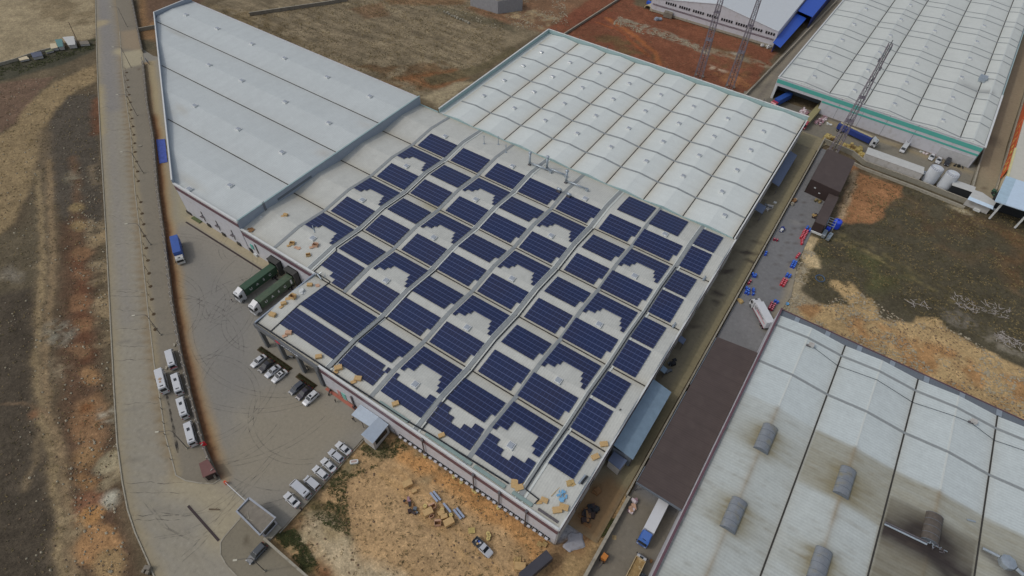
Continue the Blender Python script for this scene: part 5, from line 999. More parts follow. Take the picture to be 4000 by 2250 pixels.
array(full((17.5, 32.4), 6), -7.9, 'widest dark blue solar array, on the rear slope of the front bay beside the walkway')
array(full((17.6, 32.55), 4), -13.5, 'wide four-row solar array nearest the porch, lower left corner of the roof')
array(full((33.85, 43.25), 5, 2), -7.95, lab('dark blue', 'rear', 0, 3)); e = ext_cut[4]
array([[(e[0], 45.6), (53.4, e[1])], [(e[0], 47.1), (52.8, e[1])], [(e[0], 47.1), (52.2, e[1])], [e], [e], [e]], -7.9, lab('cut-out dark blue', 'rear', 0, 4))
array(full((55.7, 65.2), 5, 2), -7.95, lab('dark blue', 'rear', 0, 5)); e = (66.2, 76.0)
array([[(e[0], 67.0), (74.6, e[1])], [(e[0], 68.6), (73.8, e[1])], [(e[0], 68.6), (73.8, e[1])], [e], [e], [e]], -7.9, lab('cut-out dark blue', 'rear', 0, 6))
array(full((77.8, 82.8), 6), -7.85, lab('narrow dark blue', 'rear', 0, 7))
array([[(33.9, 42.75)], [(33.9, 42.75)], [(33.9, 42.75)], [(33.9, 41.9), (42.6, 43.3)]], -13.5, lab('long four-row blue', 'front', 0, 3))
array([[(44.7, 54.4)], [(44.7, 54.4)], [(44.7, 54.4)], [(44.7, 45.5), (52.85, 54.4)]], -13.5, lab('four-row blue', 'front', 0, 4))
array([[(55.6, 65.3)], [(55.6, 65.3)], [(55.6, 59.4), (61.6, 65.3)], [(55.5, 57.9), (63.2, 65.2)]], -13.5, lab('deeply stepped blue', 'front', 0, 5))
array([[(66.4, 76.1)], [(66.4, 76.1)], [(66.4, 70.2), (72.0, 76.1)], [(66.4, 68.6), (74.5, 76.1)]], -13.5, lab('U shaped blue', 'front', 0, 6))

# ------------------------------------------------------------------ rooftop chimneys, ducts and boxes
def zroof(y): return zr(y, valM, H, RISE)
def stack(label, x, y, h, duct, r=.38):
    z = zroof(y); t = thing('chimney_stack', label, 'chimney', (x, y, z), 0, 'exhaust stacks on the warehouse roof')
    MB().tube((0,0,.3), (0,0,h), r*.8, None, 12).build('flue', M_galv, t, smooth=True)
    MB().lathe([(r*.85,h-.1),(r*1.25,h+.1),(r*1.25,h+.35),(r*.5,h+.5),(0,h+.5)], (0,0,0), 12).build('cap', M_galv, t, smooth=True)
    MB().box(-.35,.35,-.35,.35,-.2,.3).build('base', M_pipe, t)
    if duct:
        dx, dy = duct; zz = zroof(y+dy)-z
        MB().tube((0,0,.75), (dx,dy,zz+.65), .2, None, 10).build('duct', M_galv, t, smooth=True); MB().box(dx-.3,dx+.3,dy-.3,dy+.3,zz-.1,zz+.75).build('duct_box', M_galv, t)
stack('left one of the three tall galvanised stacks with a sideways duct on the roof', 30.7, 59.0, 3.6, (6.2, .5)); stack('middle one of the three tall galvanised stacks, nearest the white hall eaves', 35.3, 60.1, 3.8, (5.6, .3)); stack('right hand tall galvanised stack beside the two rooftop fan boxes', 42.2, 58.2, 3.6, (5.9, .4))
for x, y, h, l in ((15.7, 59.5, 2.3, 'thin vent pole nearest the left of the roof behind the arrays'), (18.8, 61.8, 2.3, 'thin vent pole standing closest to the white hall eaves'), (22.6, 59.9, 2.0, 'stubby vent pole standing on a grey skylight strip')):
    single('vent_pole', MB().tube((0,0,-.1),(0,0,h),.1,None,8).lathe([(.1,h-.05),(.2,h),(.2,h+.2),(0,h+.25)],(0,0,0),8).box(-.25,.25,-.25,.25,-.1,.1), M_galv, l, 'vent', (x, y, zroof(y)), group='vent poles on the warehouse roof')
for x, y, l in ((42.6, 54.2, 'left galvanised fan box with rounded hood on the roof ridge'), (45.5, 54.0, 'right galvanised fan box with rounded hood straddling a strip')):
    t = thing('fan_box', l, 'fan', (x, y, zroof(y))); MB().box(-.45,.45,-.45,.45,-.2,.7).build('casing', M_pipe, t); MB().tube((-.6,0,.85),(.6,0,.85),.35,None,10).build('hood', M_galv, t, smooth=True)
for k, (a, b) in enumerate((((28.7,57.8),(30.7,58.9)), ((32.8,58.2),(35.2,60.0)), ((35.0,56.6),(36.8,59.3)), ((38.6,57.3),(40.9,60.3)), ((40.4,56.6),(42.1,58.0)), ((46.4,56.4),(48.1,58.4)))):
    d = math.atan2(b[1]-a[1], b[0]-a[0]); y = (a[1]+b[1])/2
# cardboard, pallets and offcuts left on the roof
M_card = mat('cardboard', A(158,132,92), .85, noise=.16, scale=2.5); M_cardd = mat('cardboard_inside', A(112,84,56), .9, noise=.2); M_wood = mat('pallet_wood', A(150,128,86), .85, noise=.15, scale=2)
M_pinkc = mat('pinkish_card', A(160,130,108), .85, noise=.12, scale=2)
def carton(label, x, y, z, s=1., rz=0., flap=True, open_=False, m=None, group='cartons left on the warehouse roof', name='carton', tall=.55):
    t = thing(name, label, 'carton', (x, y, z), rz, group); m = m or M_card; a, b, h = .75*s, .5*s, tall*s
    if open_:
        mb = MB()
        for x0, x1, y0, y1 in ((-a,a,-b,-b+.06),(-a,a,b-.06,b),(-a,-a+.06,-b,b),(a-.06,a,-b,b)): mb.box(x0,x1,y0,y1,0,h*1.3)
        mb.build('sides', m, t); MB().box(-a+.07,a-.07,-b+.07,b-.07,.02,.1).build('bottom', M_cardd, t)
        MB().add([(-a,b,h*1.3),(a,b,h*1.3),(a*.9,b*1.7,h*1.1),(-a*.9,b*1.7,h*1.1)],[(0,1,2,3)]).build('flap', m, t)
    else:
        MB().box(-a,a,-b,b,.12,.12+h).build('box', m, t, bevel=.02); mb = MB()
        for k in (-1,0,1): mb.box(-a*1.05,a*1.05,k*b*.8-.06,k*b*.8+.06,0,.11)
        mb.build('pallet', M_wood, t)
    if flap: MB().obox((-a*1.1,-b*1.5,.06),(1.2*s,.8*s,.04),.5).build('loose_sheet', m, t)
    return t
RG = [(-5.5,9.0,.8,.3,1,0,'open carton on the bare roof corner near the tall grey wall'), (2.6,3.5,.9,.5,1,1,'open carton beside a flat sheet near the front left eaves'), (7.5,6.0,1,.4,1,1,'big opened carton on the roof beside the first stepped arrays'),
      (8.2,3.1,.8,.9,0,1,'small broken open carton above the dock shelters'), (18.2,-1.2,.0,.4,0,0,''), (14.9,-2.8,.9,.6,0,0,'yellowish flat pallet stack near the corner step of the roof'), (14.9,-7.4,1.1,.2,1,1,'largest open carton with orange packing beside the grey parapet'),
      (14.6,-9.6,.9,1.0,1,0,'pale long carton by the grey parapet below the open carton'), (14.8,-12.8,1.1,.25,0,0,'yellow bundled pallet stack near the front left roof corner'), (20.8,-14.0,1.0,.6,1,0,'leaning carton with a flat sheet above the porch lettering'),
      (29.8,-14.6,1.0,.8,0,0,'rounded wrapped pallet just left of the front walkway end'), (34.8,-14.3,1.2,.9,1,0,'wrapped long pallet load just right of the front walkway end'), (39.5,-13.9,1.1,.5,1,0,'tall carton with a flat sheet in front of the fourth column array'),
      (48.8,-13.9,1.0,1.0,0,0,'torn brown wrapped carton above the entrance canopy'), (59.6,-14.0,.9,1.0,0,0,'rounded tan pallet load in front of the deeply stepped array')]
for x, y, s, rz, fl, op, l in RG:
    if l: carton(l, x, y, zroof(y)+.02, s*.82, rz, bool(fl), bool(op), M_pinkc if 'leaning' in l or 'big opened' in l else None)
for x, y, s, rz, l in ((84.0, 1.0, 1.0, .2, 'square wooden crate on the roof edge above the long grey lean-to'), (83.9, -2.0, 1.0, .5, 'lower square crate on the south east roof edge'), (83.2, -13.6, 1.1, .2, 'left of two cartons at the south corner of the roof'), (84.0, -14.3, .0, 0, '')):
    if l: carton(l, x, y, zroof(y)+.02, s*.9, rz+.5, False, False, tall=.4)
carton('right of two tan carton piles at the south corner of the roof', 83.9, -12.6, zroof(-12.6)+.02, .95, .3, True, False, tall=.35); carton('tan carton tucked behind the cable duct end at the front', 80.6, -13.4, zroof(-13.4)+.02, .8, .2, True, False, tall=.3)
def flatpile(label, x, y, z, n, s, m, name='cardboard_pile', group=None, cat='cardboard'):
    mb = MB()
    for k in range(n): mb.obox((rng.uniform(-s,s)*.6, rng.uniform(-s,s)*.5, .04+k*.05), (rng.uniform(.6,1.2)*s, rng.uniform(.5,.9)*s, .04), rng.uniform(0,3))
    return single(name, mb, m, label, cat, (x,y,z), group=group)
flatpile('flattened tan cardboard and pallet pile beside the front cable duct end', 75.3, -13.6, zroof(-13.6), 6, 1.3, M_card); flatpile('small flattened sheets lying near the corner step of the roof', 16.2, -1.6, zroof(-1.6), 3, .8, M_pinkc)
flatpile('grey and white packing scraps heaped against the grey parapet', 14.9, -5.0, zroof(-5), 9, .9, M_trim); flatpile('flat cardboard on the roof under the tall grey wall', -9.0, 1.4, zroof(1.4), 4, 1.0, M_cardd); flatpile('flat card sheets beside the opened carton at the left roof edge', 4.4, 3.3, zroof(3.3), 3, .9, M_pinkc)
flatpile('pallet frame and card beside the last narrow array of the front bay', 82.9, -8.6, zroof(-8.6), 4, .9, M_wood)
mb = MB()
for k in range(14): mb.obox((rng.uniform(-.7,.7), rng.uniform(-.8,.8), rng.uniform(.1,.6)), (rng.uniform(.2,.7), rng.uniform(.2,.6), .08), rng.uniform(0,3), mat('blue_film', A(96,140,170), .3, noise=.2))
mb.obox((-1.2,0,.05),(.08,2.2,.06),-.2,M_wood).obox((.6,-1.6,.05),(.07,1.6,.06),.5,M_wood); single('film_heap', mb, None, 'heap of crumpled pale blue plastic film with sticks on the roof corner', 'plastic film', (82.6,-11.2,zroof(-11.2)+.02))
mb = MB(); mb.obox((0,0,.15),(.3,2.0,.22),0,M_galv).obox((.4,.2,.15),(.3,1.8,.22),0,M_cable); single('rail_bundle', mb, None, 'bundle of aluminium rails lying near the last narrow front array', 'rail bundle', (84.0,-7.0,zroof(-7)+.02), -.1)
for x, y, l in ((83.6, 49.5, 'short stub vent pipe on the roof edge beside the last narrow column, further back'), (83.4, 33.6, 'short stub vent pipe on the roof edge beside the last narrow column, nearer')):
    single('stub_vent', MB().tube((0,-.7,.3),(0,.7,.5),.16,None,8).box(-.3,.3,-.2,.2,-.05,.25), M_galv, l, 'vent', (x, y-1.2, zroof(y-1.2)))
for x, y, l in ((83.3, 8.4, 'small black bird resting on the pale roof edge'),): single('bird', MB().loft([[(-.28,-.02,.1),(-.28,.02,.1),(-.28,0,.12)],[(-.1,-.09,.06),(-.1,.09,.06),(-.1,0,.22)],[(.12,-.09,.08),(.12,.09,.08),(.12,0,.24)],[(.22,-.03,.2),(.22,.03,.2),(.22,0,.27)]]).add([(-.05,.08,.18),(.08,.08,.18),(-.12,.4,.2)],[(0,1,2)]).add([(-.05,-.08,.18),(.08,-.08,.18),(-.12,-.4,.2)],[(0,1,2)]), M_cable, l, 'bird', (x, y, zroof(y)+.02), .6)
single('roof_rail_stub', MB().path([(-1.2,.9,.15),(.9,-.4,.15)],.1,6).path([(-.2,.3,.1),(.1,-.2,.6)],.06,4), M_galv, 'short length of pipe and bracket lying on the bare roof near the third vent', 'pipe', (3.4,9.2,zroof(9.2)))
mb = MB()
for k in range(5): mb.tube((13.9+k*.5,.55+.1*(k%2),7.15),(14.2+k*.4,1.3-.3*(k%3),7.5+.1*k),.06,None,5)
mb.tube((13.8,.4,7.35),(15.6,-.2,7.35),.16,None,8); mb.build('pipe_stub', M_galv, wh, world=True)
# ------------------------------------------------------------------ vehicles (all lengths in plan units, front towards +x)
M_tyre = mat('tyre', (.02,.02,.02), .85); M_rim = mat('wheel_rim', (.35,.36,.38), .35, metal=.7); M_lampw = mat('headlamp_glass', (.75,.78,.8), .1, spec=.8); M_lampr = mat('tail_lamp', (.35,.02,.02), .2)
M_chas = mat('chassis', A(44,44,46), .7)
def carpaint(n, c, rough=.3): return mat('paint_'+n, c, rough, noise=.03, spec=.6, coat=.5)
PW = carpaint('white', (.62,.63,.64)); PS = carpaint('silver', (.52,.54,.57)); PB = carpaint('black', (.018,.018,.024)); PP = carpaint('dark_plum', (.03,.024,.04)); PG = carpaint('dark_grey', (.06,.07,.09)); PSG = carpaint('slate', (.05,.06,.07)); PBL = carpaint('blue', (.03,.12,.42)); PR = carpaint('red', (.45,.03,.06))
def wheels(t, xs, y, r=.25, w=.17, inner=None):
    for x in xs:
        for s in (-1, 1):
            wo = MB().tube((0,-w/2,0),(0,w/2,0),r,None,14).build('wheel', M_tyre, t); wo.location = (K*x, K*s*y, K*r)
            MB().tube((0,s*(w/2-.02),0),(0,s*(w/2+.012),0),r*.6,None,10).build('rim', M_rim, wo)
def frustum(mb, b, tp, z0, z1, m=None, faces=None):
    """b, tp = (x0, x1, halfwidth) rings"""
    v = [(b[0],-b[2],z0),(b[1],-b[2],z0),(b[1],b[2],z0),(b[0],b[2],z0),(tp[0],-tp[2],z1),(tp[1],-tp[2],z1),(tp[1],tp[2],z1),(tp[0],tp[2],z1)]
    F_ = {'bottom':(3,2,1,0),'top':(4,5,6,7),'right':(0,1,5,4),'front':(1,2,6,5),'left':(2,3,7,6),'rear':(3,0,4,7)}
    return mb.add(v, [F_[k] for k in (faces or F_)], m)
def lerp3(a, b, t): return tuple(a[i]+(b[i]-a[i])*t for i in range(len(a)))
def inset(q, u0, u1, v0, v1, out=.012):
    """window pane set slightly proud of the quad q (a,b,c,d = lower left, lower right, upper right, upper left)"""
    a, b, c, d = [Vector(p) for p in q]; n = (b-a).cross(d-a).normalized()*out
    P = lambda u, v: (a*(1-u)+b*u)*(1-v)+(d*(1-u)+c*u)*v+n
    return [P(u0,v0), P(u1,v0), P(u1,v1), P(u0,v1)]
def pane(name, q, t, ins=(.06,.94,.1,.92), m=None):
    f = inset(q, *ins); g = inset(q, *ins, out=-.02); return MB().add([*g, *f], [(3,2,1,0),(4,5,6,7),(0,1,5,4),(1,2,6,5),(2,3,7,6),(3,0,4,7)], None).build(name, m or M_glass, t)
def car(label, rear, front, paint_, kind='sedan', group=None, roof=None, sunroof=False, trunk=False):
    rx, ry = rear; fx, fy = front; L = 3.45 if kind != 'suv' else 3.55; ang = math.atan2(fy-ry, fx-rx); cx, cy = (rx+fx)/2, (ry+fy)/2
    t = thing('parked_car', label, 'car', (cx, cy, .02), ang, group); h = L/2; w = .68; tall = {'sedan': 1.08, 'hatch': 1.13, 'suv': 1.26, 'van': 1.36}[kind]; belt = {'sedan': .68, 'hatch': .70, 'suv': .78, 'van': .8}[kind]
    st = [(-h, .50, .30, .52), (-h+.06, .62, .2, belt-.08), (-h+.5, w, .16, belt), (0, w+.02, .15, belt+.02), (h-1.05, w, .16, belt-.02), (h-.35, w*.96, .18, belt-.12), (h-.08, w*.82, .22, belt-.24), (h, w*.66, .3, belt-.32)]
    rings = []
    for x, hw, z0, z1 in st: rings.append([(x,-hw*.9,z0),(x,-hw,z0+.1),(x,-hw,z1-.12),(x,-hw*.86,z1),(x,hw*.86,z1),(x,hw,z1-.12),(x,hw,z0+.1),(x,hw*.9,z0)])
    MB().loft(rings).build('body', paint_, t, smooth=False, bevel=0)
    if kind == 'sedan': b, tp = (-h+.42, h-1.0, w*.88), (-h+.95, h-1.62, w*.70)
    elif kind == 'hatch': b, tp = (-h+.06, h-.92, w*.9), (-h+.42, h-1.5, w*.73)
    elif kind == 'suv': b, tp = (-h+.06, h-1.0, w*.9), (-h+.3, h-1.55, w*.76)
    else: b, tp = (-h+.04, h-.55, w*.94), (-h+.12, h-1.1, w*.84)
    z0, z1 = belt-.02, tall
    cab = frustum(MB(), b, tp, z0, z1); cab.build('cabin', paint_, t)
    v = {'f': [(b[1],-b[2],z0),(b[1],b[2],z0),(tp[1],tp[2],z1),(tp[1],-tp[2],z1)], 'r': [(b[0],b[2],z0),(b[0],-b[2],z0),(tp[0],-tp[2],z1),(tp[0],tp[2],z1)],
         's1': [(b[0],-b[2],z0),(b[1],-b[2],z0),(tp[1],-tp[2],z1),(tp[0],-tp[2],z1)], 's2': [(b[1],b[2],z0),(b[0],b[2],z0),(tp[0],tp[2],z1),(tp[1],tp[2],z1)]}
    pane('windscreen', v['f'], t, (.05,.95,.08,.96)); pane('rear_window', v['r'], t, (.08,.92,.12,.92))
    pane('side_window', v['s1'], t, (.08,.5,.14,.9)); pane('side_window', v['s1'], t, (.53,.93,.14,.9)); pane('side_window', v['s2'], t, (.07,.47,.14,.9)); pane('side_window', v['s2'], t, (.5,.92,.14,.9))
    r_ = MB(); r_.box(tp[0]+.03, tp[1]-.03, -tp[2]+.04, tp[2]-.04, z1, z1+.03); r_.build('roof_panel', roof or paint_, t, bevel=.012)
    if sunroof: MB().box(tp[1]-.55, tp[1]-.12, -.3, .3, z1+.03, z1+.045).build('sunroof', M_glass, t)
    wheels(t, (-h+.62, h-.62), w-.07)
    for s in (-1, 1):
        MB().obox((h-.09, s*.45, belt-.3), (.14,.24,.12), -s*.35).build('headlight', M_lampw, t); MB().obox((-h+.02, s*.5, belt-.12), (.08,.2,.14), 0).build('tail_light', M_lampr, t)
        MB().obox((b[1]-.2, s*(w+.1), belt+.04), (.1,.16,.11), 0).build('mirror', paint_, t)
    if trunk: MB().obox((-h+.05, 0, 1.15), (.5,1.1,.06), 0, None).build('tailgate', paint_, t)
    return t
G1 = 'cars parked in front of the porch'; G2 = 'vehicles parked along the edge of the sandy ground'
car('white sedan with black glass, first of the front porch row nearest the corner', (15.95,-18.3), (15.75,-21.75), PW, 'sedan', G1)
car('black sedan between two white cars in front of the porch', (18.1,-18.3), (18.0,-21.6), PB, 'sedan', G1)
car('silver white sedan just right of the black one by the hedge', (20.3,-18.3), (20.0,-21.8), PS, 'sedan', G1)
car('white sedan with a dark sunroof, fourth from the corner by the hedge', (22.25,-18.3), (22.0,-21.8), PW, 'sedan', G1, sunroof=True)
car('dark grey hatchback left of the dark plum sedan by the short hedge', (27.2,-18.2), (26.9,-21.7), PG, 'hatch', G1)
car('dark plum black sedan between the grey hatchback and the white estate', (29.15,-18.3), (28.95,-21.6), PP, 'sedan', G1)
car('white estate with large dark sunroof, last in the front porch row', (31.15,-18.2), (30.95,-21.9), PW, 'suv', G1, sunroof=True)
car('cream white sedan at the building end of the diagonal-looking parking row', (45.5,-24.0), (41.9,-23.9), PW, 'sedan', G2)
car('silver hatchback second from the building end of the parking row', (45.4,-25.85), (42.0,-25.7), PS, 'hatch', G2)
car('white sedan with dark rear window between two hatchbacks in the row', (45.7,-28.0), (41.9,-27.65), PW, 'sedan', G2)
car('white compact hatchback in the middle of the row beside the sand', (45.4,-29.75), (42.0,-29.6), PW, 'hatch', G2)
car('small pale grey van next to the big minibus in the parking row', (45.6,-31.95), (42.2,-31.85), PS, 'van', G2)
car('white sedan nearest the guard house with its boot lid open', (45.1,-36.1), (41.3,-35.85), PW, 'sedan', G2, trunk=True)
car('dark slate four wheel drive parked on the forecourt below the guard house', (45.3,-43.6), (45.2,-47.1), PSG, 'suv', None)
G3 = 'cars on the teal factory forecourt'
car('white sedan facing the long shed on the teal factory forecourt, left one', (119.8,141.0), (119.4,137.4), PW, 'sedan', G3)
car('white sedan beside the black off-roader on the teal factory forecourt', (121.7,140.4), (121.4,136.8), PW, 'sedan', G3)
car('black off-roader with bright round lamps by the roller door', (123.9,141.0), (123.7,137.2), PB, 'suv', G3)
def minibus(label, rear, front, W=1.36, Hh=1.95, hatch=True, bus=False, group=None, stripe=False, roofbox=False, paint_=None):
    rx, ry = rear; fx, fy = front; L = math.hypot(fx-rx, fy-ry); ang = math.atan2(fy-ry, fx-rx); t = thing('minibus', label, 'minibus', ((rx+fx)/2, (ry+fy)/2, .12), ang, group); h = L/2; w = W/2; pw = paint_ or PW
    nose = .75 if not bus else .15
    pr = [(-h,.25),(-h,Hh-.25),(-h+.14,Hh),(h-nose-.5,Hh),(h-nose-.12,Hh-.04),(h-nose+.4,Hh*.6),(h-.1,Hh*.5),(h,Hh*.38),(h,.25)] if not bus else [(-h,.25),(-h+.02,Hh-.2),(-h+.12,Hh),(h-.2,Hh),(h-.05,Hh-.2),(h,.9),(h,.25)]
    R = []
    for y, s in ((-w,.0),(-w*.9,1),(w*.9,1),(w,.0)): R.append([(x*(1 if s else .985), y, z if s or z < 1 else z-.1) for x, z in pr])
    MB().loft(R).build('body', pw, t)
    z0, z1 = Hh*.52, Hh*.86
    for s in (-1, 1):
        for k in range(4):
            a = -h+.25+(L-1.6)*k/4; MB().box(a, a+(L-1.6)/4-.1, s*w-.01 if s > 0 else s*w-.015, s*w+.015 if s > 0 else s*w+.01, z0, z1).build('side_window', M_glass, t)
        MB().obox((h-nose+.05, s*(w+.12), z0+.1), (.1,.14,.24)).build('mirror', M_chas, t); MB().obox((h-.06, s*w*.7, .6), (.14,.26,.18)).build('headlight', M_lampw, t); MB().obox((-h-.01, s*w*.85, .75), (.04,.14,.4)).build('tail_light', M_lampr, t)
    MB().box(-h-.02, -h+.02, -w*.72, w*.72, z0+.02, z1).build('rear_window', M_glass, t)
    a = (h-nose-.1, Hh-.06) if not bus else (h-.04, Hh-.3); b = (h-nose+.4, Hh*.61) if not bus else (h+.01, Hh*.45)
    MB().add([(b[0],-w*.84,b[1]),(b[0],w*.84,b[1]),(a[0],w*.8,a[1]),(a[0],-w*.8,a[1]),(b[0]+.02,-w*.84,b[1]+.02),(b[0]+.02,w*.84,b[1]+.02),(a[0]+.02,w*.8,a[1]+.02),(a[0]+.02,-w*.8,a[1]+.02)], [(3,2,1,0),(4,5,6,7),(0,1,5,4),(1,2,6,5),(2,3,7,6),(3,0,4,7)]).build('windscreen', M_glass, t)
    if hatch: MB().box(-.1, .55, -.25, .25, Hh, Hh+.05).build('roof_hatch', M_glass, t)
    MB().box(-h+.5, -h+.68, -.3, .3, Hh, Hh+.07).build('rear_spoiler', M_chas, t)
    if stripe: MB().box(-h-.03, -h-.005, -w*.8, w*.8, z0-.22, z0-.02).build('red_stripe', mat('sign_red', A(170,44,60), .5), t)
    if bus: MB().lathe([(.3,0),(.3,.06),(.2,.08),(0,.08)], (-.3,0,Hh), 12).box(-1.2,-.8,-.1,.25,Hh,Hh+.05).build('roof_logo', mat('faded_print', A(140,120,100), .6), t)
    wheels(t, (-h+.85, h-.8), w-.08, .28); return t
GM = 'minibuses waiting on the pavement by the fence'
minibus('white minibus with a dark red stripe on its tail, nearest the top of the four', (3.65,-31.0), (-.95,-28.85), group=GM, hatch=False, stripe=True)
minibus('white box-shaped minibus with a faded roof print at the kerb', (7.1,-35.35), (2.3,-33.1), 1.45, 2.3, False, True, GM)
minibus('white minibus beside the box-shaped one, square dark roof hatch', (9.8,-33.95), (4.95,-31.65), group=GM)
minibus('white minibus with small roof hatch, third down along the fence', (15.1,-36.55), (10.45,-34.4), group=GM)
minibus('white minibus parked beside the street lamp, last before the kiosk', (21.0,-39.2), (16.1,-36.85), group=GM)
minibus('silver minibus between the small van and the sedan by the sand', (45.4,-34.0), (41.0,-33.8), 1.4, 1.85, False, group=G2, paint_=PS)
minibus('white minivan on the teal factory forecourt beside the blue lorry', (112.3,141.3), (111.7,136.3), 1.35, 1.5, False, group=G3)
def cab(t, x0, L, W, Hc, paint_, deflector=False, z=.35):
    w = W/2; x1 = x0+L; pr = [(x0,z),(x0,Hc),(x1-.35,Hc),(x1-.08,Hc-.35),(x1,Hc*.5),(x1,z)]
    R = [[(x, y, zz) for x, zz in pr] for y in (-w, w)]; MB().loft(R).build('cab', paint_, t)
    MB().add([(x1+.01,-w*.88,Hc*.52),(x1+.01,w*.88,Hc*.52),(x1-.08,w*.82,Hc-.36),(x1-.08,-w*.82,Hc-.36),(x1+.03,-w*.88,Hc*.52),(x1+.03,w*.88,Hc*.52),(x1-.05,w*.82,Hc-.34),(x1-.05,-w*.82,Hc-.34)], [(3,2,1,0),(4,5,6,7),(0,1,5,4),(1,2,6,5),(2,3,7,6),(3,0,4,7)]).build('windscreen', M_glass, t)
    for s in (-1, 1):
        MB().box(x1-1.0, x1-.3, s*w-.012, s*w+.012, Hc*.55, Hc-.3).build('side_window', M_glass, t); MB().obox((x1-.05, s*(w+.14), Hc*.7), (.1,.16,.4)).build('mirror', M_chas, t); MB().obox((x1+.01, s*w*.75, z+.3), (.06,.3,.18)).build('headlight', M_lampw, t)
    if deflector:
        MB().add([(x0+.05,-w*.9,Hc),(x1-.45,-w*.8,Hc),(x1-.45,w*.8,Hc),(x0+.05,w*.9,Hc),(x0+.05,-w*.85,Hc+.6),(x0+.05,w*.85,Hc+.6)], [(0,1,4),(3,5,2),(1,2,5,4),(0,4,5,3),(0,3,2,1)]).build('air_deflector', paint_, t)
    MB().box(x1-.7, x1-.4, -.3, .3, Hc, Hc+.03).build('roof_hatch', M_glass, t)
def lorry(label, rear, front, box_h, boxm, cabp, W=1.86, cabL=1.5, cabH=2.3, z0=.85, defl=False, group=None, zbase=.02, boxname='box_body', gap=.25, name='lorry', bevel=.02):
    rx, ry = rear; fx, fy = front; L = math.hypot(fx-rx, fy-ry); ang = math.atan2(fy-ry, fx-rx); t = thing(name, label, 'lorry', ((rx+fx)/2, (ry+fy)/2, zbase), ang, group); h = L/2; w = W/2; bx1 = h-cabL-gap
    MB().box(-h, bx1, -w, w, z0, box_h).build(boxname, boxm, t, bevel=bevel); MB().box(-h+.05, h-.3, -.35, .35, .4, z0).build('chassis', M_chas, t); cab(t, h-cabL, cabL, W*.97, cabH, cabp, defl)
    wheels(t, (-h+.7, -h+1.5, h-.75), w-.14, .37, .24); return t, h, w, bx1
M_cont = mat('container_green', A(46,68,52), .6, noise=.12, scale=1.2, corr=('Y', 4.2), corr_amp=.05, stain=(A(64,74,56), .7, .5)); M_cont2 = mat('container_green_worn', A(60,74,58), .6, noise=.14, scale=1.2, corr=('Y', 4.2), corr_amp=.05, stain=(A(78,84,66), .6, .6))
M_let = mat('white_letter', A(190,196,190), .6)
for i, (x, yf, cm, l) in enumerate(((-.2, -12.0, M_cont, 'green container lorry at the left dock, lettered UASC along its side'), (5.4, -12.5, M_cont2, 'faded green container lorry at the right dock beside the grey parapet'))):
    t, h, w, bx1 = lorry(l, (x+(.15 if not i else 0), -1.35), (x-.1, yf), 3.05, cm, PW, 1.84, 1.75, 2.75, .95, True, 'container lorries backed into the docks', boxname='container')
    for k, s in enumerate('UASC'): text_mesh('letter', s, .95, M_let, t, (bx1-1.4-k*1.75, w+.03, 2.05), (PI/2, 0, PI), .01)
    if i: MB().box(-h+.5, -h+.9, w, w+.03, 1.4, 2.7).build('door_plate', M_let, t)
t, h, w, bx1 = lorry('small lorry with a bright blue covered body and white cab by the fence', (-26.9,-8.4), (-20.0,-12.1), 2.8, mat('blue_tarp', A(48,74,132), .6, noise=.1), carpaint('offwhite', (.6,.6,.56)), 1.75, 1.45, 1.95, .8, zbase=.02, boxname='covered_body')
M_boxw = mat('box_white', A(168,170,172), .5, noise=.04)
t, h, w, bx1 = lorry('blue cab lorry with plain white box emerging from under the brown canopy', (97.1,2.2), (97.1,-8.2), 2.95, M_boxw, PBL, 1.86, 1.8, 2.35, .95, True)
t, h, w, bx1 = lorry('white lettered lorry with round emblem standing askew by the smoky hall', (100.0,49.0), (94.8,54.6), 2.95, M_boxw, PW, 1.8, 1.55, 2.3, .9, False, boxname='curtain_body')
M_txt = mat('dark_lettering', A(74,58,62), .6)
mb = MB()
for i in range(20):
    a0, a1 = 2*PI*i/20, 2*PI*(i+1)/20; cxx = bx1-.75; r1, r2 = .46, .38
    mb.add([(cxx+r2*math.cos(a0), w+.02, 1.95+r2*math.sin(a0)),(cxx+r1*math.cos(a0), w+.02, 1.95+r1*math.sin(a0)),(cxx+r1*math.cos(a1), w+.02, 1.95+r1*math.sin(a1)),(cxx+r2*math.cos(a1), w+.02, 1.95+r2*math.sin(a1))], [(0,1,2,3)])
for a in (0.5, 2.6, 4.6): mb.obox((bx1-.75+.15*math.cos(a), w+.02, 1.95+.15*math.sin(a)), (.3,.03,.1), 0)
mb.build('emblem', M_txt, t, fixn=False); text_mesh('lettering', 'BABACANLAR', .52, M_txt, t, (-.75, w+.03, 2.3), (PI/2, 0, PI), .01)
MB().box(-.7, bx1-1.35, w, w+.025, 1.75, 1.98).build('red_bar', mat('truck_red', A(160,50,76), .5), t); MB().box(-h+.5, -.75, w, w+.02, 1.72, 2.0).build('pink_print', mat('truck_pink', A(176,130,138), .6), t); MB().box(-h+.1, bx1, w-.04, w+.01, .7, .9).build('side_guard', mat('truck_maroon', A(110,44,60), .5), t)
t, h, w, bx1 = lorry('long dark blue tipper lorry with white cab beside the teal factory', (92.8,137.4), (104.8,134.7), 2.3, mat('tipper_blue', A(36,50,104), .5, noise=.08), PW, 1.8, 1.7, 2.3, .8, True, boxname='tipper_body')
MB().box(-h+.2, bx1-.2, .1, w-.1, 2.3, 2.42).build('load', mat('grain_load', A(150,140,112), .9), t)
t, h, w, bx1 = lorry('red cab lorry with navy blue box reversed into the open factory bay', (75.4,145.2), (72.6,136.6), 2.6, mat('navy_box', A(36,66,128), .5), PR, 1.8, 1.6, 2.1, .8)
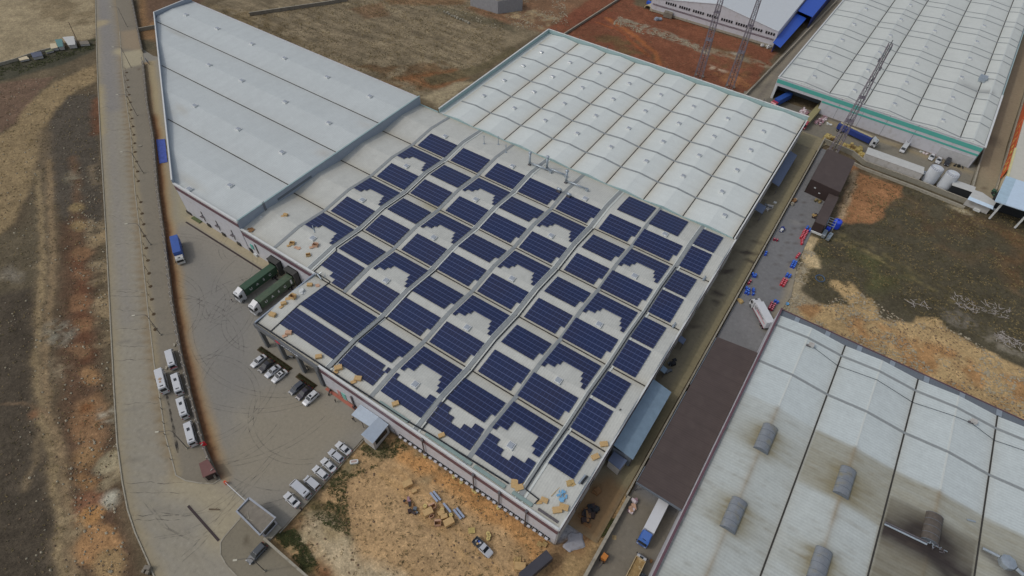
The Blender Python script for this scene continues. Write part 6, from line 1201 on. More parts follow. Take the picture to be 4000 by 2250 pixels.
t, h, w, bx1 = lorry('long red cab lorry with sand coloured open body in the factory bay', (85.6,147.5), (84.0,130.8), 2.0, mat('tan_tarp', A(122,116,84), .7, noise=.1), PR, 1.8, 1.8, 2.3, .8, False, boxname='open_body')
t, h, w, bx1 = lorry('tipper lorry with rusty sand crusted body at the bottom edge', (98.0,-17.0), (98.0,-9.8), 1.5, mat('crusted_body', A(120,100,66), .9, noise=.3, scale=1.2, stain=(A(160,146,116), .9, .9), bump=.5), carpaint('dusty_white', (.5,.5,.5)), 1.65, .7, 1.9, .7, False, boxname='tipper_body', gap=.1)
mb = MB()
for s in (-1, 1): mb.box(-h, bx1, s*w-.05, s*w+.05, 1.5, 1.85)
mb.box(-h-.04, -h+.04, -w, w, 1.5, 1.85).box(bx1-.04, bx1+.04, -w, w, 1.5, 1.95).build('side_board', mat('board_tan', A(150,134,104), .8, noise=.2), t)
# dark flat trailer at the bottom
t = thing('covered_trailer', 'dark sheeted box trailer standing on the sandy soil at the bottom edge', 'trailer', (84.4,-21.4,0), math.radians(72)); MB().box(-2.9,2.9,-.82,.82,.7,2.6).build('body', mat('black_sheet', A(52,52,58), .55, noise=.1), t, bevel=.03); MB().box(-2.7,2.9,-.4,.4,.4,.7).build('chassis', M_chas, t); wheels(t, (-1.9,-1.1,1.9), .68, .34)
# pickup
t = thing('pickup_truck', 'silver pickup truck with dark open bed standing on the sandy soil', 'pickup', (75.3,-23.5,-.1), math.atan2(-.5,3.6)); h = 1.95
MB().loft([[(x,-hw,.25),(x,-hw,z1-.06),(x,-hw*.9,z1),(x,hw*.9,z1),(x,hw,z1-.06),(x,hw,.25)] for x, hw, z1 in ((-.3,.7,.8),(h-.9,.7,.8),(h-.2,.66,.68),(h,.5,.58))]).build('body', PS, t)
mb = MB(); mb.box(-h,-.3,-.68,.68,.3,.45).box(-h,-.3,-.68,-.6,.45,.8).box(-h,-.3,.6,.68,.45,.8).box(-h,-h+.06,-.68,.68,.45,.8).build('bed', PSG, t)
frustum(MB(), (-.35,1.0,.64), (-.2,.5,.54), .78, 1.28).build('cabin', PS, t); v = [(1.0,-.64,.78),(1.0,.64,.78),(.5,.54,1.28),(.5,-.54,1.28)]; pane('windscreen', v, t, (.04,.96,.06,.95)); pane('rear_window', [(-.35,.64,.78),(-.35,-.64,.78),(-.2,-.54,1.28),(-.2,.54,1.28)], t)
for s in (-1, 1): pane('side_window', [(-.35,-.64,.78),(1.0,-.64,.78),(.5,-.54,1.28),(-.2,-.54,1.28)] if s < 0 else [(1.0,.64,.78),(-.35,.64,.78),(-.2,.54,1.28),(.5,.54,1.28)], t, (.1,.9,.15,.9)); MB().obox((h-.05,s*.45,.5),(.1,.22,.12)).build('headlight', M_lampw, t)
mb = MB()
for k, c in enumerate((M_white, M_blue, M_card, M_white, M_cable)): mb.obox((-h+.4+rng.uniform(0,.9), rng.uniform(-.4,.4), .62), (.35,.28,.3), rng.uniform(0,3), c)
mb.build('load', None, t); wheels(t, (-h+.6, h-.6), .62, .28)
# forklift
t = thing('forklift', 'orange forklift truck with raised mast beside the lane wall', 'forklift', (92.9,-13.6,.02), math.radians(-96)); M_fo = carpaint('orange', (.55,.2,.03))
MB().box(-.8,.5,-.45,.45,.2,.75).build('body', M_fo, t, bevel=.05); MB().box(-.85,-.4,-.45,.45,.75,1.0).build('counterweight', M_cable, t, bevel=.05)
mb = MB()
for x in (-.45,.45):
    for s in (-1,1): mb.box(x-.04,x+.04,s*.4-.04,s*.4+.04,.7,1.65)
mb.box(-.5,.5,-.45,.45,1.65,1.72).build('overhead_guard', M_fo, t); mb = MB()
for s in (-1,1): mb.box(.62,.72,s*.3-.05,s*.3+.05,.1,1.7)
mb.box(.62,.7,-.35,.35,1.0,1.1).build('mast', M_cable, t)
for s in (-1,1): MB().box(.72,1.7,s*.22-.05,s*.22+.05,.12,.18).build('fork', M_pipe, t)
MB().obox((-.1,0,.9),(.4,.4,.3)).build('seat', M_cable, t); wheels(t, (-.55,.35), .42, .24)

# ------------------------------------------------------------------ tanks, masts
for i, (x, y, l) in enumerate(((120.75,127.0,'left white cylindrical storage tank with rooftop railing behind the wall'), (124.75,126.9,'right white cylindrical storage tank with rooftop railing beside the low shed'))):
    t = thing('storage_tank', l, 'tank', (x, y, 0), 0, 'white storage tanks'); r = 1.72; hh = 4.6
    MB().lathe([(r,0),(r,hh),(r-.04,hh+.06),(r*.5,hh+.16),(0,hh+.2)], (0,0,0), 32).build('shell', mat('tank_white', A(166,170,174), .45, noise=.05), t, smooth=False)
    mb = MB(); n = 20
    for z in (.35,.7): mb.path([(r*1.0*math.cos(2*PI*k/n), r*math.sin(2*PI*k/n), hh+z) for k in range(n+1)], .03, 4)
    for k in range(n): mb.tube((r*math.cos(2*PI*k/n), r*math.sin(2*PI*k/n), hh), (r*math.cos(2*PI*k/n), r*math.sin(2*PI*k/n), hh+.7), .025, None, 4)
    mb.build('railing', M_pipe, t); MB().box(-.25,.25,-.25,.25,hh+.1,hh+.3).build('manhole', M_trim, t)
    mb = MB(); mb.tube((r+.05,.3,0),(r+.05,.3,hh),.04,None,4).tube((r+.05,-.1,0),(r+.05,-.1,hh),.04,None,4)
    for k in range(11): mb.tube((r+.05,.3,.3+k*.4),(r+.05,-.1,.3+k*.4),.025,None,4)
    mb.build('ladder', M_pipe, t)
t = thing('water_tank', 'bright blue plastic water tank beside the brown annex', 'tank', (103.9,92.4,-.1)); M_bt = mat('blue_plastic', A(40,66,180), .4, noise=.04)
MB().lathe([(1.02,0),(1.05,.1),(1.05,1.95),(1.0,2.15),(.5,2.35),(.22,2.38)], (0,0,0), 28).build('shell', M_bt, t, smooth=True); MB().lathe([(.24,2.3),(.24,2.45),(.0,2.45)],(0,0,0),14).build('lid', mat('navy_plastic', A(20,28,110), .4), t)
t = thing('steel_frame', 'grey steel frame stand with pipes between the annex and blue tank', 'frame', (102.6,90.6,0)); mb = MB()
for x in (-.9,.9):
    for y in (-1.6,0,1.6): mb.box(x-.06,x+.06,y-.06,y+.06,0,2.2)
for z in (2.2,):
    for x in (-.9,.9): mb.box(x-.06,x+.06,-1.6,1.6,z,z+.12)
    for y in (-1.6,-.5,.6,1.6): mb.box(-.9,.9,y-.06,y+.06,z+.01,z+.13)
mb.build('frame', M_galv, t); MB().box(-.5,.5,-1.2,-.4,.1,1.0).build('pump', M_bt, t)
for x, y, a, l in ((102.3,87.4,.1,'grey metal skip bin against the end of the brown annex'), (103.6,87.1,.0,'open pale metal trough next to the skip bin by the annex')):
    mb = MB(); mb.box(-.45,.45,-1.3,1.3,.1,.2).box(-.45,-.38,-1.3,1.3,.2,.9).box(.38,.45,-1.3,1.3,.2,.9).box(-.45,.45,-1.3,-1.23,.2,.9).box(-.45,.45,1.23,1.3,.2,.9)
    single('metal_bin', mb, M_galv, l, 'bin', (x, y, .0), a-.1)
def mast(label, x, y, h, wb, wt, rz, legs=4):
    t = thing('lattice_mast', label, 'mast', (x, y, -.1), rz, 'lattice radio masts'); m = mat('mast_steel', A(104,98,104), .6, metal=.2, noise=.1)
    def pt(k, z): w_ = (wb+(wt-wb)*min(1, z/(h*.8)))/2; return ([-1,1,1,-1][k]*w_, [-1,-1,1,1][k]*w_, z)
    n = int(h/1.6)
    for k in range(4): MB().path([pt(k,0), pt(k,h*.8), pt(k,h)], .085, 5).build('leg', m, t)
    mb = MB()
    for i in range(n):
        z0, z1 = h*i/n, h*(i+1)/n
        for k in range(4):
            j = (k+1) % 4; mb.tube(pt(k,z0), pt(j,z1), .04, None, 3, caps=False); mb.tube(pt(j,z0), pt(k,z1), .04, None, 3, caps=False); mb.tube(pt(k,z1), pt(j,z1), .045, None, 3, caps=False)
    mb.build('bracing', m, t)
    for z in (h*.33, h*.55): w_ = pt(1,z)[0]+.15; MB().box(-w_,w_,-w_,w_,z,z+.12).build('platform', m, t)
    MB().path([(0,0,0),(0,0,h+1)], .09, 5).build('cable_run', M_cable, t)
    for z, a in ((h*.80,.4),(h*.86,2.4),(h*.92,4.),(h*.7,1.2),(h*.97,5.2)):
        w_ = pt(1,z)[0]+.35; MB().obox((w_*math.cos(a), w_*math.sin(a), z), (.16,.3,1.1), a).build('antenna', M_lou, t)
    for dx, dy in ((1,1),(-1,1),(-1,-1),(1,-1)): MB().box(dx*wb/2-.35,dx*wb/2+.35,dy*wb/2-.35,dy*wb/2+.35,0,.35).build('footing', M_conc, t)
mast('left of two lattice masts rising beyond the white hall parapet', 46.3, 140.6, 40, 2.5, 1.1, .1); mast('right of two lattice masts beyond the white hall, partway to the lane', 57.3, 140.5, 38, 2.4, 1.0, .05); mast('lattice mast standing before the teal factory beside the brown shed', 95.0, 124.3, 33.4, 2.4, .9, .2)

# ------------------------------------------------------------------ walls and fences
def lowwall(name, label, pts, w, h, m, cap=True, z0=-.3):
    t = thing(name, label, 'wall', (pts[0][0], pts[0][1], 0)); edge_strip('x', pts, w, z0, h, None).build('wall', m, t, world=True)
    if cap: edge_strip('x', pts, w+.1, h, h+.07, None).build('coping', M_conc, t, world=True)
    return t
M_blk = mat('block_wall', A(116,112,100), .9, noise=.15, scale=1.2, corr=('Z', 5), corr_amp=.06)
lowwall('lane_wall', 'long low concrete wall between the side lane and the loading yard', [(91.2,129.3),(91.2,80),(91.2,30),(91.2,-2)], .22, .95, M_conc); lowwall('lane_wall', 'weathered concrete wall continuing the lane wall to the bottom edge', [(91.7,-2.2),(91.7,-30)], .45, 1.4, M_concd)
lowwall('forecourt_wall', 'block wall along the near side of the teal factory forecourt', [(91.3,128.3),(100,127.0),(104,124.2),(118,123.9),(131,123.0)], .25, 1.2, M_blk); lowwall('retaining_wall', 'second lower concrete wall with a planted strip in front of the forecourt wall', [(93.5,124.8),(104,122.0),(118,121.4),(130.8,120.4)], .4, .5, M_conc)
lowwall('north_lane_wall', 'concrete wall between the red soil and the lane, upper right', [(61.5,132.0),(63.4,138),(66.3,181),(69.5,230)], .25, 1.1, M_conc); lowwall('field_wall', 'low block wall crossing the soil from the white hall towards the top', [(-7.3,125),(-5.6,138),(-3.0,176),(-1,230)], .3, .6, M_blk)
lowwall('back_field_wall', 'concrete wall across the straw field behind the grey shed', [(-108,81),(-92,105),(-88,112)], .3, 1.0, M_concd); lowwall('back_field_wall', 'low wall joining the road fence to the grey shed at its far corner', [(-129.3,49.6),(-126.8,54.4),(-114.2,58)], .3, 1.0, M_blk)
lowwall('forecourt_edge_wall', 'fence wall on the forecourt edge running from the guard house down', [(44.5,-43.1),(47,-43.15),(66,-43.3)], .3, .9, M_concd); lowwall('east_lane_wall', 'pale concrete wall beside the east lane of the teal factory', [(131.2,126.5),(131.5,143),(132.2,160),(134.2,235)], .3, 1.1, M_conc)
wp = [G(x*.2071, 100+y*.2071) for x, y in ((-300,860),(0,745),(340,650),(560,570),(790,500),(1000,450),(1190,405))]; lowwall('far_boundary_wall', 'grey boundary wall of the pale compound on the far left', wp, .25, .7, M_conc)
edge_strip('x', [(45.45,-20.4),(45.6,-36),(45.6,-41)], .12, -.1, .16, None).build('kerb_sand', M_conc)['kind'] = 'structure'
# roadside fence: wall, posts with cranked tops, wires
fl = [(-153.2,62.7),(-130.7,50.2),(-117.0,42.6),(-114.4,41.2)]; fl2 = [(-107.4,36.8),(-84.8,23.0),(-68.5,13.8),(-47.2,.5),(-26.7,-11.5),(-11.4,-20.7),(.6,-27.4),(7.4,-30.9),(16.3,-35.3),(22.7,-38.4),(29.4,-41.0)]
def along(pts, step):
    out = []; L = 0; 
    for a, b in zip(pts[:-1], pts[1:]):
        d = math.hypot(b[0]-a[0], b[1]-a[1]); s = (-L) % step
        while s < d: out.append((a[0]+(b[0]-a[0])*s/d, a[1]+(b[1]-a[1])*s/d, math.atan2(b[1]-a[1], b[0]-a[0]))); s += step
        L = (L+d)
    return out
for nm, pts, l in (('roadside_fence', fl, 'roadside fence wall with posts beyond the side gate, near the top'), ('roadside_fence', fl2, 'long roadside fence wall with a row of cranked concrete posts along the yard')):
    t = thing(nm, l, 'fence', (pts[0][0], pts[0][1], 0)); edge_strip('x', pts, .28, -.3, 1.15, None).build('wall', M_concd, t, world=True)
    p0 = MB().box(-.07,.07,-.07,.07,1.0,2.35).add([(-.07,-.07,2.3),(.07,-.07,2.3),(.07,.07,2.3),(-.07,.07,2.3),(-.07,.28,2.62),(.07,.28,2.62),(.07,.4,2.56),(-.07,.4,2.56)],[(3,2,1,0),(4,5,6,7),(0,1,5,4),(1,2,6,5),(2,3,7,6),(3,0,4,7)]).box(-.2,.2,-.25,.25,1.0,1.2).build('post', mat('fence_post', A(136,132,124), .85), t)
    A_ = along(pts, 2.9); off = np.array(t.location)/K
    for i, (x, y, a) in enumerate(A_):
        if i == 0: p0.location = tuple(K*v for v in (x-off[0], y-off[1], 0)); p0.rotation_euler = (0,0,a)
        else: partcopy(p0, t, (x, y, 0), a)
    mb = MB()
    for z in (1.5,1.8,2.1): 
        for (x0,y0,_), (x1,y1,_) in zip(A_[:-1], A_[1:]): mb.tube((x0,y0,z),(x1,y1,z),.012,None,3,caps=False)
    mb.build('wire', M_pipe, t, world=True)
t = thing('side_gate', 'open grey steel gate at the side entrance between the fence sections', 'gate', (-108.5,38.4,0)); mb = MB()
for k in range(7): mb.box(-3+k*.5,-2.95+k*.5,-.03,.03,.15,1.5)
for z in (.15,.8,1.5): mb.box(-3,0,-.03,.03,z,z+.06)
mb.build('leaf', M_lou, t); t.rotation_euler = (0,0,2.9)
# lamp posts
M_lamp = mat('lamp_post_steel', A(88,84,78), .6)
LP = [(-135.4,48.9,'street lamp furthest up the road, near the top edge'), (-109.1,33.2,'street lamp at the side gate entrance'), (-82.8,17.9,'street lamp second below the side gate'), (-57.3,2.8,'street lamp level with the blue tarpaulin'), (-31.8,-12.4,'street lamp level with the blue covered lorry'), (-6.4,-27.3,'street lamp just above the group of minibuses'), (20.0,-40.2,'street lamp beside the last minibus near the kiosk'), (48.3,-46.4,'street lamp on the forecourt beside the dark four wheel drive')]
t = thing('street_lamp', LP[0][2], 'street lamp', (*LP[0][:2], .1), 0, 'street lamps along the road'); MB().tube((0,0,0),(0,0,6.6),.09,.055,8).path([(0,0,6.6),(-.25,-.15,6.95),(-.6,-.5,7.05)],.05,6).build('pole', M_lamp, t)
MB().path([(-.6,-.5,7.05),(-1.55,-1.35,7.1)],.045,6).build('arm', M_lamp, t); MB().obox((-1.8,-1.6,7.08),(.6,.26,.12),.72).build('lantern', mat('lantern', A(160,156,140), .5), t); MB().box(-.16,.16,-.16,.16,0,.3).build('base', M_conc, t)
for x, y, l in LP[1:]: dup(t, (x, y, .1), 0, l)
# saplings in the pavement
trees = [(-107.2,30.4),(-102.8,27.9),(-98.9,25.6),(-94.8,23.2),(-90.7,20.9),(-86.9,18.6),(-82.6,16.1),(-78.7,13.9),(-74.8,11.6),(-71,9.3),(-67.3,7),(-63.2,4.7),(-59.1,2.3),(-55.3,0),(-47.3,-4.6),(-43.2,-7),(-39.4,-9.1),(-35.6,-11.5),(-31.6,-13.7),(-27.7,-15.9),(-23.9,-18.2),(-20.1,-20.4),(-16.5,-22.5),(-12.5,-24.8),(-8.6,-27.1)]
M_bark = mat('bark', A(86,74,60), .9, noise=.2); M_pit = mat('planting_soil', A(66,54,38), .95, noise=.25, scale=3); M_leafd = mat('dry_leaf', A(88,80,54), .9, noise=.3, scale=3)
protos = []
for v in range(3):
    r = np.random.RandomState(20+v); t = thing('sapling', 'x', 'sapling', (0,0,.1)); mb = MB(); h = 1.95+.25*v
    mb.path([(0,0,0),(.03,.02,h*.5),(0,.05,h)], .035, 5)
    tips = []
    for k in range(9):
        a = r.uniform(0,6.28); z = r.uniform(.55,1)*h; l = r.uniform(.2,.45); p = (l*math.cos(a), l*math.sin(a), z+l*.8); mb.tube((0,.03,z), p, .016, .006, 4); tips.append(p)
    mb.build('trunk', M_bark, t); mb = MB()
    for p in tips:
        for k in range(7):
            q = np.array(p)+r.uniform(-.16,.16,3); d = r.uniform(-.07,.07,3); e = r.uniform(-.07,.07,3); mb.add([q, q+d, q+e], [(0,1,2)])
    mb.build('crown', M_leafd, t, fixn=False); mb = MB(); pts = [(.42*math.cos(a)*r.uniform(.8,1.15), .42*math.sin(a)*r.uniform(.8,1.15)) for a in np.linspace(0,2*PI,12,False)]; mb.prism(pts, -.05, .05); mb.build('soil_patch', M_pit, t); protos.append(t)
TG = 'saplings planted along the pavement'
near = {24: 'by the minibuses', 0: 'by the side gate'}
for i, (x, y) in enumerate(trees):
    l = 'bare sapling in a round soil pit, %s up the pavement from the minibuses' % ORD[24-i]
    if i < 3: t = protos[i]; t.location = (K*x, K*y, K*.1); t['label'] = l; t['group'] = TG
    else: dup(protos[(i*7) % 3], (x, y, .1), (i*1.3) % 6.28, l, TG)
# bollards at the kerb
bl = [G(x, y) for x, y in ((612,1490),(621,1520),(627,1560),(634,1600),(640,1655),(646,1700),(657,1745),(670,1797))]
t = None
for i, (x, y) in enumerate(bl):
    l = 'thin kerb post beside the pavement, %s down from the box-shaped minibus' % ORD[i]
    if t is None: t = single('kerb_post', MB().tube((0,0,0),(0,0,.75),.05,None,6).lathe([(.07,.7),(.07,.8),(0,.85)],(0,0,0),6).box(-.1,.1,-.1,.1,0,.08), M_lamp, l, 'post', (x, y, .1), group='kerb posts beside the pavement')
    else: dup(t, (x, y, .1), 0, l)
# barrier, flag banner, hedges, tarpaulin
t = thing('barrier', 'long white boom barrier with an orange post closing the gate', 'barrier', (31.3,-40.5,.02)); MB().box(-.2,.2,-.2,.2,0,.9).build('post', mat('barrier_orange', A(180,70,40), .5), t); MB().obox((3.0,-.1,.85),(6.0,.1,.1),-.03).build('boom', M_trim, t); MB().box(5.8,5.95,-.3,-.15,0,.85).build('rest', M_pipe, t)
p = G(796,1736,1.5); mb = MB(); mb.loft([[(0,-.4,.8),(0,.4,.8),(.05,.4,.8),(.05,-.4,.8)],[(0,-.4,2.2),(0,.4,2.2),(.05,.4,2.2),(.05,-.4,2.2)]]); single('banner', mb, mat('banner_red', A(186,40,50), .6), 'small red banner hanging on the fence near the kiosk', 'banner', (p[0],p[1],.2), -.5)
def hedge(label, x0, x1, y, seed):
    r = np.random.RandomState(seed); mb = MB(); t = thing('hedge', label, 'hedge', ((x0+x1)/2, y, 0), 0, 'low hedges in front of the porch')
    n = int((x1-x0)*420)
    for k in range(n):
        x = r.uniform(x0, x1); a = r.uniform(0, PI); rr = r.uniform(.7, 1.05); q = np.array([x-(x0+x1)/2+r.uniform(-.1,.1), .42*rr*math.cos(a), .1+.5*rr*math.sin(a)]); d = r.uniform(-.09,.09,3); e = r.uniform(-.09,.09,3)
        mb.add([q, q+d, q+e], [(0,1,2)])
    mb.build('foliage', mat('hedge_leaf', A(64,62,38), .9, noise=.35, scale=2.5), t, fixn=False)
    L = (x1-x0)/2; MB().loft([[(x,.3*math.cos(a)*s,.05+.42*math.sin(a)*s) for a in np.linspace(0,PI,8)] for x, s in ((-L,.6),(-L+.3,1),(L-.3,1),(L,.6))]).build('stem_mass', mat('hedge_core', A(44,42,28), .95, noise=.3, scale=4), t)
    MB().box(-L-.2,L+.2,-.6,.6,.02,.08).build('bed', M_pit, t)
hedge('long clipped dark hedge behind the four left cars', 13.3, 22.4, -17.7, 1); hedge('short clipped dark hedge behind the three right cars', 24.8, 29.5, -17.7, 2)
mb = MB(); P = [(-67.7,13.9),(-66.0,15.6),(-56.2,9.5),(-57.4,7.8)]; n = 12; vs = []; fs = []
for j in range(5):
    for i in range(n+1):
        u, v_ = i/n, j/4; a = lerp3(P[0],P[3],u); b = lerp3(P[1],P[2],u); q = lerp3(a,b,v_); vs.append((q[0],q[1],.12+.12*abs(math.sin(u*PI*4))*(.5+v_)))
for j in range(4):
    for i in range(n): fs.append((j*(n+1)+i, j*(n+1)+i+1, (j+1)*(n+1)+i+1, (j+1)*(n+1)+i))
single('blue_tarpaulin', mb.add(vs, fs), mat('tarp_royal', A(54,70,134), .55, noise=.14, scale=.8), 'royal blue tarpaulin laid between the fence and the grey shed', 'tarpaulin')
single('road_bin', MB().box(-.5,.5,-.3,.3,0,.9).box(-.7,-.3,-.8,-.3,0,.6).box(.1,.6,-.9,-.35,0,.7), M_concd, 'broken concrete box at the road verge on the bottom edge', 'concrete block', (*G(583,2222), 0), .4)
for x, y, l in ((683,1351,'small concrete slab on the pavement just above the minibuses'), (548,573,'small grey block on the pavement level with the blue tarpaulin'), (652,1440,'concrete rubble beside the tail of the first minibus')):
    single('slab', MB().obox((0,0,.12),(.7,.35,.22),.3).obox((.3,.3,.06),(.4,.3,.1),1), M_conc, l, 'slab', (*G(x,y),.1), rng.uniform(0,2))

# ------------------------------------------------------------------ drums and goods in the loading yard
M_dr = mat('drum_red', A(158,40,52), .5, noise=.15, scale=3); M_db = mat('drum_blue', A(38,66,150), .5, noise=.12, scale=3); M_drd = mat('drum_dark_red', A(110,30,48), .5, noise=.15); M_lid = mat('drum_lid', A(170,110,116), .5, noise=.2)
def drumproto(m, nm, lidm):
    t = thing(nm, 'x', 'drum', (0,0,0)); MB().lathe([(.0,0),(.27,0),(.27,.2),(.285,.22),(.27,.24),(.27,.44),(.285,.46),(.27,.48),(.27,.66),(.24,.66),(.24,.64),(0,.64)],(0,0,0),12).build('shell', m, t); MB().lathe([(0,.645),(.19,.645),(.19,.66),(0,.665)],(0,0,0),10).build('lid', lidm, t); return t
pr = {'r': drumproto(M_dr, 'red_drum', M_lid), 'b': drumproto(M_db, 'blue_drum', mat('lid_blue', A(70,110,180), .4)), 'd': drumproto(M_drd, 'dark_red_drum', M_lid)}; used = set()
def drums(kind, x0, y0, nx_, ny_, dx, dy, rz, label, group, jit=.05):
    c, s = math.cos(rz), math.sin(rz)
    for i in range(nx_):
        for j in range(ny_):
            u, v_ = i*dx+rng.uniform(-jit,jit), j*dy+rng.uniform(-jit,jit); p = (x0+u*c-v_*s, y0+u*s+v_*c, .03)
            if kind not in used: used.add(kind); t = pr[kind]; t.location = tuple(K*q for q in p); t['label'] = label; t['group'] = group
            else: dup(pr[kind], p, rng.uniform(0,6), label, group)
drums('r', 97.75, 82.6, 2, 6, .62, .66, 0, 'red drum in the long block by the white kerb of the annex', 'red drums in the long block'); drums('r', 98.5, 80.6, 1, 3, .6, .66, .2, 'red drum in the narrow tail of the long block', 'red drums in the tail of the long block')
drums('b', 98.0, 86.9, 1, 2, .6, .62, 0, 'blue drum at the upper left end of the long red block', 'blue drums left of the pair'); drums('b', 98.75, 86.5, 1, 2, .6, .62, 0, 'darker blue drum at the upper right end of the long red block', 'blue drums beside the annex kerb')
drums('r', 98.9, 75.2, 1, 3, .6, .66, -.1, 'red drum in the short row below the pale sand spill', 'red drums in the short row'); drums('b', 98.7, 71.3, 2, 4, .55, .66, 0, 'blue drum in the block below the short red row', 'blue drums in the middle block')
drums('b', 98.75, 67.5, 2, 2, .6, .66, 0, 'blue drum at the top of the lower red block', 'blue drums above the lower red block'); drums('r', 98.5, 64.0, 2, 4, .6, .68, 0, 'red drum in the lower block near the rubble edge', 'red drums in the lower block')
drums('b', 98.9, 58.2, 2, 1, .6, .66, 0, 'blue drum behind the lettered lorry', 'blue drums behind the lettered lorry'); drums('d', 98.5, 55.2, 2, 4, .62, .62, 0, 'dark red drum behind the lettered lorry', 'dark red drums behind the lettered lorry')
drums('b', 92.6, 56.6, 3, 3, .75, .8, .4, 'blue drum tumbled in the heap beside the lane wall', 'blue drums heaped by the lane wall', .3); drums('d', 92.2, 60.0, 1, 2, .6, .8, .3, 'dark red drum at the lane wall near the blue heap', 'dark red drums near the blue heap', .2); drums('b', 92.1, 62.8, 2, 2, .6, .6, .3, 'blue drum in the small group against the lane wall', 'blue drums in the small lane wall group', .1)
drums('d', 92.3, 78.0, 2, 1, .7, .6, .2, 'dark red drum by the lane wall below the wrapped blue load', 'dark red drums by the lane wall', .1); drums('b', 92.2, 71.6, 1, 2, .6, .6, 0, 'blue drum standing alone in a pair at the lane wall', 'blue drum pair at the lane wall', .1)
def heap(name, label, cat, x, y, z, n, s, mats_, spread=(1,1), hmax=.5, group=None):
    mb = MB()
    for k in range(n): mb.obox((rng.uniform(-1,1)*spread[0], rng.uniform(-1,1)*spread[1], rng.uniform(.08,hmax)), (s*rng.uniform(.4,1), s*rng.uniform(.4,1), s*rng.uniform(.25,.8)), rng.uniform(0,3), mats_[k % len(mats_)], rx=rng.uniform(-.3,.3))
    return single(name, mb, None, label, cat, (x,y,z), group=group)
M_navy = mat('wrap_navy', A(34,44,100), .4); M_yel = mat('yellow_straw', A(150,134,84), .9, noise=.25, scale=1.5); M_ylb = mat('brown_straw', A(120,100,66), .9, noise=.25)
heap('wrapped_load', 'blue and white wrapped load against the lane wall near the annex', 'load', 92.9, 82.8, 0, 6, .9, [M_navy, M_trim, M_navy], (.35,.6), .7); heap('crate_pile', 'brown and grey crates at the lane wall opposite the brown shed', 'crates', 92.0, 95.5, 0, 6, .9, [M_cardd, M_conc], (.3,1.4), .5)
heap('scrap_pile', 'grey twisted scrap beside the short blue lean-to in the lane', 'scrap', 86.8, 88.9, 0, 9, 1.2, [M_concd, M_lou, M_whited], (1.0,1.4), .6); heap('scrap_pile', 'dark frames and scrap in the lane below the small lean-to', 'scrap', 86.4, 28.0, 0, 9, .9, [M_cable, M_lou], (.4,2.0), .5)
heap('white_bag', 'single white bag lying in the lane near the grey scrap', 'bag', 88.2, 92.3, 0, 2, .7, [M_trim], (.2,.2), .3); heap('pallet_heap', 'yellow pallets beside the lane wall below the blue drums', 'pallets', 92.3, 53.6, 0, 4, 1.0, [M_wood], (.3,.5), .3); heap('pallet_heap', 'broken yellow pallets against the annex wall', 'pallets', 98.2, 93.2, 0, 7, .8, [M_wood, M_brownw], (.35,.9), .5)
heap('shrub_heap', 'dry brushwood heap at the corner between the brown shed and annex', 'brushwood', 97.2, 99.6, 0, 10, .7, [M_straw, M_scrub], (.9,.6), .4)
for i, (x, y, n, sx, sy, l) in enumerate(((92.6,130.9,22,1.6,1.0,'left heap of yellow straw bales and sacks by the forecourt wall'), (96.6,129.3,20,1.6,.9,'brown middle heap of bales and sacks behind the mast'), (100.0,129.4,26,1.6,1.3,'tall yellow heap of bales right of the mast'), (103.0,127.8,20,1.6,.8,'right hand yellow heap of bales at the end of the long shed'))):
    heap('bale_heap', l, 'bales', x, y, 0, n, 1.2, [M_yel, M_yel, M_ylb], (sx,sy), .9 if i != 2 else 1.3, 'bale heaps on the factory forecourt')
M_bag = mat('paper_bale', A(176,166,168), .8, noise=.12); M_bag2 = mat('paper_bale_dark', A(130,104,110), .8, noise=.15)
heap('paper_bales', 'scattered white and pink paper bales left of the red cab lorry', 'paper bales', 82.2, 139.2, 0, 30, .9, [M_bag, M_bag, M_bag2], (1.6,2.8), .6); heap('paper_bales', 'dark pinkish paper bales right of the red cab lorry', 'paper bales', 87.6, 139.0, 0, 26, .8, [M_bag2, M_bag2, M_bag], (1.2,2.8), .7)
heap('paint_cans', 'three white sacks lying in front of the factory wall', 'sacks', 89.8, 138.6, 0, 5, .8, [M_trim], (1.6,.3), .2); heap('white_sacks', 'loose white sacks beside the white sedan on the forecourt', 'sacks', 117.4, 140.6, 0, 6, .6, [M_trim, M_bag], (1.0,.4), .3)
heap('white_sacks', 'white sacks and pipes between the long shed and left tank', 'sacks', 118.9, 129.6, 0, 8, .7, [M_trim, M_blueg], (.7,.9), .5); heap('flat_panel', 'pale flat panels lying by the factory wall', 'panel', 116.0, 142.0, .05, 3, 1.3, [M_conc, M_pal], (.4,.3), .1)
heap('cart_parts', 'brown planks and cart parts at the forecourt corner wall', 'planks', 130.2, 129.3, 0, 8, .8, [M_cardd, M_bag2, M_cable], (.6,1.2), .3); heap('green_machine', 'dark green machine parts at the foot of the orange wall', 'machine', 137.2, 132.0, 0, 9, .9, [mat('machine_green', A(52,80,66), .5), M_cable], (.8,1.2), .6)
heap('potted_plants', 'dark potted plants against the roller door', 'plants', 127.0, 139.3, 0, 12, .5, [mat('plant_dark', A(40,44,38), .9), M_cable], (1.2,.4), .7)
p = G(3075,1188); single('blue_tub', MB().lathe([(.3,0),(.38,.35),(.34,.35),(.28,.05),(0,.05)],(0,0,0),14), mat('tub_blue', A(80,140,180), .4), 'light blue plastic tub on the rubble near the hall corner', 'tub', (*p,-.1))
p = G(3204,1087); mb = MB()
for r_ in (.95,1.02,1.1): mb.path([(r_*math.cos(2*PI*k/24), r_*1.1*math.sin(2*PI*k/24), .12) for k in range(25)], .035, 4)
single('hose_coil', mb, mat('hose_blue', A(60,84,110), .5), 'coil of blue hose lying on the dark field', 'hose', (*p,-.12))
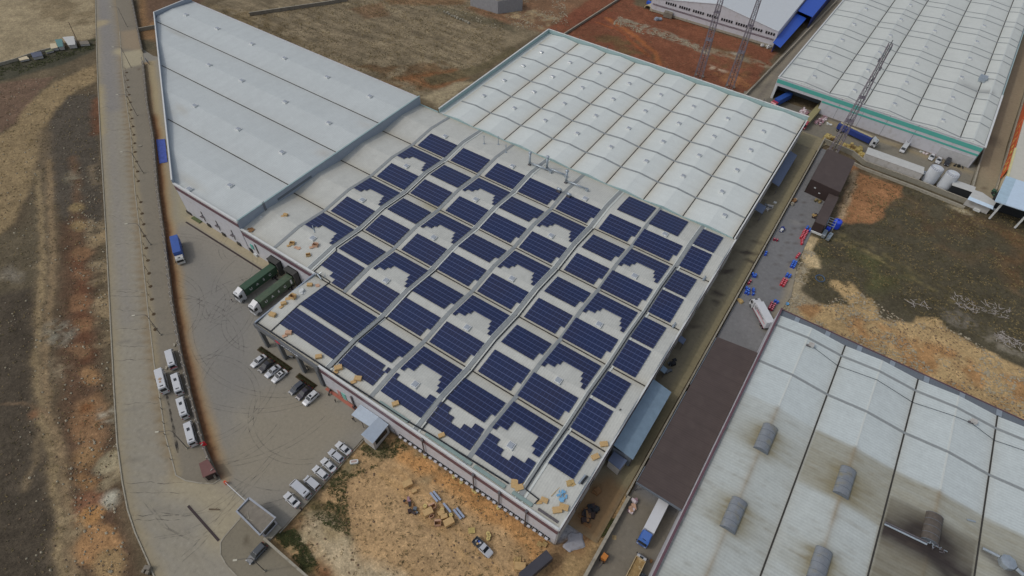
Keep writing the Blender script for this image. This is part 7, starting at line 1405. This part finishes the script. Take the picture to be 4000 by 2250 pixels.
for x, y, l in ((3814,822,'white rectangular tank lying in the eastern field'), (3884,818,'pale square box at the edge of the eastern field near the dark opening')): single('white_box', MB().box(-.8,.8,-.35,.35,0,.6).box(-.7,-.4,-.25,.25,.6,.66), M_trim, l, 'box', (*G(x,y),-.1), -.15)
for k, (x, y, n, l) in enumerate(((3770,1190,46,'pale pile of loose poles on the dark eastern field, left one'), (3900,1220,40,'pale pile of loose poles on the eastern field, middle one'), (3945,1335,60,'largest spread of pale poles near the right edge'), (3590,1195,20,'thin grey poles scattered near the middle of the eastern field'))):
    mb = MB(); s = 2.6 if k != 3 else 2.0
    for i in range(n):
        a = rng.uniform(0,PI); l_ = rng.uniform(.5,1.6); x0, y0 = rng.uniform(-s,s), rng.uniform(-s*.7,s*.7); mb.tube((x0,y0,rng.uniform(.05,.3)), (x0+l_*math.cos(a), y0+l_*math.sin(a), rng.uniform(.05,.35)), .045, None, 4)
    single('pole_pile', mb, mat('weathered_pole', A(146,140,134), .8, noise=.15), l, 'poles', (*G(x,y),-.1), group='pole piles on the eastern field')
heap('pink_stack', 'pink and white wrapped bales stacked beside the end of the brown canopy', 'bales', 92.9, -2.9, 0, 8, 1.1, [M_bag, M_pinkc, M_bag2], (.35,1.2), .8); heap('dark_scrap', 'black sheet and planks dumped in the shade of the warehouse side wall', 'scrap', 87.2, -8.6, 0, 22, 1.3, [M_cable, M_brownw, M_cardd], (.9,1.7), .4)
heap('crate', 'brown wooden crate by the warehouse wall near the south corner', 'crate', 86.4, -4.2, 0, 2, 1.2, [M_cardd], (.2,.2), .4); heap('brown_crate', 'small brown crate by the smoky hall wall at the bottom', 'crate', 99.6, -9.4, 0, 2, .6, [M_cardd], (.1,.1), .25)
heap('tyres_heap', 'heap of dark tyres and pipe against the smoky hall wall at the bottom', 'tyres', 99.5, -13.2, 0, 12, .7, [M_cable, M_lou], (.4,1.2), .5)
single('white_powder', MB().loft([[(1.5*math.cos(a)*r*(1+.25*math.sin(3*a+1)+.12*math.sin(7*a)), 1.9*math.sin(a)*r*(1+.2*math.sin(2*a)+.1*math.cos(5*a)), z) for a in np.linspace(0,2*PI,30,False)] for r, z in ((1,-.15),(.85,.03),(.4,.1),(.05,.12))]), mat('powder', A(128,128,132), .9, noise=.16, stain=(A(96,92,88), .8, .6)), 'low heap of spilled white powder at the south corner of the warehouse', 'powder heap', (87.4,-13.9,0))

# ------------------------------------------------------------------ goods on the sandy ground
k_ = .2071
def S_(a, b): return G(1520+a*k_, 1840+b*k_)
for a, b, s, rz, op, l in ((350,260,1.35,.9,0,'big flattened tan carton at the upper left of the sandy dump'), (480,385,.7,.9,0,'small narrow tan carton right of the big flattened one'), (825,690,.9,.9,1,'brown open carton in the middle of the sandy dump'), (740,790,1.3,.9,0,'widest tan carton in the middle of the dump, left of the open ones'), (805,860,.6,.9,1,'small tipped brown carton beside the widest carton'),
    (985,800,.9,.9,0,'flat tan carton between two cable drums'), (1040,870,.9,.7,0,'bundle of tan board right of the flat carton'), (1130,980,1.35,.9,0,'tallest tan carton casting a long shadow at the lower end'), (920,1000,.9,.5,1,'grey brown open carton left of the tallest carton')):
    x, y = S_(a, b); carton(l, x, y, -.08, s*.85, rz+.2, False, bool(op), M_pinkc if 'brown' in l and op else None, 'cartons dumped on the sandy ground', tall=.75)
heap('rags', 'heap of dark brown sacks on the sand', 'sacks', *S_(370,560), -.1, 6, .8, [M_bag2, M_cable, M_cardd], (.7,.5), .35); heap('rags', 'dark broken board scraps spread on the sand', 'scraps', *S_(450,740), -.1, 6, .8, [M_brownw, M_cardd, M_lou], (.9,.6), .15); flatpile('pale square sheet lying alone on the sand', *S_(1620,1110), -.1, 1, 1.3, M_yel, 'loose_sheet')
for a, b, n, l in ((870,480,2,'upper bundle of galvanised profiles on the sand'), (1095,700,1,'middle single bundle of galvanised profiles on the sand'), (1310,800,2,'lower pair of galvanised profile bundles on the sand')):
    mb = MB()
    for q in range(n): mb.obox((0+(.15*q), (q-.5*(n-1))*.55, .22), (2.1,.36,.4), 0)
    x, y = S_(a, b); single('profile_bundle', mb, mat('galv_bundle', A(140,150,166), .4, metal=.5, noise=.08, corr=('Y', 9), corr_amp=.15), l, 'metal bundle', (x, y, -.1), -.25, group='profile bundles on the sand')
M_cd = mat('drum_wood', A(166,150,98), .8, noise=.1); cdp = None
CD = [S_(680,665), S_(1000,735), S_(1055,830), S_(1165,835), S_(1220,115), S_(1360,212), S_(1590,365), S_(1635,395), S_(1865,1185), S_(1885,1225), S_(1868,1280), G(1946,1984), G(1660,1784)]
CL = ['small cable reel left of the brown open carton', 'cable reel between the cartons and the middle metal bundle', 'cable reel leaning against the bundle of tan board', 'cable reel beside the lower pair of metal bundles', 'upper cable reel standing nearest the long facade path', 'second cable reel along the foot of the long facade', 'left one of the touching pair of reels by the facade', 'right one of the touching pair of reels by the facade', 'top reel of the stack behind the pickup', 'middle reel of the stack behind the pickup', 'bottom reel of the stack behind the pickup', 'cable reel lying by the facade near the third drainpipe', 'cable reel at the foot of the first drainpipe']
for (x, y), l in zip(CD, CL):
    if cdp is None:
        cdp = thing('cable_reel', l, 'cable reel', (x, y, -.08), .3, 'cable reels on the sand'); MB().lathe([(0,.0),(.34,0),(.34,.06),(.18,.07),(.18,.33),(.34,.34),(.34,.4),(.07,.4),(.07,.34),(0,.34)],(0,0,0),16).build('reel', M_cd, cdp); MB().lathe([(.0,.402),(.08,.402),(.08,.41),(0,.41)],(0,0,0),10).build('hub', M_cable, cdp)
    else: dup(cdp, (x, y, -.08), rng.uniform(0,3), l)
def pallet(label, x, y, rz, n=1, s=1.):
    mb = MB()
    for j in range(n):
        for k in range(6): mb.box(-.45*s,.45*s,(-.42+k*.16)*s,(-.42+k*.16+.09)*s,.1+j*.14,.13+j*.14)
        for k in (-1,0,1): mb.box((k*.38-.05)*s,(k*.38+.05)*s,-.45*s,.45*s,.0+j*.14,.1+j*.14)
    single('wooden_pallet', mb, M_wood, label, 'pallet', (x, y, -.1), rz, 'wooden pallets')
pallet('left of two slatted pallets side by side near the south corner', *G(2107,2126), .0, 2, .9); pallet('right of two slatted pallets side by side near the south corner', *G(2127,2127), .0, 2, .9); pallet('open frame crate lid on the soil near the dark trailer', *G(2021,2190), .5, 1, 1.3); carton('wide tan carton at the bottom edge beside the dark trailer', *G(2031,2215), -.1, 1.2, .5, False, False, None, 'cartons by the dark trailer')
pallet('small pallet lying on the yard by the forklift', *G(2399,2100), .4, 1, .8)
t = thing('old_bathtub', 'old white bathtub lying on the weeds at the yard edge', 'bathtub', (*G(1384,1806), -.05), .75); MB().loft([[(x,-w_*1.0,.0),(x,-w_,.45),(x,w_,.45),(x,w_,0)] for x, w_ in ((-.75,.25),(-.6,.36),(.6,.36),(.75,.25))]).build('tub', M_trim, t); MB().box(-.5,.5,-.2,.2,.45,.47).build('basin', mat('basin_shade', A(140,120,112), .6), t)
# top field objects
t = thing('barrel_shelter', 'cream half-round shelter standing on the red soil by the works', 'shelter', (*G(2541,33), -.1), -.25); n = 12; R = []
for x in (-1.6,1.6): R.append([(x, 2.0*math.cos(PI*i/n), 1.7*math.sin(PI*i/n)) for i in range(n+1)]+[(x, 1.8*math.cos(PI*i/n), 1.5*math.sin(PI*i/n)) for i in range(n,-1,-1)])
MB().loft([[(p[1],p[0],p[2]) for p in r_] for r_ in R]).build('shell', mat('cream_shell', A(148,140,112), .7), t)
single('blue_cabin', MB().box(-.8,.8,-.8,.8,0,1.6).box(-.85,.85,-.85,.85,1.6,1.75).box(-.5,.1,-.86,-.8,.3,1.3), M_bt, 'small bright blue cabin beside the cream half-round shelter', 'cabin', (*G(2573,32), -.1), -.2); single('blue_skip', MB().box(-1,1,-.6,.6,0,.9).box(-.8,.8,-.4,.4,.9,.95), M_blue, 'blue skip at the corner of the works on the top edge', 'skip', (*G(2536,14), -.1), -.2)
t = simple_bld('block_hut', 'small grey block hut with flat slab roof on the red soil', 'hut', [G(2593,48,1.8), G(2612,26,1.8), G(2634,32,1.8), G(2627,56,1.8)], 1.7, M_concd, M_concd, .05)
heap('board_pile', 'grey boards piled on the red soil below the hut', 'boards', *G(2576,77), -.1, 6, 1.6, [M_lou, M_blueg], (1.2,.6), .2)
heap('white_rubble', 'white rubble heap at the right end of the works wall', 'rubble', *G(2996,182), -.1, 14, 1.0, [M_trim, M_conc], (1.8,.8), .5); wb0 = None
for i in range(14):
    p = G(1735+i*7.4+rng.uniform(-3,3), 46+i*3.4+rng.uniform(-4,4)); s_ = rng.uniform(.8, 1.3)
    if wb0 is None: wb0 = single('white_block', MB().box(-.35,.35,-.25,.25,0,.4).box(-.2,.3,-.2,.15,.4,.55), M_conc, 'pale block in the loose row on the soil near the concrete building', 'block', (*p,-.12), .3, 'pale blocks near the concrete building')
    else: dup(wb0, (*p,-.12), rng.uniform(0,3), scale=s_)
for a, b, l in ((548,210,'leaning timber pole beside the far left huts'),):
    x, y = G(310,178); single('timber_pole', MB().tube((0,0,0),(-1.5,1.2,7.4),.14,.09,7).box(-.25,.25,-.25,.25,-.1,.2).tube((0.9,.2,0),(-.2,.2,2.6),.06,None,5), M_bark, l, 'pole', (x, y, -.1))
single('log', MB().tube((-.9,0,.15),(.9,.1,.15),.12,.1,7).tube((.1,0,.15),(.5,.4,.3),.05,.03,5), M_bark, 'dark broken branch lying on the entrance road', 'branch', (*G(838,1992), .02), .5)

# ------------------------------------------------------------------ people
def person(label, x, y, z, rz, top, legs, arms, lean=0., skin=A(150,116,96)):
    t = thing('person', label, 'person', (x, y, z), rz, None); s = 1.32/1.75   # 1.75 m tall
    J = {'pelvis':(0,0,.95),'belly':(lean*.25,0,1.12),'chest':(lean*.6,0,1.35),'neck':(lean*.85,0,1.5),'head0':(lean*.95,0,1.58),'head1':(lean,0,1.70)}
    V_ = [J['pelvis'],J['belly'],J['chest'],J['neck'],J['head0'],J['head1']]; E_ = [(0,1),(1,2),(2,3),(3,4),(4,5)]; Rr = [(.14,.17),(.13,.15),(.14,.19),(.06,.06),(.09,.085),(.085,.08)]
    for sgn, (kx, fx) in zip((1,-1), legs):
        b = len(V_); V_ += [(0,sgn*.1,.88),(kx,sgn*.11,.5),(fx,sgn*.11,.07),(fx+.14,sgn*.13,.03)]; E_ += [(0,b),(b,b+1),(b+1,b+2),(b+2,b+3)]; Rr += [(.09,.09),(.065,.065),(.045,.045),(.04,.045)]
    for sgn, ((ex,ez),(hx,hz)) in zip((1,-1), arms):
        b = len(V_); V_ += [(J['chest'][0],sgn*.2,1.43),(ex,sgn*.27,ez),(hx,sgn*.24,hz),(hx+.05,sgn*.23,hz-.08)]; E_ += [(2,b),(b,b+1),(b+1,b+2),(b+2,b+3)]; Rr += [(.06,.06),(.045,.045),(.035,.035),(.03,.04)]
    me = bpy.data.meshes.new('body'); me.from_pydata([tuple(c*s*K*1.0 for c in v) for v in V_], E_, []); o = bpy.data.objects.new('body', me); COL.objects.link(o)
    sk = o.modifiers.new('skin', 'SKIN'); o.modifiers.new('sub', 'SUBSURF').levels = 1; o.modifiers['sub'].render_levels = 1
    for i, r_ in enumerate(Rr): me.skin_vertices[0].data[i].radius = (r_[0]*s*K, r_[1]*s*K); me.skin_vertices[0].data[i].use_root = (i == 0)
    dg = bpy.context.evaluated_depsgraph_get(); m2 = bpy.data.meshes.new_from_object(o.evaluated_get(dg)); bpy.data.objects.remove(o)
    ob_ = bpy.data.objects.new('body', m2); COL.objects.link(ob_); ob_.parent = t; ms = [mat('cloth_'+top[0], top[1], .9), mat('trousers', A(46,46,54), .9), mat('skin', skin, .6), mat('hair', A(36,30,28), .8)]
    m2.materials.clear(); [m2.materials.append(q) for q in ms]
    for f in m2.polygons:
        z_ = f.center.z/(s*K); y_ = abs(f.center.y)/(s*K); f.material_index = 3 if z_ > 1.68 else 2 if (z_ > 1.5 or (y_ > .2 and z_ < .98)) else 0 if z_ > .95 else 1
        f.use_smooth = True
    return t
person('person in dark clothes standing in the yard near the red path', *G(1312,1571), .02, .8, ('dark', A(44,42,46)), ((.06,.0),(-.02,-.06)), (((.02,1.15),(.15,.95)),((-.04,1.15),(.0,.9))))
person('person in black bending over the open boot of the white sedan', 45.9,-36.2, -.05, 3.1, ('black', A(30,30,34)), ((.05,.0),(.05,.0)), (((.3,1.2),(.5,1.0)),((.3,1.2),(.5,1.0))), .3)
person('person in dark jacket beside the lobby canopy at the yard edge', *G(1381,1643), .02, 2.2, ('green', A(46,52,44)), ((.02,.0),(.0,.0)), (((.0,1.15),(.05,.92)),((.0,1.15),(.05,.92))))
person('person in dark shirt standing in front of the left container lorry', -1.5,-12.7, .02, 1.2, ('navy', A(40,40,52)), ((.03,.0),(.0,.02)), (((.0,1.15),(.1,.95)),((.0,1.15),(.05,.92))))
for x, y, l in ((33.0,-16.9,'dark parked motorbike by the pink door at the front wall'), (39.6,-16.8,'dark motorbike leaning at the wall beside the green door'), (25.0,-15.4,'dark motorbike standing inside the porch behind the short hedge'), (20.5,-15.5,'pale scooter standing inside the porch behind the long hedge')):
    t = thing('motorbike', l, 'motorbike', (x, y, .02), rng.uniform(0,3)); 
    for s in (-.5,.5): MB().tube((s,-.04,.24),(s,.04,.24),.24,None,12).build('wheel', M_tyre, t)
    MB().loft([[(x_,-w_,z_-.1),(x_,w_,z_-.1),(x_,w_*.6,z_+.12),(x_,-w_*.6,z_+.12)] for x_, w_, z_ in ((-.6,.06,.55),(-.2,.12,.6),(.2,.14,.58),(.4,.06,.62))]).build('frame', PB if 'dark' in l else PS, t); MB().tube((.42,-.28,.85),(.42,.28,.85),.025,None,5).build('handlebar', M_pipe, t)
# ------------------------------------------------------------------ light, sky, camera
w = bpy.data.worlds.new('World'); scn.world = w; w.use_nodes = True; nt = w.node_tree; bg = nt.nodes['Background']
sky = nt.nodes.new('ShaderNodeTexSky'); sky.sky_type = 'NISHITA'; sky.sun_disc = False; SD = Vector((-.61, -.58, 1.0)).normalized()
sky.sun_elevation = math.asin(SD.z); sky.sun_rotation = math.atan2(SD.x, SD.y); sky.air_density = 1.0; sky.dust_density = 3.0; sky.ozone_density = 1.0
hs = nt.nodes.new('ShaderNodeHueSaturation'); hs.inputs['Saturation'].default_value = .5; nt.links.new(sky.outputs[0], hs.inputs['Color']); nt.links.new(hs.outputs[0], bg.inputs['Color']); bg.inputs['Strength'].default_value = .15
sl = bpy.data.lights.new('sun', 'SUN'); sl.energy = .68; sl.angle = math.radians(1.6); sl.color = (1.0, .95, .88)
so = bpy.data.objects.new('sun', sl); COL.objects.link(so); so.rotation_euler = SD.to_track_quat('Z', 'Y').to_euler()
cd = bpy.data.cameras.new('camera'); cd.sensor_width = 36; cd.sensor_fit = 'HORIZONTAL'; cd.lens = F/4000*36; cd.clip_start = .5; cd.clip_end = 12000
co = bpy.data.objects.new('camera', cd); COL.objects.link(co)
Mx = Matrix([list(RM[i])+[K*CAM[i]] for i in range(3)]+[[0,0,0,1]]); co.matrix_world = Mx; scn.camera = co
scn.render.engine = 'CYCLES'; scn.view_settings.view_transform = 'Standard'; scn.view_settings.look = 'None'; scn.view_settings.exposure = -.44; scn.view_settings.gamma = 1
